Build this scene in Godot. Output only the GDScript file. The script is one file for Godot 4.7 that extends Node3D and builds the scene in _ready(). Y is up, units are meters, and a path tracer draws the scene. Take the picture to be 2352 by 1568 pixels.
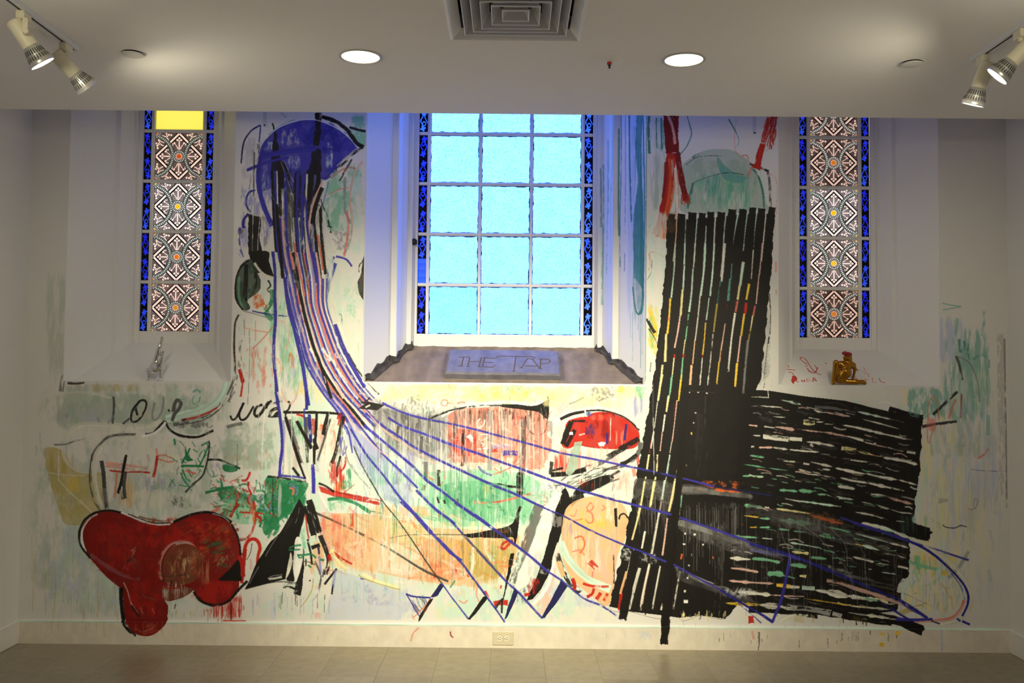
extends Node3D

# A gallery end wall with three church windows, a painted mural, a dropped ceiling with track lights.
# Units are metres, y up, the painted wall's face is the plane z = 0 and the camera looks along -z.

const FOCAL := 2150.0                       # focal length in pixels of a 2352 x 1568 frame
const EYE := Vector3(0.0, 1.616, 5.66)
const CEIL := 3.03                          # dropped ceiling
const EDGE_Z := 0.665                       # its free edge, in front of the wall
const TOP := 4.45                           # old ceiling above it
const X0 := -2.94
const X1 := 3.0
const BB := 0.138                           # baseboard height
const PXM := 400.0                          # texture pixels per metre of wall
const TX0 := -2.96
const TX1 := 3.04
const TY1 := 3.33

var view_basis := Basis.from_euler(Vector3(atan(81.0 / FOCAL), 0.0, -0.0))
var M := {}
var wall_tex: Array = []
var rng := RandomNumberGenerator.new()


func _ready() -> void:
	rng.seed = 11
	view_basis = Basis.from_euler(Vector3(atan(81.0 / FOCAL), 0.0, 0.0)) * Basis(Vector3.BACK, 0.0098)
	# camera
	var cam := Camera3D.new()
	cam.name = "camera"
	cam.fov = rad_to_deg(2.0 * atan(784.0 / FOCAL))
	cam.transform = Transform3D(view_basis, EYE)
	cam.near = 0.05
	cam.far = 200.0
	add_child(cam)
	# sky and exposure
	var env := Environment.new()
	var sky := Sky.new()
	var psm := ProceduralSkyMaterial.new()
	psm.sky_top_color = Color(0.26, 0.455, 1.0)
	psm.sky_horizon_color = Color(0.275, 0.455, 0.98)
	psm.ground_horizon_color = Color(0.12, 0.22, 0.40)
	psm.ground_bottom_color = Color(0.10, 0.16, 0.26)
	psm.sky_energy_multiplier = 1.0
	psm.ground_energy_multiplier = 1.0
	env.background_energy_multiplier = SKY_ENERGY
	sky.sky_material = psm
	env.background_mode = Environment.BG_SKY
	env.sky = sky
	env.tonemap_mode = Environment.TONE_MAPPER_LINEAR
	env.tonemap_exposure = 1.0
	env.sdfgi_enabled = true
	env.ssao_enabled = true
	env.ssil_enabled = true
	var we := WorldEnvironment.new()
	we.name = "surroundings"
	we.environment = env
	add_child(we)

	make_materials()
	paint_wall()
	build_shell()
	build_mural()
	build_windows()
	build_ceiling_things()
	build_small_things()


# brightness of the lamps (all fittings are built below, in build_ceiling_things)
const SKY_ENERGY := 9.5
const LAMP := Color(1.0, 0.962, 0.83)
const SPOT_ENERGY := 0.15
const HIDDEN_SPOT_ENERGY := 6.7
const FLOOR_ENERGY := 3.0
const DOWN_ENERGY := 0.22


# ---------------------------------------------------------------- mesh helpers

func new_st() -> SurfaceTool:
	var st := SurfaceTool.new()
	st.begin(Mesh.PRIMITIVE_TRIANGLES)
	return st


func tri(st: SurfaceTool, a: Vector3, b: Vector3, c: Vector3, na: Vector3, nb: Vector3, nc: Vector3, ua := Vector2.ZERO, ub := Vector2.ZERO, uc := Vector2.ZERO) -> void:
	if (c - a).cross(b - a).dot(na + nb + nc) < 0.0:
		var t := b; b = c; c = t
		t = nb; nb = nc; nc = t
		var u := ub; ub = uc; uc = u
	st.set_normal(na); st.set_uv(ua); st.add_vertex(a)
	st.set_normal(nb); st.set_uv(ub); st.add_vertex(b)
	st.set_normal(nc); st.set_uv(uc); st.add_vertex(c)


# a flat convex face; out says roughly which side is its front
func face(st: SurfaceTool, p: Array, out: Vector3, uv: Array = []) -> void:
	var n: Vector3 = (p[2] - p[0]).cross(p[1] - p[0])
	if n.length() < 1e-12 and p.size() > 3:
		n = (p[3] - p[0]).cross(p[2] - p[0])
	n = n.normalized()
	if n.dot(out) < 0.0:
		n = -n
	for i in range(1, p.size() - 1):
		if uv.is_empty():
			tri(st, p[0], p[i], p[i + 1], n, n, n)
		else:
			tri(st, p[0], p[i], p[i + 1], n, n, n, uv[0], uv[i], uv[i + 1])


# box with chamfered edges
func cbox(st: SurfaceTool, c: Vector3, s: Vector3, bev := 0.0, bs := Basis.IDENTITY) -> void:
	var h := s * 0.5
	var b := minf(bev, minf(h.x, minf(h.y, h.z)) * 0.9)
	for ax in 3:
		for sg in [-1.0, 1.0]:
			var u := (ax + 1) % 3
			var v := (ax + 2) % 3
			var q: Array = []
			for k in [[-1.0, -1.0], [1.0, -1.0], [1.0, 1.0], [-1.0, 1.0]]:
				var p := Vector3.ZERO
				p[ax] = sg * h[ax]
				p[u] = k[0] * (h[u] - b)
				p[v] = k[1] * (h[v] - b)
				q.append(c + bs * p)
			var o := Vector3.ZERO
			o[ax] = sg
			face(st, q, bs * o, [Vector2(0, 0), Vector2(1, 0), Vector2(1, 1), Vector2(0, 1)])
			if b > 0.0:
				# the chamfer towards +-u
				for sv in [-1.0, 1.0]:
					var e: Array = []
					for k in [-1.0, 1.0]:
						var p1 := Vector3.ZERO
						p1[ax] = sg * h[ax]; p1[u] = sv * (h[u] - b); p1[v] = k * (h[v] - b)
						var p2 := Vector3.ZERO
						p2[ax] = sg * (h[ax] - b); p2[u] = sv * h[u]; p2[v] = k * (h[v] - b)
						e.append_array([p1, p2] if k < 0.0 else [p2, p1])
					var oo := Vector3.ZERO
					oo[ax] = sg; oo[u] = sv
					face(st, [c + bs * e[0], c + bs * e[1], c + bs * e[2], c + bs * e[3]], bs * oo)
	if b > 0.0:
		for sx in [-1.0, 1.0]:
			for sy in [-1.0, 1.0]:
				for sz in [-1.0, 1.0]:
					var g := Vector3(sx, sy, sz)
					face(st, [c + bs * (g * (h - Vector3(0, b, b))), c + bs * (g * (h - Vector3(b, 0, b))), c + bs * (g * (h - Vector3(b, b, 0)))], bs * g)


func span_box(st: SurfaceTool, a: Vector3, b: Vector3, bev := 0.0) -> void:
	cbox(st, (a + b) * 0.5, (b - a).abs(), bev)


# surface of revolution about the local y axis of xf; profile points are (radius, height)
func lathe(st: SurfaceTool, prof: Array, xf: Transform3D, seg := 28, crease := 0.75) -> void:
	var n := prof.size()
	var sn: Array = []
	for i in n - 1:
		var d: Vector2 = prof[i + 1] - prof[i]
		sn.append(Vector2(d.y, -d.x).normalized())
	for i in n - 1:
		var n0: Vector2 = sn[i]
		var n1: Vector2 = sn[i]
		if i > 0 and sn[i - 1].dot(sn[i]) > crease:
			n0 = (sn[i - 1] + sn[i]).normalized()
		if i < n - 2 and sn[i + 1].dot(sn[i]) > crease:
			n1 = (sn[i + 1] + sn[i]).normalized()
		var p0: Vector2 = prof[i]
		var p1: Vector2 = prof[i + 1]
		for k in seg:
			var a0 := TAU * k / seg
			var a1 := TAU * (k + 1) / seg
			var d0 := Vector3(cos(a0), 0, sin(a0))
			var d1 := Vector3(cos(a1), 0, sin(a1))
			var q := [xf * (d0 * p0.x + Vector3.UP * p0.y), xf * (d1 * p0.x + Vector3.UP * p0.y), xf * (d1 * p1.x + Vector3.UP * p1.y), xf * (d0 * p1.x + Vector3.UP * p1.y)]
			var m := [xf.basis * (d0 * n0.x + Vector3.UP * n0.y), xf.basis * (d1 * n0.x + Vector3.UP * n0.y), xf.basis * (d1 * n1.x + Vector3.UP * n1.y), xf.basis * (d0 * n1.x + Vector3.UP * n1.y)]
			if p0.x > 1e-6:
				tri(st, q[0], q[1], q[2], m[0], m[1], m[2])
			if p1.x > 1e-6:
				tri(st, q[0], q[2], q[3], m[0], m[2], m[3])


# a polygon in (a, b) pushed from c = c0 to c1; axes says which world axes a, b, c are
func prism(st: SurfaceTool, poly: PackedVector2Array, c0: float, c1: float, A: Vector3, B: Vector3, C: Vector3, o := Vector3.ZERO) -> void:
	if Geometry2D.is_polygon_clockwise(poly):
		poly = poly.duplicate()
		poly.reverse()
	var t := Geometry2D.triangulate_polygon(poly)
	for i in range(0, t.size(), 3):
		for e in [[c0, -1.0], [c1, 1.0]]:
			var n: Vector3 = C * signf(c1 - c0) * e[1]
			var v: Array = []
			for k in 3:
				v.append(o + A * poly[t[i + k]].x + B * poly[t[i + k]].y + C * e[0])
			tri(st, v[0], v[1], v[2], n, n, n, poly[t[i]], poly[t[i + 1]], poly[t[i + 2]])
	var len := 0.0
	for i in poly.size():
		var p := poly[i]
		var q := poly[(i + 1) % poly.size()]
		var d := (q - p)
		var n: Vector3 = (A * d.y - B * d.x).normalized()
		var l2 := len + d.length()
		var f := [o + A * p.x + B * p.y + C * c0, o + A * q.x + B * q.y + C * c0, o + A * q.x + B * q.y + C * c1, o + A * p.x + B * p.y + C * c1]
		face(st, f, n, [Vector2(len, c0), Vector2(l2, c0), Vector2(l2, c1), Vector2(len, c1)])
		len = l2


func tube(st: SurfaceTool, pts: Array, rad: Array, seg := 10) -> void:
	var up := Vector3.UP
	var rings: Array = []
	var dirs: Array = []
	for i in pts.size():
		var d: Vector3 = (pts[mini(i + 1, pts.size() - 1)] - pts[maxi(i - 1, 0)]).normalized()
		var s := d.cross(up)
		if s.length() < 0.1:
			s = d.cross(Vector3.RIGHT)
		s = s.normalized()
		var t := s.cross(d).normalized()
		up = t
		var ring: Array = []
		for k in seg:
			var a := TAU * k / seg
			ring.append(s * cos(a) + t * sin(a))
		rings.append(ring)
		dirs.append(d)
	for i in pts.size() - 1:
		for k in seg:
			var l := (k + 1) % seg
			var a: Vector3 = pts[i] + rings[i][k] * rad[i]
			var b: Vector3 = pts[i] + rings[i][l] * rad[i]
			var c: Vector3 = pts[i + 1] + rings[i + 1][l] * rad[i + 1]
			var d: Vector3 = pts[i + 1] + rings[i + 1][k] * rad[i + 1]
			tri(st, a, b, c, rings[i][k], rings[i][l], rings[i + 1][l])
			tri(st, a, c, d, rings[i][k], rings[i + 1][l], rings[i + 1][k])
	for e in [0, pts.size() - 1]:
		var n: Vector3 = -dirs[e] if e == 0 else dirs[e]
		for k in range(1, seg - 1):
			tri(st, pts[e] + rings[e][0] * rad[e], pts[e] + rings[e][k] * rad[e], pts[e] + rings[e][k + 1] * rad[e], n, n, n)


# one continuous skin round tapered bones [from, to, radius, radius]: surface nets on a smooth union
func skin(st: SurfaceTool, bones: Array, cell: float, blend: float) -> void:
	var lo := Vector3(1e9, 1e9, 1e9)
	var hi := -lo
	for b in bones:
		var r := maxf(b[2], b[3]) + cell * 3.0
		for k in 2:
			lo = lo.min(b[k] - Vector3(r, r, r))
			hi = hi.max(b[k] + Vector3(r, r, r))
	var n := Vector3i(((hi - lo) / cell).ceil()) + Vector3i.ONE
	var f := PackedFloat32Array()
	f.resize(n.x * n.y * n.z)
	f.fill(1.0)
	for b in bones:
		var a: Vector3 = b[0]
		var ab: Vector3 = b[1] - a
		var l2 := maxf(ab.length_squared(), 1e-12)
		var r0: float = b[2]
		var dr: float = b[3] - r0
		var m := maxf(b[2], b[3]) + cell * 3.0
		var i0 := Vector3i(((a.min(b[1]) - Vector3(m, m, m) - lo) / cell).floor()).clamp(Vector3i.ZERO, n - Vector3i.ONE)
		var i1 := Vector3i(((a.max(b[1]) + Vector3(m, m, m) - lo) / cell).ceil()).clamp(Vector3i.ZERO, n - Vector3i.ONE)
		for z in range(i0.z, i1.z + 1):
			for y in range(i0.y, i1.y + 1):
				for x in range(i0.x, i1.x + 1):
					var p := lo + Vector3(x, y, z) * cell
					var t := clampf((p - a).dot(ab) / l2, 0.0, 1.0)
					var d := (p - a - ab * t).length() - r0 - dr * t
					var k := (z * n.y + y) * n.x + x
					var o := f[k]
					var h := maxf(blend - absf(d - o), 0.0) / blend
					f[k] = minf(d, o) - h * h * blend * 0.25
	var idx := PackedInt32Array()
	idx.resize(f.size())
	idx.fill(-1)
	var verts := PackedVector3Array()
	var off := PackedInt32Array([0, 1, n.x, n.x + 1, n.x * n.y, n.x * n.y + 1, n.x * n.y + n.x, n.x * n.y + n.x + 1])
	var edges := [[0, 1], [0, 2], [0, 4], [1, 3], [1, 5], [2, 3], [2, 6], [3, 7], [4, 5], [4, 6], [5, 7], [6, 7]]
	for z in n.z - 1:
		for y in n.y - 1:
			for x in n.x - 1:
				var k := (z * n.y + y) * n.x + x
				var s := 0
				for c in 8:
					if f[k + off[c]] < 0.0:
						s += 1
				if s == 0 or s == 8:
					continue
				var sum := Vector3.ZERO
				var cnt := 0
				for e in edges:
					var v0 := f[k + off[e[0]]]
					var v1 := f[k + off[e[1]]]
					if (v0 < 0.0) != (v1 < 0.0):
						var c0 := Vector3(e[0] & 1, (e[0] >> 1) & 1, e[0] >> 2)
						var c1 := Vector3(e[1] & 1, (e[1] >> 1) & 1, e[1] >> 2)
						sum += c0.lerp(c1, v0 / (v0 - v1))
						cnt += 1
				idx[k] = verts.size()
				verts.append(lo + (Vector3(x, y, z) + sum / cnt) * cell)
	var quads: Array = []
	var nrm := PackedVector3Array()
	nrm.resize(verts.size())
	for z in range(1, n.z - 1):
		for y in range(1, n.y - 1):
			for x in range(1, n.x - 1):
				var k := (z * n.y + y) * n.x + x
				var a := f[k] < 0.0
				for ax in 3:
					var st1: int = [1, n.x, n.x * n.y][ax]
					if (f[k + st1] < 0.0) == a:
						continue
					var du: int = [n.x, n.x * n.y, 1][ax]
					var dv: int = [n.x * n.y, 1, n.x][ax]
					var q := [idx[k - du - dv], idx[k - dv], idx[k], idx[k - du]]
					if q.min() < 0:
						continue
					var out := Vector3.ZERO
					out[ax] = 1.0 if a else -1.0
					var g := (verts[q[2]] - verts[q[0]]).cross(verts[q[1]] - verts[q[3]])
					if g.dot(out) < 0.0:
						g = -g
					for c in q:
						nrm[c] += g
					quads.append(q)
	for q in quads:
		var m: Array = []
		for c in q:
			m.append(nrm[c].normalized())
		tri(st, verts[q[0]], verts[q[1]], verts[q[2]], m[0], m[1], m[2])
		tri(st, verts[q[0]], verts[q[2]], verts[q[3]], m[0], m[2], m[3])


func put(called: String, st: SurfaceTool, m: Material, parent: Node = self) -> MeshInstance3D:
	var o := MeshInstance3D.new()
	o.name = called if parent != self or not has_node(NodePath(called)) else numbered(called)
	o.mesh = st.commit()
	o.material_override = m
	o.cast_shadow = GeometryInstance3D.SHADOW_CASTING_SETTING_ON
	parent.add_child(o, true)
	return o


func numbered(called: String) -> String:
	var k := 1
	while has_node(NodePath("%s_%03d" % [called, k])):
		k += 1
	return "%s_%03d" % [called, k] if has_node(NodePath(called)) else called


func tag(o: Node, label: String, category: String, group := "", kind := "") -> Node:
	o.set_meta("label", label)
	if kind == "":
		o.set_meta("category", category)
	else:
		o.set_meta("category", category)
		o.set_meta("kind", kind)
	if group != "":
		o.set_meta("group", group)
	return o


func thing(called: String, label: String, category: String, at := Vector3.ZERO, group := "", kind := "") -> Node3D:
	var o := Node3D.new()
	o.name = numbered(called)
	o.position = at
	add_child(o)
	tag(o, label, category, group, kind)
	return o


# ---------------------------------------------------------------- materials

func mat(c: Color, rough := 0.6, metal := 0.0, spec := 0.5) -> StandardMaterial3D:
	var m := StandardMaterial3D.new()
	m.albedo_color = c
	m.roughness = rough
	m.metallic = metal
	m.metallic_specular = spec
	return m


func noise_tex(freq: float, size: int, lo: Color, hi: Color, seed_: int, octaves := 4, mid := 0.5) -> NoiseTexture2D:
	var n := FastNoiseLite.new()
	n.seed = seed_
	n.noise_type = FastNoiseLite.TYPE_SIMPLEX_SMOOTH
	n.frequency = freq
	n.fractal_octaves = octaves
	var t := NoiseTexture2D.new()
	t.noise = n
	t.width = size
	t.height = size
	t.seamless = true
	var g := Gradient.new()
	g.set_color(0, lo)
	g.set_color(1, hi)
	g.add_point(mid, lo.lerp(hi, 0.5))
	t.color_ramp = g
	return t


func triplanar(m: StandardMaterial3D, scale: float) -> void:
	m.uv1_triplanar = true
	m.uv1_world_triplanar = true
	m.uv1_scale = Vector3(scale, scale, scale)


func make_materials() -> void:
	M.wall = mat(Color8(234, 232, 227), 0.75, 0.0, 0.35)
	M.wall.heightmap_enabled = true
	M.wall.heightmap_texture = noise_tex(0.03, 256, Color.BLACK, Color.WHITE, 3)
	M.wall.heightmap_scale = 0.05
	triplanar(M.wall, 1.1)
	M.ceiling = mat(Color8(238, 236, 232), 0.85, 0.0, 0.3)
	M.ceiling.heightmap_enabled = true
	M.ceiling.heightmap_texture = noise_tex(0.05, 256, Color.BLACK, Color.WHITE, 5)
	M.ceiling.heightmap_scale = 0.04
	triplanar(M.ceiling, 1.5)
	M.trim = mat(Color8(236, 233, 226), 0.45)
	M.jamb = mat(Color8(236, 235, 233), 0.55)
	M.frame = mat(Color8(244, 242, 238), 0.4)
	M.fixture = mat(Color8(232, 226, 198), 0.45)
	M.white_metal = mat(Color8(226, 228, 230), 0.4)
	M.trim_grey = mat(Color8(186, 186, 184), 0.4)
	M.cover = mat(Color8(214, 212, 207), 0.6)
	M.louvre = mat(Color8(204, 206, 210), 0.5)
	M.dark = mat(Color8(22, 20, 18), 0.8)
	M.plenum = mat(Color8(58, 56, 54), 0.9)
	M.slot = mat(Color8(52, 38, 22), 0.6)
	M.led_metal = mat(Color8(205, 203, 198), 0.34, 0.65)
	M.chrome = mat(Color8(214, 210, 204), 0.12, 1.0)
	M.silver = mat(Color8(232, 230, 226), 0.14, 1.0)
	M.gold = mat(Color8(176, 124, 40), 0.24, 0.85)
	M.red_hair = mat(Color8(150, 16, 40), 0.45)
	M.lead = mat(Color8(26, 24, 26), 0.6)
	M.floor = mat(Color.WHITE, 0.33, 0.0, 0.5)
	M.floor.albedo_texture = noise_tex(0.22, 512, Color8(126, 118, 100), Color8(196, 185, 160), 21, 3)
	triplanar(M.floor, 2.4)
	M.floor.detail_enabled = true
	M.floor.detail_albedo = noise_tex(0.02, 256, Color8(228, 226, 222), Color8(255, 254, 252), 9)
	M.floor.detail_blend_mode = BaseMaterial3D.BLEND_MODE_MUL
	M.floor.heightmap_enabled = true
	M.floor.heightmap_texture = noise_tex(0.09, 256, Color.BLACK, Color.WHITE, 8)
	M.floor.heightmap_scale = 0.05
	M.floor_joint = mat(Color8(64, 58, 48), 0.7)
	M.outlet = mat(Color8(222, 212, 184), 0.35)
	M.socket = mat(Color8(240, 234, 214), 0.3)
	M.stone = mat(Color.WHITE, 0.8)
	M.stone.albedo_texture = noise_tex(0.008, 512, Color8(104, 92, 84), Color8(150, 134, 124), 31, 6)
	triplanar(M.stone, 2.0)
	M.stone.heightmap_enabled = true
	M.stone.heightmap_texture = noise_tex(0.05, 256, Color.BLACK, Color.WHITE, 33, 5)
	M.stone.heightmap_scale = 0.25
	M.slate = mat(Color.WHITE, 0.62)
	M.slate.albedo_texture = noise_tex(0.012, 512, Color8(92, 90, 102), Color8(130, 127, 140), 41, 5)
	triplanar(M.slate, 1.6)
	M.slate.heightmap_enabled = true
	M.slate.heightmap_texture = noise_tex(0.02, 256, Color.BLACK, Color.WHITE, 43, 5)
	M.slate.heightmap_scale = 0.4
	M.broken = mat(Color.WHITE, 0.85)
	M.broken.albedo_texture = noise_tex(0.03, 256, Color8(34, 32, 34), Color8(96, 90, 88), 51, 5)
	triplanar(M.broken, 3.0)
	M.letter = mat(Color8(84, 66, 34), 0.8)
	M.lamp_face = mat(Color.WHITE, 0.5)
	M.lamp_face.emission_enabled = true
	M.lamp_face.emission = LAMP
	M.lamp_face.emission_energy_multiplier = 40.0
	M.down_face = mat(Color.WHITE, 0.5)
	M.down_face.emission_enabled = true
	M.down_face.emission = LAMP
	M.down_face.emission_energy_multiplier = 2.5
	M.light_panel = mat(Color.WHITE, 0.5)
	M.light_panel.emission_enabled = true
	M.light_panel.emission = Color(1.0, 0.95, 0.93)
	M.light_panel.emission_energy_multiplier = 0.3
	M.box_inside = mat(Color8(240, 240, 240), 0.9)


# ---------------------------------------------------------------- the room

# the three openings: [left edge, right edge, bottom, glass left, glass right]
const OPENINGS := [[-2.709, -1.697, 1.566, -2.394, -1.942], [-0.903, 0.811, 1.574, -0.612, 0.512], [1.612, 2.588, 1.582, 1.845, 2.302]]
const OPEN_TOP := 4.22
const GLASS_Y := 1.886


func build_shell() -> void:
	var st := new_st()
	# the painted wall: boxes round the openings
	var xs := [X0 - 0.2]
	for o in OPENINGS:
		xs.append_array([o[0], o[1]])
	xs.append(X1 + 0.2)
	for i in range(0, xs.size(), 2):
		span_box(st, Vector3(xs[i], 0, -0.45), Vector3(xs[i + 1], TOP, 0))
	for o in OPENINGS:
		span_box(st, Vector3(o[0], 0, -0.45), Vector3(o[1], o[2], 0))
		span_box(st, Vector3(o[0], OPEN_TOP, -0.45), Vector3(o[1], TOP, 0))
	tag(put("wall_back", st, M.wall), "white end wall pierced by three windows and covered by the mural", "wall", "", "structure")
	st = new_st()
	span_box(st, Vector3(X0 - 0.2, 0, 0), Vector3(X0, TOP, 8.2))
	tag(put("wall_left", st, M.wall), "plain white side wall at the left edge of the room", "wall", "", "structure")
	st = new_st()
	span_box(st, Vector3(X1, 0, 0), Vector3(X1 + 0.2, TOP, 8.2))
	tag(put("wall_right", st, M.wall), "plain white side wall at the right edge of the room", "wall", "", "structure")
	st = new_st()
	span_box(st, Vector3(X0 - 0.2, 0, 8.0), Vector3(X1 + 0.2, TOP, 8.2))
	tag(put("wall_front", st, M.wall), "plain white wall behind the viewer, facing the mural", "wall", "", "structure")
	# dropped ceiling with a hole for the air diffuser
	st = new_st()
	var h := [-0.262, 0.266, 1.79, 2.318]
	span_box(st, Vector3(X0, CEIL, EDGE_Z), Vector3(h[0], CEIL + 0.1, 8.0))
	span_box(st, Vector3(h[1], CEIL, EDGE_Z), Vector3(X1, CEIL + 0.1, 8.0))
	span_box(st, Vector3(h[0], CEIL, EDGE_Z), Vector3(h[1], CEIL + 0.1, h[2]))
	span_box(st, Vector3(h[0], CEIL, h[3]), Vector3(h[1], CEIL + 0.1, 8.0))
	tag(put("ceiling", st, M.ceiling), "smooth white dropped ceiling ending short of the window wall", "ceiling", "", "structure")
	st = new_st()
	span_box(st, Vector3(X0, CEIL + 0.1, EDGE_Z), Vector3(X1, TOP, EDGE_Z + 0.1))
	tag(put("trim_1", st, M.wall), "upright white board above the free edge of the dropped ceiling", "soffit board", "", "structure")
	st = new_st()
	span_box(st, Vector3(X0 - 0.2, TOP, -0.45), Vector3(X1 + 0.2, TOP + 0.2, 8.2))
	tag(put("ceiling_upper", st, M.wall), "old high ceiling above the window recess behind the soffit", "ceiling", "", "structure")
	# floor: a slab, and square tiles laid on it with fine joints
	var fl := thing("floor", "grey brown speckled tile floor at the foot of the mural", "floor", Vector3.ZERO, "", "structure")
	st = new_st()
	span_box(st, Vector3(X0 - 0.2, -0.2, -0.45), Vector3(X1 + 0.2, -0.004, 8.2))
	put("floor_bed", st, M.floor_joint, fl)
	var T := 0.3048
	var meshes: Array = []
	for v in 3:
		st = new_st()
		cbox(st, Vector3(0, -0.003, 0), Vector3(T - 0.0006, 0.006, T - 0.0006), 0.0006)
		meshes.append(st.commit())
	var mats: Array = []
	for v in 4:
		var m: StandardMaterial3D = M.floor.duplicate()
		m.albedo_color = [Color(1, 1, 1), Color(0.96, 0.96, 0.95), Color(0.98, 0.975, 0.96), Color(0.94, 0.94, 0.93)][v]
		m.uv1_offset = Vector3(0.31 * v, 0.17 * v, 0.23 * v)
		mats.append(m)
	for j in 8:
		for i in range(-10, 11):
			var x := -0.105 + (i + 0.5) * T
			var z := 0.27 - T * 0.5 + j * T
			var w0 := maxf(x - T / 2, X0)
			var w1 := minf(x + T / 2, X1)
			if w1 - w0 < 0.03:
				continue
			var tl := MeshInstance3D.new()
			tl.name = "tile"
			var z0 := maxf(z - T / 2, 0.0)
			if w1 - w0 < T - 0.01 or z0 > z - T / 2 + 0.001:
				st = new_st()
				cbox(st, Vector3(0, -0.003, 0), Vector3(w1 - w0 - 0.0006, 0.006, z + T / 2 - z0 - 0.0006), 0.0006)
				tl.mesh = st.commit()
			else:
				tl.mesh = meshes[0]
			tl.material_override = mats[rng.randi() % 4]
			tl.position = Vector3((w0 + w1) / 2, 0, (z0 + z + T / 2) / 2)
			fl.add_child(tl, true)
	st = new_st()
	span_box(st, Vector3(X0, -0.004, 0.27 + 7 * T), Vector3(X1, 0, 8.0))
	put("floor_behind", st, M.floor, fl)
	# baseboards: the one under the mural carries its paint
	var bb := thing("baseboard_back", "flat white baseboard under the mural, splashed with drips of paint", "baseboard", Vector3.ZERO, "", "structure")
	var sts := [new_st(), new_st()]
	var d := 0.016
	for k in 2:
		var xa := X0 if k == 0 else 0.04
		var xb := 0.04 if k == 0 else X1
		face(sts[k], [Vector3(xa, 0, d), Vector3(xb, 0, d), Vector3(xb, BB - 0.004, d), Vector3(xa, BB - 0.004, d)], Vector3.BACK, [wuv(xa, 0, k), wuv(xb, 0, k), wuv(xb, BB - 0.004, k), wuv(xa, BB - 0.004, k)])
		face(sts[k], [Vector3(xa, BB - 0.004, d), Vector3(xb, BB - 0.004, d), Vector3(xb, BB, d - 0.004), Vector3(xa, BB, d - 0.004)], Vector3(0, 1, 1), [wuv(xa, BB - 0.004, k), wuv(xb, BB - 0.004, k), wuv(xb, BB, k), wuv(xa, BB, k)])
		face(sts[k], [Vector3(xa, BB, d - 0.004), Vector3(xb, BB, d - 0.004), Vector3(xb, BB, 0), Vector3(xa, BB, 0)], Vector3.UP, [wuv(xa, BB, k), wuv(xb, BB, k), wuv(xb, BB + 0.006, k), wuv(xa, BB + 0.006, k)])
	put_two("painted_board", sts, bb)
	st = new_st()
	cbox(st, Vector3(X0 + 0.008, BB / 2, 4.0), Vector3(0.016, BB, 8.0), 0.004)
	tag(put("baseboard_left", st, M.trim), "plain white baseboard along the left side wall", "baseboard", "", "structure")
	st = new_st()
	cbox(st, Vector3(X1 - 0.008, BB / 2, 4.0), Vector3(0.016, BB, 8.0), 0.004)
	tag(put("baseboard_right", st, M.trim), "plain white baseboard along the right side wall", "baseboard", "", "structure")


# where a point of the wall lies on half k of the painted texture
func wuv(x: float, y: float, k: int) -> Vector2:
	var half := (TX1 - TX0) / 2.0
	return Vector2((x - TX0 - half * k) / half, (TY1 - y) / TY1)


func put_two(called: String, sts: Array, parent: Node) -> MeshInstance3D:
	var o := MeshInstance3D.new()
	o.name = called
	var am := ArrayMesh.new()
	for k in 2:
		var arr: Array = sts[k].commit_to_arrays()
		if arr[Mesh.ARRAY_VERTEX] == null or arr[Mesh.ARRAY_VERTEX].size() == 0:
			continue
		am.add_surface_from_arrays(Mesh.PRIMITIVE_TRIANGLES, arr)
		am.surface_set_material(am.get_surface_count() - 1, wall_tex[k])
	o.mesh = am
	parent.add_child(o, true)
	return o


# a point of the wall, given where the design of the mural has it (pixels of a 2352 x 1568 drawing)
func on_wall(px: float, py: float) -> Vector2:
	var d := view_basis * Vector3((px - 1176.0) / FOCAL, -(py - 784.0) / FOCAL, -1.0)
	var t := -EYE.z / d.z
	return Vector2(EYE.x + d.x * t, EYE.y + d.y * t)


# ---------------------------------------------------------------- paint

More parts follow.
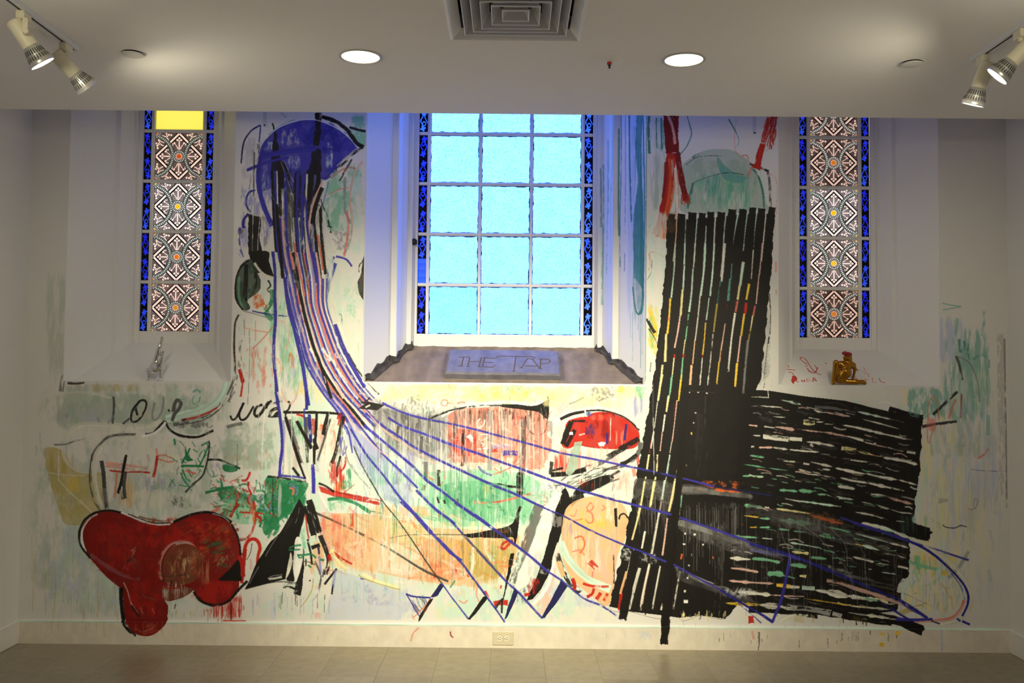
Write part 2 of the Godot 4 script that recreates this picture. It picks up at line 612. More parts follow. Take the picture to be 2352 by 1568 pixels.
# A sheet that paint is put on with brushes. Everything is computed: bristles, dry patches, drips.
class Sheet:
	var w: int
	var h: int
	var buf: PackedByteArray
	var stamp: PackedInt32Array
	var id := 0
	var nz: PackedByteArray            # 512 x 512 noise
	var place: Callable                # design units -> sheet pixels
	var scale := 1.0                   # sheet pixels per design unit
	var pal := {}
	var levels := PackedFloat64Array()
	var rng := RandomNumberGenerator.new()

	func _init(w_: int, h_: int, base: Color, noise: PackedByteArray, place_: Callable, scale_: float) -> void:
		w = w_
		h = h_
		nz = noise
		place = place_
		scale = scale_
		buf.resize(w * h * 3)
		var c := [int(base.r8), int(base.g8), int(base.b8)]
		var row := PackedByteArray()
		row.resize(w * 3)
		for i in w:
			row[i * 3] = c[0]; row[i * 3 + 1] = c[1]; row[i * 3 + 2] = c[2]
		buf.clear()
		for j in h:
			buf.append_array(row)
		stamp.resize(w * h)
		rng.seed = 17

	func curve(p: PackedVector2Array, step: float) -> PackedVector2Array:
		var out := PackedVector2Array()
		var n := p.size()
		for i in n - 1:
			var a := p[maxi(i - 1, 0)]
			var b := p[i]
			var c := p[i + 1]
			var d := p[mini(i + 2, n - 1)]
			var k := maxi(1, int(ceil(b.distance_to(c) / step)))
			for j in k:
				out.append(b.cubic_interpolate(c, a, d, float(j) / k))
		out.append(p[n - 1])
		return out

	# a brush mark along p (sheet pixels)
	func stroke(p: PackedVector2Array, wide: float, col: Color, op: float, dry: float, taper := 0.0) -> void:
		id += 1
		var L := curve(p, 0.75)
		var n := L.size()
		if n < 2:
			return
		var off := (id * 7919) & 262143
		var cr := col.r * 255.0
		var cg := col.g * 255.0
		var cb := col.b * 255.0
		var s := 0.0
		var total := 0.75 * n
		var hw0 := wide * 0.5
		var slim := wide < 5.0
		for i in n:
			var q := L[i]
			var t := (L[mini(i + 1, n - 1)] - L[maxi(i - 1, 0)]).normalized()
			var nx := -t.y
			var ny := t.x
			s += 0.75
			var wob := float(nz[(off + int(s * 0.35)) & 262143]) / 255.0 - 0.5
			var wob2 := float(nz[(off + 91000 + int(s * 0.8)) & 262143]) / 255.0 - 0.5
			var hw := hw0 * (1.0 + wob * 0.22 + wob2 * 0.10)
			var u := s / total
			if taper > 0.0:
				hw *= (1.0 - taper * u) if taper < 1.5 else maxf(0.35, 1.0 - pow(absf(2.0 * u - 1.0), 5.0)) * (0.72 + 0.9 * (wob + 0.5) * (wob2 + 0.6))
			hw = maxf(hw, 0.5)
			var thr := dry * (0.55 + 0.7 * u)
			var e := -hw
			var rowi := int(s * 0.11)
			while e <= hw:
				var x := int(q.x + nx * e)
				var y := int(q.y + ny * e)
				if x >= 0 and y >= 0 and x < w and y < h:
					var k := y * w + x
					if stamp[k] != id:
						var v := float(nz[(off + ((rowi & 511) << 9) + (int((e + hw0) * 1.7) & 511)) & 262143]) / 255.0
						var a := op
						if not slim:
							if s < v * wide * 0.18 or total - s < v * wide * 0.3:
								a = 0.0
						if thr > 0.0:
							var v2 := v * 0.55 + 0.45 * float(nz[((int(s * 0.9) & 511) << 9 | (int((e + hw0) * 2.6) + id * 37) & 511)]) / 255.0
							a *= clampf((v2 - thr) * 6.0 + 0.5, 0.0, 1.0)
						var ed := hw - absf(e)
						if ed < 1.0:
							a *= 0.35 + 0.65 * ed
						if a > 0.01:
							stamp[k] = id
							var m := 1.0 + (v - 0.5) * 0.16
							var b := k * 3
							buf[b] = clampi(int(buf[b] * (1.0 - a) + cr * m * a), 0, 255)
							buf[b + 1] = clampi(int(buf[b + 1] * (1.0 - a) + cg * m * a), 0, 255)
							buf[b + 2] = clampi(int(buf[b + 2] * (1.0 - a) + cb * m * a), 0, 255)
				e += 0.75

	# a filled shape; mottle lets what lies beneath show through in patches streaked by (sx, sy)
	func fill(p: PackedVector2Array, col: Color, op: float, mottle: float, rough: float, sx: float, sy: float) -> void:
		id += 1
		var n := p.size()
		var lo := 1e9
		var hi := -1e9
		for q in p:
			lo = minf(lo, q.y)
			hi = maxf(hi, q.y)
		var off := (id * 7919) & 262143
		for y in range(maxi(0, int(lo)), mini(h - 1, int(hi)) + 1):
			var xs := PackedFloat32Array()
			var yc := y + 0.5
			for i in n:
				var a := p[i]
				var b := p[(i + 1) % n]
				if (a.y <= yc) != (b.y <= yc):
					xs.append(a.x + (yc - a.y) / (b.y - a.y) * (b.x - a.x))
			xs.sort()
			var j := 0
			while j + 1 < xs.size():
				var r0 := (float(nz[(off + int(y * 0.7)) & 262143]) / 255.0 - 0.5) * rough * 2.0
				var r1 := (float(nz[(off + 5000 + int(y * 0.7)) & 262143]) / 255.0 - 0.5) * rough * 2.0
				var xa := maxi(0, int(xs[j] + r0))
				var xb := mini(w - 1, int(xs[j + 1] + r1))
				var ry := int(y * sy) & 511
				for x in range(xa, xb + 1):
					var k := y * w + x
					var v := float(nz[(ry << 9) | ((int(x * sx) + off) & 511)]) / 255.0
					var a := op
					if mottle > 0.0:
						a *= clampf(1.0 - mottle * clampf((1.12 - v * 1.25) * 1.6 - 0.3, 0.0, 1.0), 0.0, 1.0)
					var m := 1.0 + (v - 0.5) * 0.07
					var b := k * 3
					buf[b] = clampi(int(buf[b] * (1.0 - a) + col.r * 255.0 * m * a), 0, 255)
					buf[b + 1] = clampi(int(buf[b + 1] * (1.0 - a) + col.g * 255.0 * m * a), 0, 255)
					buf[b + 2] = clampi(int(buf[b + 2] * (1.0 - a) + col.b * 255.0 * m * a), 0, 255)
				j += 2

	# a thin wash with a soft edge, broken by noise above the threshold thr
	func wash(x0: float, y0: float, x1: float, y1: float, col: Color, op: float, thr: float, sx: float, sy: float) -> void:
		id += 1
		var off := (id * 7919) & 511
		var cx := (x0 + x1) * 0.5
		var cy := (y0 + y1) * 0.5
		var rx := maxf(1.0, (x1 - x0) * 0.5)
		var ry := maxf(1.0, (y1 - y0) * 0.5)
		for y in range(maxi(0, int(y0)), mini(h - 1, int(y1)) + 1):
			var dy := (y - cy) / ry
			dy = dy * dy
			dy = dy * dy
			var row := ((int(y * sy) + off) & 511) << 9
			var row2 := ((int(y * sy * 4.0) + off * 3) & 511) << 9
			for x in range(maxi(0, int(x0)), mini(w - 1, int(x1)) + 1):
				var dx := (x - cx) / rx
				dx = dx * dx
				var f := 1.0 - dx * dx - dy
				if f <= 0.0:
					continue
				var v := (float(nz[row | ((int(x * sx) + off) & 511)]) * 0.65 + float(nz[row2 | ((int(x * sx * 4.0) + off) & 511)]) * 0.35) / 255.0
				var a := op * clampf((v - thr - 0.55 * (1.0 - f)) * 2.2, 0.0, 1.0) * minf(1.0, f * 2.2)
				if a < 0.01:
					continue
				var b := (y * w + x) * 3
				buf[b] = int(buf[b] * (1.0 - a) + col.r * 255.0 * a)
				buf[b + 1] = int(buf[b + 1] * (1.0 - a) + col.g * 255.0 * a)
				buf[b + 2] = int(buf[b + 2] * (1.0 - a) + col.b * 255.0 * a)

	# A list of marks, one a line: a letter for the tool, a letter for the colour, then numbers.
	# s c width opacity dry x y x y ..    brush mark          t: the same, thinning out      l: thin at both ends
	# f c opacity mottle rough x y ..     smooth filled shape  p: the same with straight edges  q: streaked downwards
	# w c opacity thr sx sy x0 y0 x1 y1   wash
	# d c count width opacity x0 y0 x1 y1 length      drips running down
	# h c count width opacity dry length angle spread x0 y0 x1 y1   loose short marks
	# @ x y k                              the numbers that follow are k times enlarged from (x, y)
	func draw(text: String) -> void:
		var ox := 0.0
		var oy := 0.0
		var z := 1.0
		for line in text.split("\n"):
			line = line.strip_edges()
			if line == "" or line.begins_with("#"):
				continue
			var head := line[0]
			if head == "@":
				var a := line.substr(2).split_floats(" ", false)
				ox = a[0]; oy = a[1]; z = a[2]
				continue
			if head == "B":
				# the levels of a bundle: left and right ends, level by level
				levels = line.substr(2).split_floats(" ", false)
				continue
			var col: Color = pal[line[2]]
			var v := line.substr(4).split_floats(" ", false)
			var g := scale / z
			if "stl".contains(head):
				var p := PackedVector2Array()
				for i in range(3, v.size() - 1, 2):
					p.append(place.call(ox + v[i] / z, oy + v[i + 1] / z))
				if p.size() == 1:
					p.append(p[0] + Vector2(1.5, 1.5))
				stroke(p, v[0] * g * (0.92 if head == "l" else 1.0), col, v[1], v[2], 0.0 if head == "s" else (0.85 if head == "t" else 1.6))
			elif "fpq".contains(head):
				var p := PackedVector2Array()
				for i in range(3, v.size() - 1, 2):
					p.append(place.call(ox + v[i] / z, oy + v[i + 1] / z))
				if head == "f" or head == "q":
					var c := PackedVector2Array()
					var n := p.size()
					for i in n:
						for k in 10:
							c.append(p[i].cubic_interpolate(p[(i + 1) % n], p[(i + n - 1) % n], p[(i + 2) % n], k / 10.0))
					p = c
				if head == "q":
					fill(p, col, v[0], v[1], v[2] * g, 1.3, 0.07)
				else:
					fill(p, col, v[0], v[1], v[2] * g, 0.55, 0.4)
			elif head == "w":
				var a: Vector2 = place.call(ox + v[4] / z, oy + v[5] / z)
				var b: Vector2 = place.call(ox + v[6] / z, oy + v[7] / z)
				wash(a.x, a.y, b.x, b.y, col, v[0], v[1], v[2], v[3])
			elif head == "b":
				# one strand of the bundle: width opacity dry place-across first-level last-level
				var p := PackedVector2Array()
				for i in range(int(v[4]), int(v[5]) + 1):
					var q := Vector2(levels[i * 4], levels[i * 4 + 1]).lerp(Vector2(levels[i * 4 + 2], levels[i * 4 + 3]), v[3])
					p.append(place.call(ox + q.x / z, oy + q.y / z))
				stroke(p, v[0] * g, col, v[1], v[2])
			elif head == "d":
				for k in int(v[0]):
					var x := rng.randf_range(v[3], v[5])
					var y := rng.randf_range(v[4], v[6])
					var ln := v[7] * rng.randf_range(0.25, 1.0)
					var p := PackedVector2Array()
					for j in 5:
						p.append(place.call(ox + (x + rng.randf_range(-0.6, 0.6) * (1.0 if j > 0 else 0.0)) / z, oy + (y + ln * j / 4.0) / z))
					stroke(p, v[1] * g * rng.randf_range(0.7, 1.4), col, v[2] * rng.randf_range(0.6, 1.0), 0.0)
			elif head == "h":
				for k in int(v[0]):
					var c := Vector2(rng.randf_range(v[7], v[9]), rng.randf_range(v[8], v[10]))
					var an := deg_to_rad(v[5] + rng.randf_range(-1, 1) * v[6])
					var ln := v[4] * rng.randf_range(0.4, 1.0) * 0.5
					var di := Vector2(cos(an), sin(an)) * ln
					var bend := Vector2(-di.y, di.x) * rng.randf_range(-0.3, 0.3)
					var p := PackedVector2Array()
					for e in [c - di, c + bend, c + di]:
						p.append(place.call(ox + e.x / z, oy + e.y / z))
					stroke(p, v[1] * g * rng.randf_range(0.6, 1.3), col, v[2] * rng.randf_range(0.6, 1.0), v[3])

	func picture(x0: int, pw: int) -> Image:
		var im := Image.create_from_data(w, h, false, Image.FORMAT_RGB8, buf)
		return im.get_region(Rect2i(x0, 0, pw, h))


func palette() -> Dictionary:
	return {
		"K": Color8(20, 17, 15), "A": Color8(82, 80, 80), "a": Color8(146, 145, 146), "L": Color8(196, 198, 198),
		"U": Color8(58, 54, 166), "u": Color8(130, 130, 206), "N": Color8(28, 29, 84), "B": Color8(34, 34, 140),
		"R": Color8(192, 34, 22), "D": Color8(132, 18, 12), "r": Color8(232, 118, 98), "p": Color8(240, 196, 182),
		"O": Color8(228, 104, 48), "o": Color8(240, 190, 140), "Y": Color8(250, 208, 66), "y": Color8(248, 236, 170),
		"G": Color8(34, 126, 78), "g": Color8(128, 202, 158), "m": Color8(208, 236, 220), "t": Color8(98, 170, 154),
		"T": Color8(52, 128, 112), "W": Color8(244, 244, 240), "C": Color8(238, 236, 222), "M": Color8(184, 160, 70),
		"b": Color8(196, 206, 232), "E": Color8(58, 76, 60), "S": Color8(232, 230, 226), "n": Color8(120, 84, 58),
		"v": Color8(150, 110, 130), "k": Color8(48, 46, 46), "H": Color8(250, 250, 250), "e": Color8(168, 190, 172),
	}


func paint_wall() -> void:
	var ns := FastNoiseLite.new()
	ns.seed = 7
	ns.noise_type = FastNoiseLite.TYPE_SIMPLEX_SMOOTH
	ns.frequency = 0.045
	ns.fractal_octaves = 4
	var im := ns.get_seamless_image(512, 512)
	im.convert(Image.FORMAT_L8)
	var nz := im.get_data()
	# stretch the noise to an even spread
	var hist := PackedInt32Array()
	hist.resize(256)
	for b in nz:
		hist[b] += 1
	var lut := PackedByteArray()
	lut.resize(256)
	var acc := 0
	for i in 256:
		acc += hist[i]
		lut[i] = clampi(int(acc * 255.0 / nz.size()), 0, 255)
	for i in nz.size():
		nz[i] = lut[nz[i]]
	var half := (TX1 - TX0) / 2.0
	var W := int((TX1 - TX0) * PXM)
	var sheet := Sheet.new(W, int(TY1 * PXM), Color8(234, 232, 227), nz, func(px: float, py: float) -> Vector2:
		var q := on_wall(px, py)
		return Vector2((q.x - TX0) * PXM, (TY1 - q.y) * PXM), PXM * EYE.z / FOCAL)
	sheet.pal = palette()
	for part in MARKS:
		sheet.draw(part)
	for k in 2:
		var m := mat(Color.WHITE, 0.62, 0.0, 0.4)
		m.albedo_texture = ImageTexture.create_from_image(sheet.picture(k * W / 2, W / 2))
		m.texture_repeat = false
		wall_tex.append(m)
	# the painted jamb of the middle window: 0.46 m of plan along u
	var js := Sheet.new(200, 700, Color8(230, 229, 227), nz, func(px: float, py: float) -> Vector2: return Vector2(px, py), 1.0)
	js.pal = sheet.pal
	js.draw(JAMB_MARKS)
	M.jamb_paint = mat(Color.WHITE, 0.5)
	M.jamb_paint.albedo_texture = ImageTexture.create_from_image(js.picture(0, 200))
	M.jamb_paint.texture_repeat = false
	# the lettered sill of the right window: 0.976 m by 0.45 m
	var ss := Sheet.new(976, 450, Color8(232, 230, 226), nz, func(px: float, py: float) -> Vector2: return Vector2(px, py), 1.0)
	ss.pal = sheet.pal
	ss.draw(SILL_MARKS)
	M.sill_paint = mat(Color.WHITE, 0.5)
	M.sill_paint.albedo_texture = ImageTexture.create_from_image(ss.picture(0, 976))
	M.sill_paint.texture_repeat = false


# the motifs of the mural, each outlined in the units of its design; every one is a sheet of paint of its own
func build_mural() -> void:
	var mu := thing("mural", "large abstract mural of drips, blue strands, red blobs and black bars across the end wall", "mural", Vector3.ZERO)
	# the ground: everything between the windows
	var xs: Array = [X0]
	for o in OPENINGS:
		xs.append_array([o[0], o[1]])
	xs.append(X1)
	var sts := [new_st(), new_st()]
	var top := TY1 - 0.002
	for i in xs.size() - 1:
		var y0: float = BB
		var y1: float = top
		if i % 2 == 1:
			y1 = OPENINGS[i / 2][2]
		paint_rect(sts, xs[i], xs[i + 1], y0, y1, 0.0012)
	put_two("painted_ground", sts, mu)
	var z := 0.0016
	for name in MOTIFS:
		var poly := PackedVector2Array()
		var v: PackedFloat64Array = (MOTIFS[name] as String).split_floats(" ", false)
		var raw := PackedVector2Array()
		for i in range(0, v.size() - 1, 2):
			raw.append(on_wall(v[i], v[i + 1]))
		var n := raw.size()
		for i in n:
			for k in 4:
				poly.append(raw[i].cubic_interpolate(raw[(i + 1) % n], raw[(i + n - 1) % n], raw[(i + 2) % n], k / 4.0))
		sts = [new_st(), new_st()]
		var mid := (TX0 + TX1) / 2.0
		for k in 2:
			var xa := X0 + 0.001 if k == 0 else mid
			var xb := mid if k == 0 else X1 - 0.001
			var win := PackedVector2Array([Vector2(xa, BB + 0.001), Vector2(xb, BB + 0.001), Vector2(xb, top), Vector2(xa, top)])
			for pc in Geometry2D.intersect_polygons(poly, win):
				var t := Geometry2D.triangulate_polygon(pc)
				for i in range(0, t.size(), 3):
					var q: Array = []
					var u: Array = []
					for c in 3:
						var p := pc[t[i + c]]
						q.append(Vector3(p.x, p.y, z))
						u.append(wuv(p.x, p.y, k))
					face(sts[k], q, Vector3.BACK, u)
		put_two(name, sts, mu).set_meta("label", MOTIF_LABELS[name])
		z += 0.0003


func paint_rect(sts: Array, xa: float, xb: float, y0: float, y1: float, z: float) -> void:
	var mid := (TX0 + TX1) / 2.0
	for k in 2:
		var a := maxf(xa, -99.0 if k == 0 else mid)
		var b := minf(xb, mid if k == 0 else 99.0)
		if b - a < 0.001:
			continue
		face(sts[k], [Vector3(a, y0, z), Vector3(b, y0, z), Vector3(b, y1, z), Vector3(a, y1, z)], Vector3.BACK, [wuv(a, y0, k), wuv(b, y0, k), wuv(b, y1, k), wuv(a, y1, k)])


const MARKS := [
"""
# the ground: thin washes over white
w C .7 .15 .4 .3 540 300 850 900
w m .75 .15 .5 .12 520 860 1560 1440
w m .55 .25 .6 .15 540 560 850 900
w m .6 .2 .6 .1 1480 330 1790 900
w C .6 .2 .5 .3 1480 860 2200 1440
w m .5 .25 .6 .15 1700 870 2260 1440
w e .55 .1 .4 .15 90 872 540 1000
w e .5 .1 .4 .15 60 980 560 1430
w e .35 .2 .6 .1 105 600 152 900
w m .5 .2 .3 .2 80 1150 560 1435
w b .5 .35 .7 .2 70 1180 330 1430
w b .6 .3 .6 .3 1000 1330 1420 1440
w C .8 .05 .4 .3 1090 1380 1440 1440
w y .6 .35 .8 .1 2080 900 2290 1440
w b .45 .4 .8 .1 2120 960 2320 1420
w C .5 .2 .5 .1 2200 1200 2300 1440
d M 30 1.3 .45 70 1200 300 1330 120
d M 9 1.4 .4 60 1425 1150 1440 70
d e 10 1.4 .6 60 1425 1150 1440 60
d k 12 1.1 .7 420 1430 1700 1470 18
d M 14 1.4 .45 1500 1425 2130 1440 70
d e 12 1.4 .6 1500 1425 2200 1440 60
w e .2 .3 .5 .3 1240 1432 1420 1480
w C .4 .3 .4 .3 1900 1440 2300 1500
p o .35 0 0 38 1425 2322 1446 2322 1502 38 1476
p C .6 0 0 38 1425 2322 1446 2322 1502 38 1476
# pale ledge of the baseboard
s m 4 .9 0 40 1424 600 1430 1176 1436 1700 1440 2300 1444
# ----- head and the pier behind it
@ 520 250 4.479
w g .75 .15 .6 .25 980 540 1430 1320
w g .8 .05 .5 .5 1270 50 1440 430
w m .8 .2 .6 .3 1190 560 1440 1560
w C .8 .25 .5 .3 1240 840 1440 1568
w L .7 .2 .9 .25 140 260 460 760
w u .65 .3 1.1 .3 130 640 480 1500
w L .5 .35 1.1 .3 130 900 330 1500
s e 30 .5 .2 560 40 620 90
s e 26 .5 .2 400 40 410 190
f U .97 .12 5 350 430 400 330 500 225 640 152 800 118 950 128 1100 178 1240 285 1345 400 1240 485 1160 565 1060 680 960 730 880 790 780 850 690 870 600 830 500 800 420 830 345 830 318 620
w u .7 .3 .9 .2 340 540 480 1000
w m .6 .35 .9 .25 360 560 470 860
w L .75 .3 1.1 .5 540 190 760 400
w m .8 .15 .8 .3 1020 330 1095 630
w m .6 .35 .9 .3 610 470 790 640
w m .75 .1 .8 .4 390 330 480 440
w B .8 .2 .5 .5 760 120 1300 480
w u .5 .4 1.0 .3 580 560 800 800
f K .9 .2 7 500 240 530 360 560 520 610 580 650 720 600 800 500 800 470 640 475 420
s K 74 .95 .1 945 40 945 140
s K 66 .92 .15 945 130 940 250 920 385
f K .92 .12 8 890 440 975 430 965 700 920 860 850 960 760 980 800 800 850 640
w K .85 .1 1.2 .12 460 600 1000 1120
w k .7 .35 1.6 .06 440 800 1000 1300
w U .6 .4 1.2 .2 640 480 840 820
s U 62 1 .03 385 482 560 452 760 420 930 408
s U 30 1 .06 210 632 330 582 480 535 640 500
s U 52 1 .05 385 430 345 560 330 720 350 880 400 1040 475 1210
s U 40 .95 .1 1180 520 1060 690 985 720
s H 14 .8 .15 430 275 560 182 700 132 860 108 1000 138 1150 208 1260 290 1350 402
s T 9 .6 .3 430 268 560 170 700 112
s K 40 .98 .05 985 82 1120 130 1230 205 1290 280 1345 355 1415 395
s K 22 .95 .1 985 78 1080 100 1180 150
s K 24 .9 .35 1400 400 1330 445 1240 530 1150 610 1105 655
s K 20 .8 .5 1290 520 1220 640 1165 740
s K 28 .92 .15 1265 190 1350 212 1435 232
s L 16 .8 .3 1335 410 1240 490 1140 590
s H 7 .85 .1 560 540 600 650 640 760 690 910 700 950
s H 6 .8 .2 600 540 650 660 695 755
s K 16 .95 .1 475 150 485 180 490 210
s N 16 .95 .15 350 168 260 222 195 310 168 400 152 560
s B 14 .85 .15 350 168 346 260 335 345
s a 24 .5 .55 275 420 282 700 290 1000
s k 30 .55 .5 330 360 325 560 330 620
s K 14 .6 .5 290 450 285 640 280 900
w K .6 .4 1.5 .6 180 650 260 720
s B 20 .92 .1 295 835 235 860 205 930 210 1000 245 1065
s B 30 .95 .05 228 1080 185 1130 172 1190 185 1228
s U 34 .8 .3 140 1220 130 1340 140 1450 165 1530
s A 40 .6 .4 160 1240 160 1330
f K .96 .05 4 240 1085 335 1100 355 1160 340 1300 352 1400 380 1500 440 1640 300 1680 240 1520 224 1350 230 1200
s C 20 .9 .1 140 960 200 1040 270 1085 400 1108
s a 40 .6 .45 380 1100 400 1250 400 1420
w u .6 .35 1.3 .5 350 1150 470 1320
w C .7 .3 1.2 .2 400 1200 540 1500
s H 8 .95 0 278 880 272 1200 264 1580
s H 8 .95 0 348 1100 326 1350 320 1580
s H 7 .8 0 375 1250 372 1580
""",
"""
@ 520 580 4.479
w C .8 .1 .5 .4 1040 100 1410 1330
w m .6 .4 .6 .4 1080 100 1410 1330
w g .5 .5 .8 .5 1150 250 1410 800
w g .75 .2 .9 .2 430 470 760 1000
w g .65 .25 .9 .15 430 850 1010 1560
w t .4 .45 1.0 .2 560 1000 980 1480
w y .75 .35 1.0 .15 820 1230 1010 1568
w Y .7 .5 1.2 .4 640 1240 1000 1500
w C .7 .2 .8 .3 130 640 440 960
w r .65 .35 .8 .2 190 930 450 1420
w O .9 .25 1.2 .6 265 410 430 600
w O .7 .45 1.2 .4 540 990 720 1230
w u .5 .5 1.2 .2 600 1000 760 1350
w L .5 .4 .8 .2 430 1400 560 1568
f E .96 .2 5 250 70 160 120 110 220 88 360 100 490 145 570 205 595 245 565 215 490 300 425 345 380 350 300 310 180
s g 26 .5 .45 130 250 128 430 165 570
s g 20 .45 .5 260 160 250 350 215 480
s K 46 .85 .35 205 120 200 320 190 500
s K 40 .8 .4 300 200 300 330 280 410
s K 18 .95 .2 235 78 150 150 105 260 92 390 110 500 170 590
f K .97 .03 4 240 -10 425 -10 440 100 485 255 420 235 330 165 290 110 255 60
s C 28 .95 .05 290 105 340 180 400 232 490 262
s K 18 .9 .35 430 285 455 340 425 380 460 415
s G 60 .8 .2 400 600 440 660 480 690
s G 50 .85 .2 470 380 470 500 400 600
s B 14 .9 .15 268 600 400 628 600 652 690 656 745 700
s a 14 .85 .25 175 600 300 632 490 690
s A 22 .85 .25 125 640 92 720 82 850 80 1000 88 1150 75 1300 5 1470
s K 10 .8 .3 130 640 90 740 84 1000 96 1200
s D 7 .7 .2 72 900 80 1100 98 1250
s A 40 .6 .5 150 900 140 1100 130 1250 90 1420 20 1540
s C 20 .8 .1 55 700 40 1000 40 1200 0 1360
s k 6 .7 .1 185 680 180 780
s k 5 .8 0 235 800 240 1100 220 1560
s k 4 .6 0 190 680 185 850
s R 36 1 .03 135 1200 152 1260 172 1335
s R 20 .9 .25 168 1330 160 1400 148 1480
s r 12 .85 .15 275 985 380 880 495 742
s r 10 .7 .2 430 820 300 800 180 770
s p 20 .8 .05 500 715 560 700 615 735 645 800 640 900 610 1000
s p 14 .8 .05 545 1330 595 1480 650 1540 710 1500 745 1380
s r 10 .7 .2 300 700 300 900
w g .6 .2 .8 .4 520 540 610 640
s C 30 .9 .05 522 280 524 600 520 900 545 1200 550 1480
s U 32 1 .03 478 -10 500 200 500 450 505 700 490 900 488 1100 508 1300 530 1570
s K 12 .9 .3 1420 40 1400 90 1370 130 1365 200
f K .9 .2 3 1420 60 1425 460 1400 470 1365 400 1352 300 1385 230
s B 20 .95 .1 1425 20 1430 250 1415 480
s a 16 .5 .5 1355 920 1360 1250
s U 40 1 .05 1100 40 1060 140 1030 260 1000 380
s U 20 .95 .1 1130 40 1180 50 1240 75 1290 140
s U 36 1 .05 1120 110 1090 220 1050 340 1020 480 1000 600
s U 22 .9 .2 1020 20 1050 80
s A 12 .7 .3 1160 630 1185 650 1190 740
""",
"""
# ----- the bundle of strands, from the head down to the fan
@ 0 0 1
w C .7 .2 1.0 .2 625 500 760 660
w C .9 .05 1.0 .2 650 560 780 780
w C .85 .05 1.0 .2 690 720 840 930
w m .6 .35 1.4 .1 640 500 800 900
w A .5 .5 1.6 .08 630 450 750 680
B 624 392 748 404 628 500 740 500 634 580 744 580 648 640 752 640 662 700 752 700 678 760 768 752 698 835 796 820 735 900 838 888 768 945 886 936 792 1000 935 958
b K 14 .9 .25 .12 0 2
b A 12 .8 .35 .30 0 2
b K 14 .9 .25 .48 0 2
b U 10 .9 .3 .58 0 2
b K 13 .9 .25 .70 0 2
b u 8 .7 .4 .82 0 2
b A 10 .7 .45 .20 1 3
b A 10 .7 .45 .42 1 3
b k 9 .8 .4 .64 1 3
b A 9 .7 .45 .78 1 3
b t 5 .6 .4 .53 1 4
b L 4 .9 .2 .25 0 3
b L 4 .9 .2 .66 0 3
b K 9 .96 .1 .02 0 2
b U 7 .95 .1 .06 0 9
b W 4 .9 .1 .10 0 9
b U 9 .95 .1 .14 1 9
b p 6 .9 .1 .19 1 9
b u 5 .8 .3 .22 2 9
b U 7 .95 .15 .26 0 9
b r 5 .9 .1 .30 2 9
b K 7 .97 .05 .36 2 9
b W 4 .9 .1 .41 1 9
b p 6 .9 .1 .45 2 9
b U 7 .95 .1 .49 0 9
b m 5 .8 .2 .53 1 9
b r 6 .9 .1 .57 2 9
b k 5 .8 .4 .55 0 4
b U 7 .97 .08 .62 2 9
b C 5 .9 .05 .66 0 9
b u 6 .8 .3 .70 2 9
b r 6 .9 .1 .74 2 9
b U 6 .97 .1 .79 2 9
b K 8 .95 .1 .86 0 3
b p 5 .95 .1 .84 2 9
b U 7 .9 .2 .90 3 9
b C 5 .95 .05 .95 2 9
b U 4 .8 .3 .99 3 9
b D 3 .6 .5 .33 4 9
b k 4 .6 .6 .47 3 6
b u 4 .6 .5 .12 3 9
s K 8 .97 .05 636 470 640 530 645 580 650 640
s K 7 .95 .1 736 470 738 530 742 580 748 630
s p 6 .98 .03 740 420 727 448 718 472 713 500 710 530 709 570 712 610
s C 4 .95 .03 799 430 772 440 750 455 734 476 727 498 728 530 735 565
s K 9 .97 .05 740 431 730 458 721 487 718 515
s U 6 .97 .1 700 452 704 480 706 520 712 560 720 600 728 650
s r 5 .9 .1 676 558 683 600 692 640 700 680
s r 5 .9 .1 730 540 737 580 742 620
s U 9 1 .03 654 636 663 705 674 747 685 794 696 843 704 900 708 932
s W 5 .9 .2 690 700 700 740 712 790 726 830
s K 7 1 .03 674 620 690 676 703 736 719 792 734 830 748 875 762 915
s W 10 .9 .4 740 800 750 815 760 830
s W 6 .95 .2 712 800 720 812
s p 8 .9 .1 775 890 782 900 790 915
h W 10 3 .8 .3 16 70 20 720 790 800 900
s U 9 .97 .05 770 745 790 800 815 850 838 890
s C 5 .9 .1 765 700 785 760 810 810 840 862 870 900 920 925
s K 4 .8 .4 800 812 822 850 845 880 870 905
@ 520 250 4.479
s K 16 .85 .35 970 930 1000 1020 1040 1120 1060 1210 1075 1275
s K 14 .8 .4 1040 1205 1085 1215
w a .75 .4 1.8 1.2 1070 1180 1290 1500
w A .5 .55 2.2 1.4 1100 1200 1280 1460
s a 34 .7 .45 1222 700 1214 900 1232 1080 1285 1200 1265 1350 1205 1500
s r 22 .75 .15 1240 1050 1255 1200 1240 1350 1210 1520
s p 22 .95 .03 1400 540 1322 660 1284 800 1272 950 1292 1110 1290 1250
s r 14 .9 .1 1080 712 1165 642 1250 605 1325 612
s p 12 .85 .1 1210 652 1300 640
s r 10 .8 .1 1250 808 1150 835 1070 880
s u 18 .7 .3 1055 740 1020 880 990 1010
""",
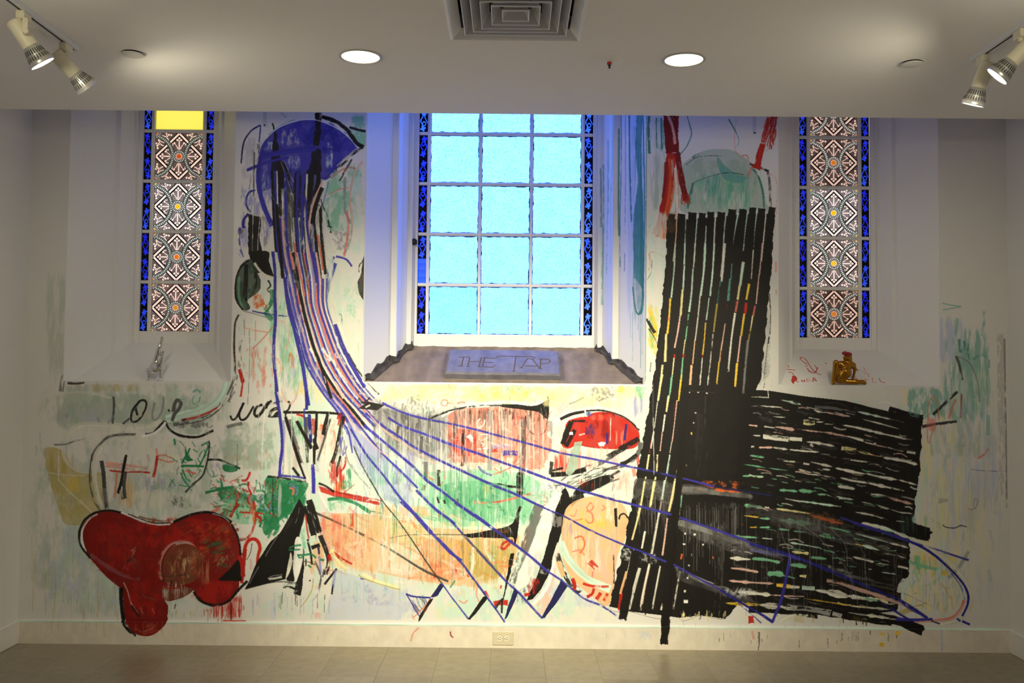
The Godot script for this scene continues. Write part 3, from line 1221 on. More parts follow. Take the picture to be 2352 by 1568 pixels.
"""
# ----- left: lettering, the pale heart, the yellow wing
@ 60 860 4.612
w e .6 .1 .5 .2 100 180 2150 560
w L .6 .2 .5 .2 180 280 1000 560
w m .5 .3 .6 .2 1450 110 2150 420
w b .4 .4 .7 .3 300 380 900 560
w o .5 .45 .8 .2 1020 320 1340 480
w M .35 .3 .8 .15 500 90 1240 190
s A 50 .6 .45 370 180 385 90 400 20 430 50
s k 24 .85 .25 440 88 520 95 620 86
f M .6 .25 5 200 780 380 800 480 950 600 1030 700 1060 810 1060 830 1400 760 1480 640 1580 420 1580 340 1400 260 1150 215 950
w Y .45 .25 .6 .3 350 1040 650 1260
w M .5 .4 1.3 .1 200 780 520 1100
h C 40 10 .4 .2 60 70 30 300 1260 640 1540
s S 36 .75 .1 395 730 400 850 450 950 530 1010 640 1050
s S 12 .7 .05 345 740 345 1120
s S 14 .7 .05 240 1035 380 1060 620 1070
s S 16 .7 .1 340 1110 480 1260 640 1400 720 1480
s C 20 .6 .1 185 470 220 330 290 250 430 195 650 195 900 245
s C 90 .65 .1 420 690 480 600 600 545 800 540 1100 560 1300 560 1450 490
w C .5 .1 .4 .3 420 530 1300 690
s A 18 .6 .5 300 742 420 735 560 690 710 665
w A .5 .4 1.0 .3 320 400 520 470
w C .85 .1 .6 .3 720 640 1960 1060
w S .7 .1 .6 .3 700 640 1500 1000
w u .4 .4 .8 .2 1060 1030 1700 1300
w o .6 .3 1.2 .08 860 1030 1180 1440
w M .4 .4 1.2 .08 880 1030 1480 1450
w C .7 .25 .7 .2 1050 1200 1950 1450
w e .6 .35 .8 .4 1480 1200 1980 1450
w v .25 .3 .6 .2 840 930 1320 1030
w e .5 .4 1.0 .5 980 700 1150 800
s A 30 .7 .35 1165 635 1000 636 870 662 780 742 712 832 690 950 680 1080 690 1200 722 1330 790 1440
s K 9 .7 .35 1165 632 1000 632 880 655 790 730
s K 10 .6 .45 700 840 680 1000 676 1100 690 1210
s C 44 .9 .05 800 760 740 850 725 1000 735 1150 770 1320 830 1440
s K 26 .97 .08 1265 630 1345 620 1400 565 1472 490
s K 26 .95 .15 1480 500 1520 580 1620 640 1750 662 1850 652 1985 590
s H 30 .95 .05 1230 655 1350 625 1440 555 1480 500
s H 24 .8 .1 1490 600 1600 670 1750 700 1900 690
w A .6 .35 1.0 .6 1540 480 2000 580
w e .7 .2 .7 .4 1600 560 1980 640
s m 76 .95 .03 1480 470 1750 400 1950 330 2080 210 2150 0
s A 40 .75 .4 1560 530 1700 510 1860 470 2010 390 2130 260 2200 110 2235 0
s K 12 .8 .3 1900 420 2030 340 2060 300
s R 18 .92 .15 1650 480 1800 452 1950 392 2020 350
s k 24 .8 .3 1650 490 1700 470
s A 24 .9 .15 925 235 932 330 915 520
s a 22 .7 .2 868 515 935 430
s a 26 .55 .3 758 450 778 512
s K 24 .9 .15 1205 280 1135 370 1112 460 1132 500 1192 480 1252 392 1275 312 1250 272 1200 285 1162 350 1182 430
s A 22 .85 .25 1025 522 1100 460
s a 24 .85 .15 1362 300 1340 400 1347 472 1385 470 1432 400 1456 290 1450 238
s A 36 .92 .15 1548 492 1572 420 1622 360 1640 300 1602 270 1572 320 1562 400
s K 16 1 0 1508 372 1520 388
s t 24 .7 .25 1768 185 1810 162 1850 192
s t 14 .75 .2 1782 220 1760 275 1785 312 1832 280 1842 228
s e 30 .6 .3 1680 340 1760 360 1830 330
s t 14 .6 .3 1585 250 1690 265
s G 26 .95 .05 1645 968 1760 966 1885 972
f G .95 .05 3 1685 745 1720 860 1765 905 1700 915 1690 850
s G 22 .95 .1 1650 940 1700 850 1740 780
s G 20 .9 .1 1830 980 1880 880 1930 760
s G 18 .9 .1 1660 1010 1700 1100 1740 1130
s G 18 .9 .1 1640 1040 1680 1130 1720 1170
s G 22 .85 .2 1860 750 1940 710
s G 20 .9 .1 1570 680 1580 740
h G 26 12 .85 .1 130 80 75 1540 700 1960 1180
h g 14 12 .6 .2 150 60 60 1340 1050 1960 1250
s R 18 .96 .03 890 1016 1050 1032 1200 1030 1312 1038
s r 60 .45 .4 840 950 1050 970 1280 1010
s R 30 .92 .1 1392 862 1372 990 1350 1088
s r 22 .75 .2 1392 862 1480 852 1545 884
s r 20 .7 .2 1400 890 1500 922 1565 918
s r 26 .7 .2 962 1040 952 1200 935 1305
s r 22 .6 .3 1380 780 1390 860
s r 20 .9 .1 1690 1015 1800 1050
s K 30 .97 .05 1062 850 1032 1000 1012 1120 975 1258
s k 54 .8 .25 1045 1030 1030 1180 1040 1320
s k 40 .85 .25 800 910 822 1050 832 1200 855 1420
s a 70 .5 .45 820 1200 850 1440
w L .8 .25 1.2 .3 860 1240 1010 1440
s k 20 .9 .2 1942 700 1940 800 1905 980 1862 1080 1765 1165 1690 1245
w A .6 .4 1.2 .8 1480 1260 1760 1440
s K 20 .95 .1 1920 902 2050 902 2150 942 2265 995
w e .75 .1 .6 .3 1950 620 2310 930
w r .4 .5 .8 .4 2040 720 2150 900
w G .9 .15 .9 .5 2075 935 2250 1030
s k 8 .9 0 2238 740 2236 980
w u .4 .35 .8 .4 1930 920 2080 1080
h G 24 14 .85 .15 90 20 60 1950 1020 2300 1440
h R 10 10 .8 .2 110 20 70 1980 1080 2300 1440
s G 30 .9 .15 1900 1250 2050 1215 2200 1190 2306 1200
s R 24 .85 .2 2290 1240 2230 1350 2080 1470 2000 1568
s r 40 .8 .2 1700 1560 1960 1460 2060 1400
""",
"""
# ----- the box with legs, greens and reds round it
@ 500 900 5.226
w e .75 .05 .5 .3 0 330 740 960
w S .6 .2 .6 .4 60 380 720 600
w r .35 .5 1.0 .5 20 600 740 960
w g .8 .1 .9 .15 860 250 1060 640
w y .6 .4 1.0 .2 900 240 1050 560
w G .7 .5 1.4 .2 900 260 1060 560
w C .8 .15 1.0 .2 1170 260 1480 900
w r .5 .45 1.0 .3 1150 300 1500 820
w L .6 .3 1.0 .15 780 330 1100 1060
w p .5 .4 1.0 .2 780 560 1060 1000
w G .95 .05 .7 .5 590 1010 1080 1568
w T .6 .35 .8 .4 590 1030 760 1400
w G .7 .3 .9 .6 0 1150 740 1568
w m .75 .3 1.0 .6 0 1140 480 1560
w u .5 .45 1.2 .4 260 1050 640 1420
w C .6 .5 1.5 .7 180 1100 620 1568
f G .9 .3 6 590 1020 760 1045 1060 1080 1050 1200 960 1330 800 1500 700 1568 560 1568 560 1300
f G .8 .45 6 0 1150 200 1170 300 1210 460 1240 420 1330 250 1360 60 1300
f g .7 .45 6 120 1300 420 1340 560 1400 520 1568 200 1568 60 1440
f W .8 .5 6 200 1090 480 1110 560 1200 420 1240 260 1200
h G 60 20 .85 .15 130 20 80 20 1060 1020 1540
h G 14 34 .85 .15 170 -15 30 500 1060 1040 1540
h r 26 14 .8 .15 110 70 70 40 1040 760 1540
h R 18 16 .85 .1 130 80 60 40 1060 740 1560
h u 14 18 .7 .3 80 60 60 420 1050 1000 1500
h W 14 14 .7 .3 100 70 60 200 1080 720 1540
h K 8 8 .8 .1 120 85 20 60 1060 1000 1500
w u .85 .1 1.0 .5 840 1080 930 1150
s r 30 .85 .1 860 1150 910 1170 900 1240
s R 24 .9 .2 290 1060 350 1050 390 960
s R 26 .9 .1 370 1080 370 1150 400 1220 360 1290 390 1350
s R 26 .95 .05 260 1210 260 1270
s R 40 .92 .1 250 1340 190 1420 150 1500
s R 20 .9 .1 270 1440 420 1450 540 1455
s O 24 .8 .2 410 1330 420 1440 440 1568
s R 40 .9 .2 460 1480 520 1520 500 1568
f G .9 .1 3 430 1270 460 1300 510 1300 545 1270 520 1310 470 1315
s K 10 .85 0 662 1040 662 1568
w G .8 .1 1.0 .4 0 1120 120 1200
s K 26 .85 .25 600 1012 760 1030 900 1050 1060 1075
s K 10 .8 .2 0 815 100 850 250 910
f G .9 .15 3 60 880 140 880 240 920 190 960 90 950
s K 28 .95 .08 152 285 178 332 220 312 272 220 312 130
s K 26 .95 .1 312 130 262 250 272 322 312 332 362 290 432 168
s K 34 .95 .1 535 150 462 190 442 262 470 300
s K 40 .95 .1 470 300 525 250 575 172 620 120
s K 26 .95 .15 582 195 602 140 650 102
s K 40 .95 .15 735 190 650 222 612 302
s K 40 .95 .15 750 230 700 270 680 300
s K 22 .95 .1 640 300 760 290
s k 34 .8 .3 600 140 680 128 780 110
s A 36 .7 .4 110 420 200 395 300 375
s K 24 .95 .1 845 110 868 150 852 205 822 240 812 300
s C 60 .85 .1 790 300 800 480 815 700 820 1000
s U 36 1 .05 700 0 732 180 752 330 770 500 775 680 752 850 742 1020
s u 26 .7 .35 790 340 800 520 790 700 780 1000
s U 24 .9 .2 740 1000 850 1010 960 1018 1060 1040
s S 30 .8 .1 720 0 770 150 800 330
s p 20 .85 .1 780 0 800 90 860 140 920 110 960 0
s K 32 1 .03 790 240 900 245 1040 245 1200 245 1340 250 1500 268
s R 30 .9 .15 950 265 1020 285 1040 300
s R 90 .8 .3 1440 280 1490 320 1470 420
w O .95 .1 1.0 .8 1205 380 1300 465
s R 40 .7 .4 1145 320 1150 440 1150 520
s r 30 .6 .4 1330 420 1400 480 1400 620
s A 60 .75 .45 860 330 900 500 960 700 1020 880
s K 38 .97 .08 815 300 868 480 930 680 990 860 1055 1030
s S 40 .9 .1 1010 850 1060 980 1110 1100 1140 1200
s k 50 .8 .4 1060 300 1060 500 1080 700 1090 850
s B 44 .97 .08 1100 270 1110 450 1118 610
s K 42 1 .03 950 350 1020 480 1090 600 1128 682
s K 34 1 .03 1190 250 1180 450 1170 600
s K 40 1 .03 1150 560 1175 630 1200 690
s K 34 1 .05 1158 640 1160 760 1158 870
s L 46 .8 .35 1350 300 1290 520 1220 720 1190 960
s k 24 .8 .4 1350 330 1270 600 1200 820
s K 46 .97 .05 1325 258 1290 400 1265 520
s K 44 .95 .15 1512 290 1462 500 1422 700 1370 860
s a 40 .7 .4 1500 420 1470 640 1440 860
s U 40 .8 .3 1490 540 1470 650 1500 760 1540 640
s K 30 .9 .25 1475 770 1440 900 1430 1020
w R .85 .25 1.2 .2 1320 780 1550 1260
w O .95 .1 1.0 .3 1370 1050 1545 1230
s R 26 .9 .1 1540 780 1520 900 1440 980
s r 16 .8 .2 1330 930 1370 1040 1420 1120
s W 24 .8 .2 1330 900 1380 1010
s R 66 .85 .2 1190 1150 1400 1215 1600 1255 1800 1295 1960 1330
s D 12 .7 .2 1450 1210 1560 1230 1700 1270
s K 26 .9 .2 1215 1095 1300 1130 1400 1200
s K 30 .9 .3 900 905 940 960 980 1010
s S 50 .9 .1 1190 1130 1240 1260 1330 1420 1450 1500
s G 44 .9 .08 1320 1292 1450 1278 1600 1312 1720 1372 1840 1450
w g .8 .15 .8 .4 1290 1270 1560 1440
w S .9 .1 .8 .4 1390 1320 1540 1430
w G .8 .25 1.3 .2 1530 900 1610 1200
w G .7 .2 .8 .4 1450 1050 1620 1180
s G 14 .9 .1 1850 1430 1900 1440
s G 14 .9 .1 1910 1455 1965 1450
s R 10 .8 .1 1520 1210 1580 1160 1640 1110
s U 40 1 .03 1140 870 1150 1030 1150 1220
s B 40 .95 .05 1062 0 1068 120 1066 215
s U 20 .85 .2 1040 200 1040 420
s H 9 .95 0 500 0 490 300 480 560
s H 9 .95 0 575 0 560 300 540 600 530 960
s H 9 .9 0 885 240 890 600 885 1060
s H 8 .9 0 1345 180 1320 500 1300 1050
s H 9 .9 0 1140 540 1135 900
w L .8 .1 1.2 .1 725 1040 770 1568
""",
"""
# ----- fan: broad zones first
@ 0 0 1
q L .85 .35 4 850 925 900 918 960 950 1010 938 1060 928 1070 1000 1060 1070 970 1070 890 1020
q a .6 .55 4 856 932 900 930 960 958 1010 950 1050 945 1050 1010 1030 1055 960 1050 890 1005
q A .5 .7 4 880 940 940 955 1000 955 1030 980 1010 1030 950 1030
q r .8 .45 5 1032 948 1100 936 1200 936 1254 962 1256 1062 1200 1078 1080 1078 1034 1052
q R .5 .7 4 1036 990 1090 990 1096 1040 1044 1044
q b .7 .35 5 790 975 850 990 900 1050 960 1110 980 1170 950 1190 890 1150 830 1080
q u .4 .6 5 800 990 850 1010 900 1070 950 1140 900 1150 840 1080
q m .9 .2 5 930 1085 1000 1066 1100 1062 1200 1072 1244 1092 1242 1150 1212 1196 1120 1214 1040 1212 960 1192
q g .75 .5 5 960 1100 1060 1078 1180 1084 1236 1110 1230 1160 1190 1196 1100 1208 1010 1196
q G .5 .7 5 1010 1120 1090 1104 1170 1120 1200 1160 1130 1192 1050 1188
q t .4 .6 5 840 1040 900 1090 930 1150 890 1150 850 1100
q o .85 .3 5 738 1190 800 1178 900 1190 1000 1212 1100 1216 1184 1226 1182 1290 1124 1342 1060 1346 960 1332 860 1312 790 1292 752 1240
q O .4 .65 5 960 1240 1040 1236 1090 1270 1060 1330 980 1310
q M .5 .55 5 1060 1236 1180 1230 1176 1290 1130 1330 1080 1320
q r .4 .65 5 730 1180 800 1190 840 1260 800 1290 750 1250
q C .7 .5 5 790 1250 900 1246 960 1290 940 1320 850 1300
q y .5 .6 5 880 1200 960 1206 1000 1230 940 1250
""",
"""
# ----- fan: what lies under the lines
@ 840 860 4.752
w y .9 .05 .5 .4 30 90 2186 340
w Y .6 .5 .6 .5 1080 90 2186 330
w m .6 .4 .6 .4 60 100 900 330
w C .6 .3 .6 .4 60 230 900 420
s L 50 .5 .3 370 100 370 240
w L .8 .2 .6 .4 2000 300 2186 520
w a .75 .2 1.6 .06 40 360 1000 880
w L .7 .35 1.5 .08 60 380 1000 1000
w A .6 .55 2.0 .06 180 420 960 960
w C .8 .4 1.4 .2 250 500 520 640
w r .5 .3 1.0 .1 900 410 2010 1090
w p .8 .4 1.2 .08 1150 420 2010 1100
w C .5 .4 1.2 .15 1200 430 1420 640
w R .9 .3 1.0 .2 915 640 1230 870
w O .5 .4 1.2 .2 1000 850 1620 960
w C .9 .15 .9 .3 1380 890 1680 1080
w r .7 .4 1.4 .1 1680 880 2020 1080
w g .8 .3 1.0 .1 690 1020 1560 1568
w G .7 .5 1.1 .1 800 1150 1460 1500
w C .4 .5 1.3 .1 450 1000 900 1568
w m .8 .1 .6 .1 0 880 660 1350
w u .65 .4 1.2 .1 0 800 640 1350
w t .6 .5 1.0 .15 0 840 500 1300
w b .8 .2 .8 .2 100 1180 560 1400
w o .85 .1 1.0 .08 0 1410 700 1568
w y .5 .4 1.0 .2 1240 1180 1420 1360
w M .7 .45 1.2 .3 1290 1190 1370 1330
w b .7 .3 .8 .3 1700 1080 2120 1300
w g .8 .25 .8 .4 1540 1080 1720 1260
w g .8 .3 .8 .4 1880 1240 2100 1440
w L .6 .3 1.0 .3 1740 1200 2000 1400
w W .8 .4 1.2 .4 640 640 720 740
f K .98 .06 6 1430 332 1600 322 1790 335 1920 305 1995 250 1992 480 1890 410 1700 380 1500 355
s H 26 .95 .03 830 455 1000 375 1250 320 1550 292 1780 330 1900 310 1985 255
s k 24 .85 .35 690 490 760 452 900 402 1050 366 1200 346 1440 336
s K 12 .9 .2 720 478 900 400 1100 352
w A .8 .4 2.0 .08 1000 350 1460 560
d K 50 9 .75 1010 360 1980 410 110
d A 40 10 .6 900 380 1980 520 260
w A .6 .4 2.2 2.0 440 200 640 420
w a .5 .4 2.2 1.4 320 280 760 480
s a 56 .75 .25 1355 390 1358 700 1350 1050
s A 64 .75 .25 1725 470 1722 800 1700 1090
s a 44 .65 .25 1530 400 1524 660
s a 36 .6 .35 1890 560 1890 900
s A 56 .75 .25 650 950 655 1130
s A 70 .75 .3 590 720 605 870
s A 50 .8 .3 440 440 455 560
s k 40 .7 .35 360 560 350 650
s a 60 .6 .35 150 740 150 960
s a 44 .6 .35 1060 820 1140 1080
s a 34 .6 .4 470 1200 500 1290
s k 54 .92 .15 800 1040 806 1220
s K 40 .8 .3 1060 640 1060 900 1050 1000
w K .7 .5 2.4 1.4 1010 580 1180 720
s W 60 .95 .3 1120 660 1150 700 1180 710
s A 40 .6 .4 640 1200 620 1270
s A 14 .85 .2 1745 450 1755 545 1805 630 1880 665 1955 620 1982 530
s K 10 .9 .1 1745 450 1740 520
s K 9 .9 .1 1985 480 1970 560
s W 14 .92 .1 1250 480 1210 530 1240 580 1290 540 1300 490
s W 12 .92 .1 1250 655 1330 650
s W 12 .9 .1 1230 700 1260 720 1330 690
s W 14 .9 .1 1240 745 1290 760 1260 790
s W 14 .95 .1 1215 815 1260 810 1330 805 1300 840 1320 860
s W 12 .9 .1 1120 800 1130 840
s p 12 .9 .1 1640 480 1640 540
s p 12 .9 .1 1620 500 1660 510
s p 14 .9 .1 1800 500 1800 540 1860 520
s p 10 .8 .1 1780 590 1780 680
s p 10 .8 .1 1620 560 1730 590
s U 60 .85 .2 1490 860 1570 850 1665 862
s u 44 .6 .3 1375 800 1480 780 1570 790
s R 36 .8 .3 1380 830 1500 820
s r 34 .9 .05 1610 970 1675 882
s r 16 .85 .1 1390 1090 1500 1050 1690 965
s r 12 .8 .1 1400 1020 1480 1080
s r 26 .85 .15 1180 1392 1300 1402 1480 1382 1650 1340 1800 1300
s D 12 .5 .3 1350 1400 1500 1380
s U 24 .6 .3 1230 1000 1280 1060 1380 1100
s u 30 .6 .3 500 850 510 930
s O 16 .85 .1 680 1050 700 1120 740 1150
s r 14 .7 .2 850 980 860 1140
s D 9 .9 .1 820 1220 840 1170
f K .97 .03 3 1655 1080 1705 1078 1716 1200 1706 1330 1665 1325 1645 1200
s K 26 1 .03 1540 1215 1640 1228
s K 16 .9 .2 1440 1190 1540 1210
s K 36 .97 .05 1692 1440 1662 1510 1640 1580
s K 20 .9 .3 780 1340 800 1400
s K 20 .9 .3 855 1370 865 1405
s k 30 .6 .5 1000 1350 1000 1440
s g 24 .8 .2 1780 1060 1800 1090
s r 8 .9 .1 1930 1310 2010 1370
s O 12 .9 .1 1940 1380 1980 1400 1950 1420
s r 12 .8 .1 820 320 840 280 890 285 890 330 850 340 820 320
s r 10 .8 .1 880 310 950 315
s r 24 .6 .3 1000 310 1060 300 1090 310
s p 40 .5 .3 440 160 500 160
s p 36 .5 .3 690 290 730 290
s r 10 .6 .2 900 100 920 150
s t 9 .6 .1 1150 140 1200 140 1175 160 1155 190
s t 9 .6 .1 1180 160 1205 185
s t 9 .6 .1 1225 120 1225 185
s t 9 .6 .1 1230 110 1280 115 1240 150 1280 150
s t 9 .6 .1 1230 185 1290 180
s t 8 .4 .1 1340 140 1360 170 1330 190
s t 8 .5 .1 1400 120 1440 130 1410 180
s t 8 .5 .1 1480 110 1480 185
s t 10 .7 .1 1520 130 1560 130 1530 175
s t 10 .7 .1 1545 150 1575 180
s t 10 .7 .1 1600 115 1600 185
s t 10 .7 .1 1630 130 1690 130 1640 180
s t 10 .7 .1 1660 150 1700 185
s t 9 .7 .1 1720 110 1722 180
s t 10 .6 .1 1750 150 1790 140 1760 200
s t 9 .6 .1 1800 120 1830 110 1830 180
s t 9 .5 .1 1850 150 1900 140 1860 190
s t 9 .5 .1 1920 140 1960 180
s t 8 .4 .1 2010 140 2060 140 2030 190
s t 8 .4 .1 2090 150 2150 150 2100 190
""",
"""
@ 880 1150 4.48
w o .4 .3 1.0 .08 -60 20 920 930
w M .4 .5 1.4 .06 0 20 900 500
w O .5 .5 1.0 .2 200 380 900 900
w C .85 .3 .9 .3 190 430 480 620
w C .7 .4 .9 .3 0 470 500 800
w Y .7 .45 1.0 .3 560 380 900 640
w r .7 .5 1.0 .3 370 560 880 880
w R .5 .6 1.2 .4 380 560 620 830
w M .6 .3 1.1 .1 840 380 1340 1000
w g .5 .5 1.0 .2 1000 400 1350 900
w g .9 .05 1.0 .1 800 -10 1395 240
w G .6 .5 1.2 .1 480 0 860 180
w C .6 .5 1.2 .1 700 20 1380 220
w y .6 .4 1.0 .2 820 200 1390 320
w o .85 .2 1.0 .2 1380 230 1500 560
w g .8 .2 1.0 .2 1390 60 1560 260
w m .9 .1 .7 .3 640 820 1500 1250
w o .4 .5 .8 .4 700 850 1060 1050
w C .8 .3 1.0 .3 900 780 1340 1040
w b .75 .25 .7 .4 0 880 440 1240
w m .8 .15 .6 .4 280 980 2061 1250
w C .7 .3 .7 .4 1000 1000 1700 1250
w y .5 .4 .6 .4 500 1000 800 1240
s g 40 .7 .2 320 130 500 180 700 200
f K 1 .02 3 830 346 950 330 1100 300 1250 270 1340 220 1382 100 1400 90 1385 300 1352 460 1335 375 1200 385 1000 374 900 378
s k 8 .85 .1 60 385 250 352 500 345 850 348
s C 34 .9 .1 1050 390 1070 520 1150 650
s C 24 .8 .1 920 480 930 620 900 800
p K 1 .02 4 1310 545 1348 535 1310 740 1270 880 1235 1010 1270 800
w A .75 .45 2.0 1.2 1290 560 1560 1100
s A 100 .75 .45 1610 30 1540 240 1460 480 1400 660 1340 860
s a 60 .6 .5 1480 520 1420 700 1340 900 1300 1050
p W .95 .08 4 1690 -20 1810 -20 1720 300 1600 620 1480 860 1330 960 1400 720 1520 480 1600 260
w L .6 .35 1.4 .2 1440 420 1700 900
p K 1 .02 4 1800 -20 2010 -20 1885 130 1830 330 1770 560 1710 740 1640 880 1540 1010 1475 1025 1560 830 1640 620 1700 420 1745 240
s a 100 .75 .45 1790 110 1780 280
w L .8 .3 2.0 1.5 1580 690 1740 760
s H 36 .9 .05 1800 460 1762 580 1735 760 1660 930 1540 1060
s p 30 .7 .2 1820 480 1780 620 1750 800 1690 960 1580 1080
w p .8 .2 .8 .4 1540 920 1780 1180
w R .85 .35 1.2 .3 1480 780 1620 980
s R 50 .92 .15 1140 1060 1200 1045 1290 1048
s R 30 .95 .05 1455 968 1512 956
s R 40 .8 .3 1040 930 1080 1000
s R 26 .97 .05 1312 408 1245 430 1215 480 1240 492 1290 450 1330 400
s R 10 .9 0 1180 470 1185 480
s R 20 .8 .2 740 660 760 740 800 760
s R 16 .8 .2 860 740 880 780
s R 26 .8 .3 520 780 545 800
s R 18 .8 .2 1210 900 1215 870
s G 16 .8 .2 690 890 740 820
h G 12 7 .4 .1 60 100 40 0 150 400 500
s k 26 .9 .3 1150 1110 1200 1040 1240 1000
s K 20 .85 .3 1220 1150 1225 1010
s r 12 .8 .2 780 1020 830 1050 870 1020
s r 12 .8 .2 980 840 960 960 1000 1060
d g 46 4 .6 20 60 900 500 320
d G 16 5 .6 60 60 900 500 420
d H 40 4.5 .75 100 -100 1350 300 520
""",
"""
# dry drags of the brush over the middle
@ 0 0 1
h A 24 5 .55 .5 60 90 4 862 940 1060 1060
h k 14 5 .6 .5 40 90 4 930 950 1250 1060
h W 30 5 .6 .5 30 60 60 850 1000 1250 1200
h g 26 7 .5 .5 50 20 30 900 1070 1240 1210
h G 16 6 .5 .5 36 30 40 960 1090 1230 1200
h o 24 7 .5 .5 60 10 30 730 1180 1180 1345
h O 16 6 .45 .5 50 20 40 740 1190 1180 1330
h r 20 6 .5 .5 50 40 60 730 1170 880 1320
h C 22 8 .5 .5 50 10 30 760 1230 1180 1350
h p 18 7 .5 .5 44 30 60 1030 950 1260 1080
h R 10 5 .5 .5 40 70 40 1030 960 1260 1080
h U 8 3 .5 .5 50 60 30 800 980 960 1140
d H 40 1.3 .75 860 950 1260 1090 160
d G 18 1.2 .6 740 1180 1200 1240 120
w A .6 .45 1.8 .06 850 930 1040 1060
w a .6 .4 1.8 .06 930 1000 1090 1130
h A 44 3 .4 .5 44 90 4 860 930 1290 1090
h k 20 3 .4 .5 36 90 4 860 930 1290 1070
h L 44 4 .4 .4 60 90 5 860 950 1290 1180
h a 30 5 .4 .45 50 90 4 880 960 1280 1150
h G 22 4 .4 .45 40 90 8 980 1080 1240 1190
h T 16 4 .4 .45 40 90 8 820 1020 1100 1180
h r 30 4 .4 .45 50 90 6 1030 950 1270 1080
h R 14 3 .4 .4 30 90 10 1040 980 1270 1080
h p 26 4 .4 .4 44 90 6 1030 950 1270 1090
h u 26 3 .4 .5 50 90 6 800 980 1000 1160
h M 30 3 .4 .45 50 88 8 720 1190 1180 1340
h O 26 4 .4 .5 40 85 14 740 1190 1180 1340
h C 34 6 .4 .45 44 90 20 740 1190 1220 1350
h n 22 2 .4 .5 50 90 4 880 1160 1200 1330
h e 40 6 .35 .45 50 90 8 70 900 560 1400
h L 26 6 .4 .45 40 90 12 200 900 620 1160
h b 20 6 .35 .45 50 90 8 60 1180 320 1400
h v 10 5 .3 .5 40 90 12 240 1040 520 1150
h m 30 6 .5 .45 60 90 10 540 560 850 900
h r 14 5 .4 .5 50 80 14 560 780 640 900
h L 26 4 .4 .45 60 88 8 1480 320 1560 900
h p 14 3 .4 .5 50 90 6 1750 500 1790 880
h e 26 8 .35 .45 60 88 10 2090 900 2290 1400
h t 16 7 .4 .45 60 85 12 2130 740 2280 980
""",
"""
# ----- the red oval and its arms
@ 1220 860 4.9
w y .7 .1 .5 .4 0 110 1300 420
w Y .9 .25 .6 .6 960 95 1140 220
w Y .6 .45 .6 .6 200 170 440 320
w a .85 .3 1.8 1.8 640 110 970 310
w L .75 .2 .8 .6 230 280 680 420
w g .8 .25 1.0 .6 1150 110 1300 310
w u .6 .3 1.5 .1 1140 210 1260 500
w C .8 .2 .6 .4 960 220 1160 460
w C .9 .1 .6 .3 220 480 440 1000
w p .6 .3 1.2 .1 240 540 420 900
s L 20 .5 .3 960 200 1040 270 1060 360
s A 12 .6 .4 430 330 510 300 590 255
s A 14 .6 .4 760 300 820 270 870 310
f R .97 .1 4 410 530 540 482 640 470 700 432 800 420 900 440 1000 470 1100 520 1180 590 1220 680 1200 780 1140 830 1000 838 800 832 640 815 520 790 420 830 350 790 380 660
w D .8 .3 1.0 .3 600 480 920 740
w B .7 .4 1.2 .4 590 540 740 700
w B .7 .25 1.5 .1 600 410 700 470
w p .8 .5 1.5 .12 920 600 1060 820
w r .7 .3 1.0 .4 640 440 920 520
w p .9 .15 1.2 .12 320 800 1110 1080
w r .8 .3 1.4 .1 220 800 660 1150
w R .9 .35 1.4 .12 230 880 430 1110
w C .8 .4 1.2 .15 700 850 1110 1040
w u .4 .5 1.2 .2 820 840 1080 1000
w p .8 .2 .8 .3 900 1060 1190 1320
w C .9 .2 .8 .3 700 1180 1160 1568
s W 44 .97 .02 250 560 350 472 550 406 750 384 950 420 1120 500 1245 610
s K 32 .97 .05 328 502 450 447 600 415
s K 20 .92 .15 620 408 800 404 1000 458 1120 530 1215 625
s K 64 .96 .1 452 528 402 650 355 790
s K 26 .92 .15 460 522 610 522
s K 42 .95 .1 492 620 452 700 395 810
s D 24 .8 .2 800 440 900 430 940 470
s B 26 .9 .15 1070 560 1050 740
s B 24 .9 .1 855 660 855 780
s H 12 .95 .02 895 490 890 740
s K 64 .9 .28 1212 722 1120 772 1000 845 870 930
s A 60 .8 .42 900 905 780 992 640 1050 590 1080
s K 54 .97 .1 225 1125 350 1120 480 1100 620 1062
s K 24 .95 .1 240 1080 360 1050
s A 50 .85 .38 1235 760 1195 900 1100 985 960 1050 800 1085
s K 44 .92 .2 1190 900 1080 980 1000 1010
h K 14 20 .85 .35 480 -22 5 380 1090 900 1230
h W 8 9 .8 .3 380 -22 5 420 1110 900 1220
f K 1 .03 4 560 1240 700 1172 860 1130 925 1170 760 1272 620 1332 480 1345
w L .7 .35 2.0 1.4 860 1080 1060 1200
p e .97 .05 4 490 760 576 748 505 1060 432 1145 385 1105
s W 44 1 .15 758 790 800 778 835 790
s W 34 .95 .25 430 660 475 662
s W 20 .8 .3 540 680 600 660
s a 60 .7 .4 205 520 215 780
s K 40 .8 .4 230 980 220 1080 210 1130
w A .8 .45 2.2 1.4 170 1200 480 1330
s K 90 .9 .35 590 1340 500 1380 420 1430
f K 1 .03 3 385 1280 330 1350 300 1450 275 1580 380 1580 430 1410
p W .95 .05 3 240 1308 352 1332 272 1512 188 1502
w T .7 .35 .8 .4 160 1305 245 1500
w R .75 .35 1.2 .2 1170 880 1245 1070
s r 44 .7 .25 1150 1060 1170 1150
d R 14 7 .75 530 1160 740 1230 110
d r 10 6 .6 900 1080 1100 1300 120
s a 36 .6 .4 930 1200 920 1330
s K 26 .9 .1 950 1500 950 1570
s O 8 .8 .1 640 1450 690 1460 650 1500
d H 20 4 .7 220 800 900 1200 360
""",
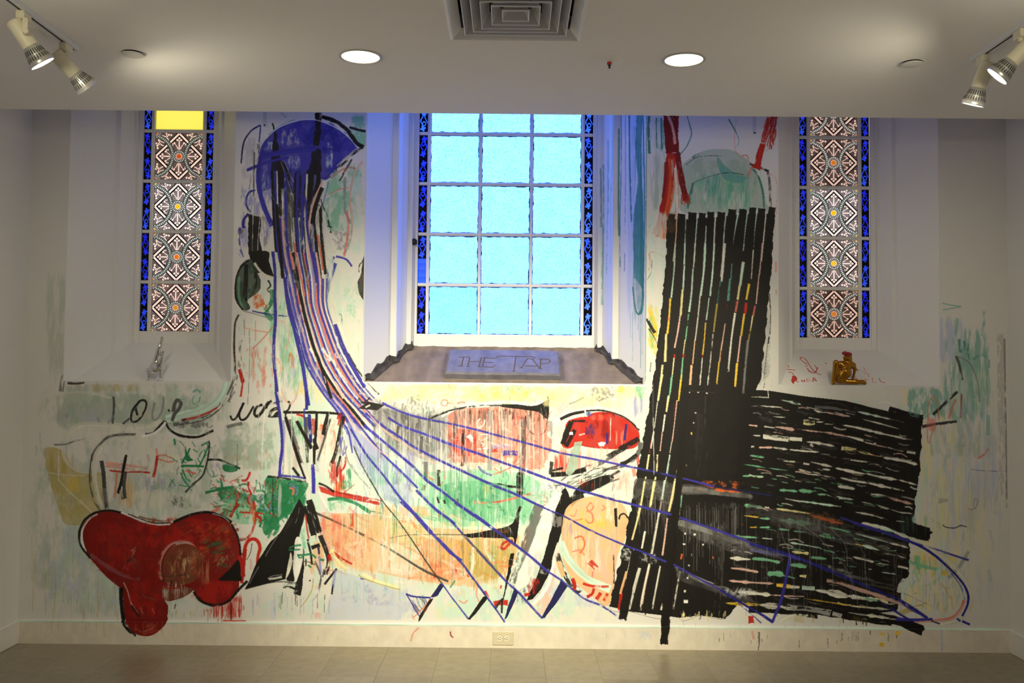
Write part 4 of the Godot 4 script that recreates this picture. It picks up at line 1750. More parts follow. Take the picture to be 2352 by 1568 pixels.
"""
# ----- the orange oval under it
@ 1260 1100 4.02
w C .9 .05 .7 .3 300 100 800 640
f o .95 .15 3 138 345 200 235 320 172 450 160 600 178 700 260 735 390 690 560 640 700 610 900 590 1100 520 1170 400 1080 250 950 150 800 118 600
w Y .7 .35 .8 .4 230 250 600 470
w C .8 .35 .9 .3 420 160 680 420
w p .7 .25 .9 .3 380 430 620 1050
w C .7 .4 1.2 .15 140 420 600 900
w r .6 .55 .9 .4 170 480 420 860
w Y .5 .5 .9 .3 300 330 600 560
s r 12 .85 .1 380 222 352 268 388 290 412 250 385 212
s r 12 .85 .1 500 240 520 270 490 290
s r 14 .85 .1 240 382 312 368
s r 16 .85 .1 352 290 400 320 408 390 370 402 340 372
s O 16 .9 .1 240 545 300 528 332 580 322 640 288 682
s r 12 .8 .1 220 670 290 655 330 700
s r 10 .7 .2 260 280 240 340 200 330
s R 50 .8 .45 380 760 420 800 450 830
s r 14 .8 .1 410 850 400 920
s m 66 .97 .05 108 575 160 700 260 830 380 930 580 1020
s K 54 .85 .35 75 690 130 830 200 950 295 1045
s o 44 .95 .1 88 760 140 900
s C 30 .85 .1 90 600 60 720 70 820
s R 34 .97 .05 220 918 242 980 232 1025
s R 22 .9 .2 318 962 400 985 560 990
s R 26 .95 .05 418 1008 402 1058 352 1088
s R 32 .92 .1 482 1050 440 1112
s R 28 .92 .1 545 1055 512 1125
w C .7 .2 .8 .3 400 950 600 1010
w o .8 .3 1.0 .3 440 1060 640 1160
w u .5 .4 1.3 .2 140 380 240 560
d u 22 4 .6 120 380 640 520 240
f o .95 .05 3 658 385 700 318 745 370 722 460 690 590 640 600
s K 16 .97 .05 650 370 662 332 700 320 732 358
s K 24 .97 .05 618 268 624 440
s K 10 .9 .1 600 700 604 900 600 960
s a 10 .7 .2 600 140 604 240
""",
"""
# ----- the dome, the red brush marks
@ 1470 260 4.612
w t .8 .05 .8 .06 76 30 270 420
w e .7 .1 1.0 .08 76 340 300 1060
w S .8 .2 .5 .3 80 60 250 380
s T 30 .85 .2 95 30 90 200 100 430
s T 12 .9 .05 172 50 178 370
s T 16 .9 .05 225 50 230 375
w e .7 .15 .8 .15 430 500 1340 1050
f e .75 .2 6 450 570 560 455 700 392 850 380 1000 400 1150 500 1225 600 1290 750 1330 950 1350 1060 480 1060 470 800
w g .85 .3 .8 .2 480 620 1320 1060
w t .8 .45 1.0 .2 520 560 1300 1050
w S .7 .4 .8 .2 560 780 1260 1040
w e .9 .1 .6 .4 480 470 840 640
w e .9 .1 .6 .4 900 480 1180 640
f t .85 .2 4 820 470 900 560 1010 640 1120 680 1040 740 900 700 840 600
s T 30 .8 .25 560 740 538 850 500 1010
s T 24 .85 .2 1190 580 1262 690 1302 850 1312 1000
s T 30 .8 .3 560 470 620 430
s k 9 .9 .2 862 636 980 632 1120 656
s k 7 .7 .35 560 742 700 682 850 640
s k 9 .7 .4 490 545 600 470 760 450 900 460
s A 26 .85 .2 1280 580 1350 622 1375 780 1380 1010
s K 20 .9 .1 1165 535 1210 560
s K 20 .9 .1 1320 600 1362 612
s r 6 .7 .1 1360 630 1440 700 1455 850 1440 1080
s O 12 .85 .15 1080 450 1130 448 1150 490
s r 6 .7 .1 1020 60 1000 250 1010 390 1060 470 1180 530
s T 12 .85 .15 500 30 530 140 545 220 500 340 420 442
t T 18 .9 .1 940 65 1000 170 1045 270 1042 320 1005 372
s r 24 .6 .4 1190 560 1130 690
s D 160 1 .02 330 20 330 200 345 440
s R 100 .98 .05 330 420 315 640 280 900 240 1100 205 1320
s R 90 .97 .08 300 900 230 1130 160 1300
s D 66 .98 .05 395 420 420 600 455 780 490 930
s O 66 .7 .25 330 480 340 700 320 900 265 1150 250 1320
s O 60 .7 .3 280 1100 230 1340
s O 40 .5 .4 390 600 400 900 380 1100
s D 30 .8 .2 270 520 262 760 240 900
s p 36 .8 .25 300 30 345 160 372 330
s p 24 .7 .3 340 500 350 700
s C 34 .7 .3 372 580 385 760 395 1000
h R 14 14 .9 .2 90 80 25 430 850 520 950
s R 64 1 .05 1302 325 1262 460 1242 590
s R 44 .97 .1 1190 555 1225 560 1280 590
h R 18 14 .85 .25 280 104 7 1320 60 1440 300
s R 46 .85 .35 1405 30 1392 200 1402 380
s R 36 .8 .4 1360 50 1330 180 1300 310
s D 14 .8 .1 1440 30 1420 200
w C .8 .1 .8 .2 80 1000 300 1568
w m .6 .4 .8 .1 80 1000 300 1568
w p .4 .4 .8 .1 1390 700 1460 1568
s r 12 .5 .4 100 1470 180 1480 250 1520
s k 6 .5 .4 90 1210 130 1140
@ 1470 560 4.356
w m .7 .2 1.0 .08 70 0 260 520
w Y .95 .2 .9 .3 70 500 190 1140
w g .8 .45 1.0 .3 70 560 190 1120
w C .9 .1 .8 .2 170 340 250 1000
w C .8 .2 .8 .2 70 1120 200 1420
s K 34 .9 .2 70 750 110 830 150 890
t K 14 .9 .1 90 850 140 930 180 1020
s k 8 .6 .2 120 160 110 280 70 360
s r 16 .5 .3 90 90 100 180 85 260
s r 20 .5 .4 1360 180 1360 280
s r 16 .4 .4 1360 460 1365 520
w L .9 .05 1.0 .3 1130 480 1310 1450
w a .6 .4 2.0 1.0 1150 1180 1260 1380
s K 9 .9 .1 1295 500 1305 700 1300 900
s K 16 .95 .05 1290 930 1265 1150 1235 1440
s C 12 .9 .1 1285 1000 1250 1300 1232 1440
s k 30 .5 .5 1240 480 1270 420
w C .8 .1 .8 .2 1310 500 1390 1400
s A 12 .7 .3 110 1190 100 1280
""",
"""
# ----- the black bars and slats
@ 0 0 1
p K .99 .02 2 1533 505 1552 503 1578 504 1604 501 1640 499 1672 496 1710 492 1745 490 1779 492 1778 500 1772 600 1761 720 1748 860 1736 900 1728 1010 1710 1120 1568 1112 1520 1120 1455 1140 1478 1010 1500 880 1516 760 1530 600
p K .99 .02 3 1700 893 1765 897 1858 911 1938 920 2013 938 2117 962 2116 1034 2108 1108 2095 1196 2086 1232 2089 1270 2083 1319 2060 1343 2064 1395 2060 1402 1990 1410 1880 1400 1780 1395 1700 1385 1664 1420 1610 1412 1560 1418 1520 1412 1450 1404 1399 1392 1425 1290 1450 1165 1462 1110 1570 1100 1690 1110
# a few longer bars that stand out of the block at the right
s K 24 1 .03 2040 945 2080 955 2120 966
s K 26 1 .05 2020 1190 2070 1206 2138 1232
s K 30 1 .03 2060 1200 2100 1218 2136 1228
s K 18 1 .05 2030 1300 2086 1322
s K 18 1 .05 2000 1355 2070 1370
s K 20 1 .05 1960 1405 2040 1420 2080 1432 2120 1448
s K 20 1 .03 1850 1398 1950 1412 2050 1428
s K 16 1 .05 1720 1398 1800 1402 1880 1412
# bar tops
@ 1470 260 4.612
s K 80 1 .03 335 1070 325 1250 318 1420
s K 82 1 .02 440 1068 430 1250 420 1420
s K 84 1 .02 556 1052 540 1250 525 1420
s K 80 1 .02 660 1060 640 1250 630 1420
s K 74 1 .02 748 1045 745 1250 735 1420
s K 84 1 .02 862 1050 845 1250 830 1420
s K 92 1 .02 978 1018 960 1200 940 1420
s K 78 1 .02 1095 1015 1065 1200 1040 1420
s K 80 1 .02 1195 1000 1165 1200 1140 1420
s K 78 1 .02 1290 1008 1265 1200 1250 1420
s K 80 1 .02 1402 995 1365 1200 1345 1420
f n .5 .4 2 295 1070 370 1070 360 1250 300 1240
# light between the upper bars
s o 16 .9 .3 388 1075 380 1300 350 1568
s m 13 .95 .05 485 1078 478 1300 468 1568
s m 15 .95 .05 607 1075 590 1300 574 1568
s m 16 .95 .05 700 1195 690 1380 682 1568
s C 17 .95 .05 800 1065 788 1250 778 1568
s m 18 .95 .08 912 1055 890 1250 876 1568
t m 22 .95 .1 1040 1055 1015 1180 982 1390
t m 22 .95 .05 1140 1030 1112 1250 1092 1460
t m 16 .95 .05 1240 1020 1218 1200 1205 1390
s C 15 .95 .08 1335 1030 1315 1250 1285 1568
s m 10 .9 .3 1205 1400 1190 1568
@ 1470 560 4.356
s m 18 .95 .05 352 -5 340 250 312 540
s Y 22 .97 .03 302 545 288 760 272 900
s r 20 .9 .05 290 735 288 765
s y 26 .95 .08 262 900 250 1180
s y 22 .95 .05 225 1210 205 1380 180 1568
s m 18 .95 .05 448 -5 440 250 430 460
s y 24 .92 .1 425 460 405 720
s p 18 .95 .05 400 720 380 860 345 1040
s R 18 .95 .05 344 1105 342 1140
s y 15 .95 .05 340 1140 320 1330
s g 20 .9 .1 315 1330 300 1480 280 1568
s C 15 .95 .05 548 -5 535 240
s m 20 .95 .08 528 250 515 480 490 680
s g 16 .9 .1 485 700 455 960
s y 14 .95 .05 450 960 430 1110
s R 20 .95 .05 434 1105 432 1140
s g 18 .95 .08 428 1140 410 1360
s Y 20 .95 .1 408 1360 385 1568
s m 24 .95 .06 652 -5 635 280 605 520
s C 16 .95 .06 600 520 578 740 552 960
s o 14 .92 .12 548 960 525 1200
s o 22 .95 .05 515 1210 500 1410
s m 20 .95 .06 742 -5 725 280 700 520
s m 16 .95 .06 690 540 662 760
s Y 16 .95 .06 655 790 640 980 625 1110
s R 10 .95 .05 626 1105 624 1135
s C 11 .95 .05 622 1140 600 1410
s C 30 .9 .3 846 -5 828 200 810 380
s T 22 .85 .3 805 370 775 600
s M 20 .85 .35 770 600 735 880
s C 15 .85 .3 730 900 705 1150 678 1410
s t 12 .9 .05 918 200 908 350
s t 26 .95 .05 900 350 880 570
s D 14 .7 .3 870 600 855 790
s p 15 .92 .12 850 800 820 1000
s o 16 .92 .12 818 1000 795 1180
s Y 18 .95 .1 790 1180 765 1400
s m 12 .9 .1 1040 0 1030 70
s m 30 .92 .15 1032 180 1000 420
s y 26 .92 .1 995 420 975 560
s r 26 .92 .05 972 570 955 680
s C 22 .9 .2 950 690 915 940 880 1280
s C 13 .85 .3 1132 60 1112 350
s Y 24 .95 .12 1090 400 1062 560
s R 30 .97 .03 1060 590 1050 700
s Y 22 .95 .08 1042 700 1010 920
s p 18 .95 .06 1005 920 975 1180
s Y 24 .95 .08 970 1190 950 1430
s p 16 .95 .05 1222 -5 1195 300
s p 14 .95 .08 1190 300 1160 600
s r 22 .92 .05 1150 620 1130 720
s y 17 .92 .1 1125 720 1105 860
s M 20 .8 .3 1100 860 1085 960
s a 26 .8 .35 1080 960 1050 1250 1030 1500
h K 30 14 .9 .2 60 98 6 260 100 1240 1300
""",
"""
@ 1220 860 4.9
s y 17 .95 .06 1480 0 1450 150 1425 300
s C 14 .9 .1 1420 310 1400 480 1385 600
s C 20 .9 .2 1380 640 1345 830
s R 14 .9 .1 1345 760 1330 880
s y 22 .95 .08 1325 900 1300 1070
s y 20 .92 .08 1290 1150 1240 1400 1200 1568
s g 16 .95 .06 1588 0 1560 200
s y 24 .95 .05 1545 240 1520 420
s C 20 .95 .08 1505 450 1480 640
s p 14 .92 .1 1475 650 1450 860
s y 24 .95 .06 1420 900 1412 1090
s y 22 .95 .06 1400 1150 1365 1330 1335 1490
s Y 17 .95 .08 1692 0 1665 200
s p 14 .9 .15 1640 290 1610 560 1585 760
s D 12 .9 .1 1605 330 1605 480
s m 20 .95 .06 1560 900 1525 1120
s C 15 .95 .06 1520 1150 1490 1300
s p 18 .92 .08 1480 1330 1440 1568
s C 13 .9 .1 1580 760 1560 880
s y 15 .92 .08 1700 700 1680 860
s y 22 .95 .06 1660 950 1640 1120
s R 18 .9 .05 1600 1330 1585 1400
s y 17 .92 .08 1620 1170 1600 1330
s o 20 .95 .05 1795 0 1785 110
s C 12 .9 .05 1900 0 1895 120
s C 10 .9 .1 1990 20 1985 120
s C 14 1 0 1768 200 1785 202
s C 14 1 0 1868 200 1885 202
s C 14 1 0 1965 208 1985 210
s C 14 1 .1 1740 308 1765 304
s C 14 1 0 1722 422 1738 420
s C 16 1 0 1842 430 1858 430
s C 14 1 0 1822 540 1832 545
s Y 18 1 0 1800 650 1806 675
s y 12 1 .3 1745 1010 1750 1035
s k 90 .45 .5 1890 430 1880 800 1850 1160
s A 20 .5 .5 1960 240 1950 700
s A 18 .5 .5 1980 870 1945 1180
s a 5 .5 .2 1700 180 1850 185 2058 205
@ 1260 1100 4.02
f A .85 .3 4 800 10 900 -5 1185 60 1180 200 1100 230 1000 190 920 170 850 150 785 190
w a .6 .4 1.6 1.2 800 -10 1180 140
f A .9 .35 4 1240 50 1400 60 1600 100 1849 130 1849 190 1600 175 1400 160 1240 150
f a .6 .6 4 1240 70 1400 76 1600 110 1849 140 1849 170 1600 150 1400 130 1240 120
w O .8 .35 .8 1.0 1340 0 1849 130
s K 66 1 .03 1240 170 1500 180 1849 210
d a 30 6 .75 800 150 1190 230 360
d a 44 6 .7 1230 210 1849 300 620
s y 20 .95 .05 885 20 860 190 830 330 770 560
s y 24 .95 .05 978 20 940 240
s C 20 .95 .08 890 480 860 640
s m 22 .95 .05 1072 10 1045 190
s C 22 .95 .05 1020 300 985 500 950 690
s p 20 .95 .06 930 800 895 960 850 1210
s y 22 .95 .05 1165 20 1140 160 1110 300
s p 18 .92 .06 1095 360 1070 560 1050 700
s C 18 .92 .08 1030 800 1000 960 955 1200
s p 26 .9 .1 1180 420 1150 620
s R 34 .95 .08 1150 650 1130 780
s C 24 .9 .1 1120 830 1080 1050 1040 1210
s g 16 .9 .05 1228 150 1215 260
s y 16 .92 .06 1210 260 1195 400
s O 20 .9 .1 1232 690 1220 740
s C 18 .95 .2 1212 850 1185 1000 1150 1200
s C 24 .9 .1 760 740 720 920
s R 24 .9 .1 690 960 680 1000
s R 30 .92 .1 672 1050 650 1210
s o 24 .92 .1 720 850 700 920 660 1060
s C 32 .95 .05 840 820 790 1000 740 1200
s C 18 .95 .05 930 780 880 1000 840 1210
w L .9 .25 1.8 1.4 660 620 800 760
w L .85 .3 1.8 1.4 830 670 1010 790
w L .8 .35 1.8 1.4 1140 800 1260 900
s L 40 .8 .4 1290 880 1500 970 1700 1030
f A .7 .45 4 1215 840 1500 960 1849 1080 1849 1150 1500 1030 1215 930
f A .85 .4 4 1215 370 1500 460 1849 600 1849 720 1600 640 1400 560 1215 470
f L .5 .75 4 1215 375 1500 465 1849 605 1849 650 1500 510 1215 430
w a .7 .4 1.8 .4 1220 370 1700 620
s C 20 1 0 1255 500 1270 505
s C 22 1 0 1340 508 1362 510
s C 16 1 .1 1240 600 1262 598
s C 18 1 .2 1420 600 1432 605
s C 16 1 0 1290 790 1300 800
s C 22 1 0 1275 910 1292 912
s C 24 1 .05 1250 1030 1268 1036
s W 34 1 0 1245 1128 1290 1128
s O 16 .9 .2 1515 715 1520 730
s C 14 .9 .2 1320 690 1325 710
s y 30 .95 .2 1225 1220 1260 1260
h y 30 10 .9 .1 60 95 8 1200 1230 1640 1300
h K 26 16 .95 .1 60 94 8 1200 1190 1640 1270
h K 20 16 .95 .1 60 97 8 560 1130 1160 1220
s A 60 .6 .5 1590 560 1580 900 1550 1250
s K 70 1 .02 802 655 760 900 720 1100 682 1300
s K 66 1 .02 1150 850 1120 1000 1090 1200 1080 1300
""",
"""
# slits of ground between the black slats
@ 1640 860 4.021
l m 20 .95 .15 620 235 700 250 800 275
l C 17 .97 .05 430 288 520 295 630 304
s C 14 .9 .2 345 205 400 205 500 212
l C 9 .9 .1 340 292 400 290
l C 14 .97 .05 545 386 600 392 660 394
s W 10 1 0 495 145 503 215
l C 16 .9 .2 920 325 980 345 1060 350
s a 30 .6 .5 930 300 1100 310 1230 335
l p 18 .92 .15 1040 350 1150 370 1260 390
l m 16 .9 .2 1320 340 1450 370 1620 410
l C 11 .85 .3 1480 380 1600 405 1750 440
s y 40 .9 .3 825 440 860 450 930 445
s e 30 .85 .4 880 450 960 450
l C 12 .95 .05 820 420 880 420
l C 10 .95 .05 945 436 1010 438
l C 10 .9 .3 1020 455 1110 458
l C 20 .9 .2 1370 410 1440 430 1560 460 1700 500
l C 20 .92 .15 1180 465 1300 485 1450 520 1620 560 1850 605
l p 16 .95 .08 320 465 400 475
l C 18 .97 .05 460 478 560 492
l p 26 .95 .06 560 482 660 495 740 510
l p 16 .95 .08 760 502 900 520 1100 545 1300 590 1450 640 1640 680
s Y 14 .9 .2 1400 625 1470 640
l C 22 .95 .08 1220 565 1350 600 1500 640
l C 16 .95 .2 360 560 430 565
s C 46 .95 .18 450 570 560 582 690 598
s C 34 .97 .06 695 590 760 595 815 600
l C 22 .92 .2 850 620 950 630 1110 660
s C 30 .85 .4 890 640 910 670
l C 18 .92 .1 340 665 370 665
l p 22 .95 .1 412 672 540 672
l C 20 .97 .05 540 672 680 690
l C 24 .97 .05 695 692 830 705 970 715
l C 12 .85 .3 980 732 1070 740
s y 40 .97 .05 1175 680 1240 685 1310 700
l y 30 .95 .06 1310 700 1450 735 1560 755
s r 16 .8 .3 1460 738 1510 744
l C 30 .95 .08 1560 765 1700 785 1880 830
s C 24 .9 .2 1780 712 1860 725
l g 20 .92 .15 330 745 400 755 465 765
l C 10 .85 .3 580 775 680 785
l C 18 .85 .35 640 795 750 805
s C 20 .9 .15 825 820 880 828
l C 18 .9 .15 890 805 1000 830 1090 850
l C 17 .97 .05 1170 775 1280 790 1410 806
l C 8 .9 .1 1480 826 1520 832
l g 13 .95 .06 270 828 360 840 475 860
l g 14 .95 .06 505 862 600 875 680 885
l C 16 .95 .1 745 890 860 915 1000 930
l C 20 .9 .2 780 875 900 905
l C 14 .9 .2 1000 870 1070 880
l C 28 .97 .06 1120 862 1250 890 1400 918
l C 26 .97 .06 1400 912 1540 945 1690 970
l C 12 .95 .08 1700 970 1790 995 1880 1020
l g 24 .95 .06 265 935 340 935
l g 22 .95 .06 360 938 455 940
l C 24 .9 .2 1000 930 1120 958
l C 30 .97 .06 1165 952 1290 980 1420 1000
l C 26 .97 .05 1420 1000 1560 1030 1760 1075
l g 10 .9 .1 530 960 580 966
l g 12 .9 .1 710 968 815 985
l g 13 .95 .06 845 990 940 996
l g 22 .9 .2 600 1065 680 1068 770 1078
l g 36 .95 .06 780 1068 900 1082 1030 1110
l m 22 .95 .1 1040 1110 1160 1135 1290 1155
l C 22 .85 .3 1140 1030 1220 1040 1300 1055
l C 16 .92 .1 1380 1088 1480 1105 1590 1120
l p 20 .92 .1 1590 1125 1700 1160 1830 1195
l m 20 .95 .06 710 1155 820 1170 1000 1195 1170 1218
l C 14 .92 .08 1360 1175 1480 1200 1620 1240
l C 12 .92 .1 1620 1240 1720 1270 1830 1282
l C 16 .9 .1 1300 1268 1450 1295 1600 1340
l C 14 .95 .1 1680 1350 1760 1358
l g 30 .95 .06 280 1205 360 1215 450 1225
s C 16 .95 .05 468 1225 505 1227
l y 26 .95 .06 575 1238 700 1255 890 1282
l n 60 .6 .4 860 1290 1000 1310 1200 1370
s A 120 .55 .35 300 1240 500 1290 750 1350 1000 1400 1300 1450
w A .7 .3 1.2 .2 0 1170 300 1240
l O 26 .85 .3 0 1060 120 1070 260 1080
l O 34 .7 .4 900 1300 1050 1340 1240 1385
l Y 20 .95 .06 275 1300 340 1308 412 1316
l g 18 .95 .06 420 1325 515 1330
l g 34 .8 .25 590 1340 750 1360 910 1385
l Y 18 .95 .06 330 1408 400 1408
l g 18 .95 .08 420 1410 515 1408
l g 20 .95 .08 600 1425 690 1435
l g 24 .95 .08 730 1445 850 1452
l g 18 .92 .1 1060 1410 1150 1430 1260 1455
l m 22 .95 .06 1300 1465 1450 1500 1560 1530
l C 30 .95 .06 1360 1370 1500 1400 1650 1440
l m 20 .92 .1 1500 1400 1640 1440 1800 1500
l g 24 .95 .08 180 1490 300 1498 420 1505
l m 16 .95 .08 440 1508 540 1518
s R 8 .9 .1 250 1380 270 1388
l C 30 .97 .05 1650 1450 1760 1490 1850 1530
h C 46 12 .9 .25 150 12 3 340 250 1880 1250
h g 20 12 .9 .25 130 12 3 290 880 1500 1300
h p 14 11 .9 .25 130 11 3 340 300 1880 1250
h A 40 26 .5 .5 240 11 3 440 280 1400 1240
h A 16 22 .5 .5 160 13 3 1400 520 1780 1240
h K 22 18 .98 .1 260 11 3 460 300 1400 1240
h K 8 18 .98 .1 160 13 3 1400 520 1780 1240
""",
"""
@ 1640 1180 3.675
h A 50 24 .5 .5 240 12 4 120 100 1560 800
h C 26 10 .9 .25 140 10 4 140 200 1500 820
h g 22 10 .9 .25 130 12 4 300 100 1500 560
h K 20 16 .98 .1 240 11 3 140 200 1500 820
s A 150 .6 .3 480 20 700 60 850 110 1050 170 1300 240 1640 320
w a .5 .4 1.6 .4 480 0 1100 160
w n .5 .4 1.2 1.0 780 0 1060 70
w C .6 .55 2.2 2.0 1180 90 1330 150
l m 16 .92 .08 640 240 760 260 880 285
l g 18 .95 .08 880 180 960 195 1080 215
h K 24 5 .9 0 26 92 4 880 190 1090 210
l g 14 .9 .1 960 110 1050 125 1150 155
l m 14 .92 .1 1210 170 1340 205 1480 240
l C 14 .9 .15 1480 245 1560 262 1640 285
l Y 18 .92 .08 1180 250 1270 270 1380 300
l m 18 .92 .08 1250 262 1330 285 1390 305
l C 12 .9 .15 1430 330 1520 345 1620 372
l y 26 .95 .06 655 315 720 325 800 332
l g 30 .95 .06 820 365 880 370 950 378
l g 16 .9 .1 920 300 980 315 1020 325
l C 22 .92 .1 1170 360 1240 378 1350 405
l C 16 .92 .1 1380 415 1480 430
s C 18 .92 .1 1550 440 1600 450 1640 462
l m 20 .95 .06 1410 490 1470 498 1530 505
l m 16 .9 .1 1050 410 1080 415
l g 14 .9 .1 1130 440 1200 445
l C 12 .9 .1 1110 525 1180 530 1230 538
l C 8 .9 .1 1300 465 1330 465
l C 30 .95 .08 130 370 200 375 310 382
l g 34 .92 .08 320 375 440 385 560 410
l g 44 .95 .05 640 428 710 432 780 448
l p 26 .9 .2 140 455 240 465 375 490
l g 60 .97 .03 450 505 520 500 590 512
l y 26 .92 .1 720 520 780 525
l p 26 .92 .12 120 560 250 572 420 582 500 585
s Y 34 .97 .04 525 598 600 605 640 612
s C 26 .95 .08 640 612 720 618
s m 38 .95 .06 740 620 850 628
l C 40 .97 .06 850 640 1000 665 1130 695
l C 34 .97 .06 1130 690 1270 712 1380 722
l g 26 .9 .1 1270 712 1380 730
l y 24 .9 .15 1350 705 1470 745
l C 36 .95 .08 200 655 320 665 480 682
l p 16 .95 .06 480 682 620 690 760 695
l Y 14 .92 .08 760 712 950 740 1150 770 1300 785
l C 18 .92 .1 1150 775 1300 790 1480 805
l Y 26 .92 .1 100 750 240 760 380 765
l C 40 .85 .3 380 765 550 780 700 790
s L 50 .8 .35 640 790 800 800 990 835
l C 20 .9 .1 1130 830 1260 850 1380 862
l C 26 .92 .1 1280 850 1430 872 1540 890
s W 40 .8 .3 1000 840 1080 860
s K 8 1 0 535 835 535 865
s K 7 1 0 1090 880 1092 920
s K 8 1 0 1200 900 1202 935
s K 8 1 0 1255 905 1256 930
s K 8 1 0 1284 905 1286 942
w C .9 .1 .6 .4 180 830 1000 925
w M .35 .4 .8 .3 420 840 1400 930
s R 44 .92 .15 310 860 315 925
s C 30 .7 .3 550 900 640 860 700 850
s A 34 .8 .45 -10 620 150 680 300 740 380 770
w L .9 .3 1.8 1.6 60 600 330 720
s A 60 .75 .4 0 180 200 230 400 300 600 360
w a .7 .45 1.8 1.2 60 160 420 300
s A 60 .8 .4 950 460 1150 530 1350 580 1540 620
s L 50 .6 .55 960 450 1150 510
s p 34 .85 .15 950 560 1060 580 1200 630 1350 675 1560 750 1700 820
s u 34 .5 .4 300 300 640 350
w Y .6 .4 .9 .3 1620 280 2050 560
w g .75 .45 1.0 .4 1640 330 1860 520
w y .8 .35 .8 .3 1560 560 2060 900
w C .7 .4 .6 .3 1850 440 2140 880
s g 40 .85 .2 1720 350 1720 420 1740 470
s g 26 .8 .25 1640 400 1760 440 1880 465
h g 20 10 .75 .2 90 100 50 1660 420 2000 620
h M 12 16 .4 .3 120 80 40 1560 560 2060 860
s M 40 .6 .4 1560 840 1700 790 1800 760
s Y 50 .8 .2 1950 480 1940 520
d g 26 4 .6 1640 300 2120 700 280
d u 18 4 .5 1660 300 2120 700 300
s a 30 .6 .3 1980 540 2080 430 2150 310
s Y 20 .8 .2 2000 360 2010 400
s k 9 .85 .3 1930 92 1960 112 2030 118 2080 98 2130 108
s a 14 .5 .3 1670 50 1700 42 1730 52
""",
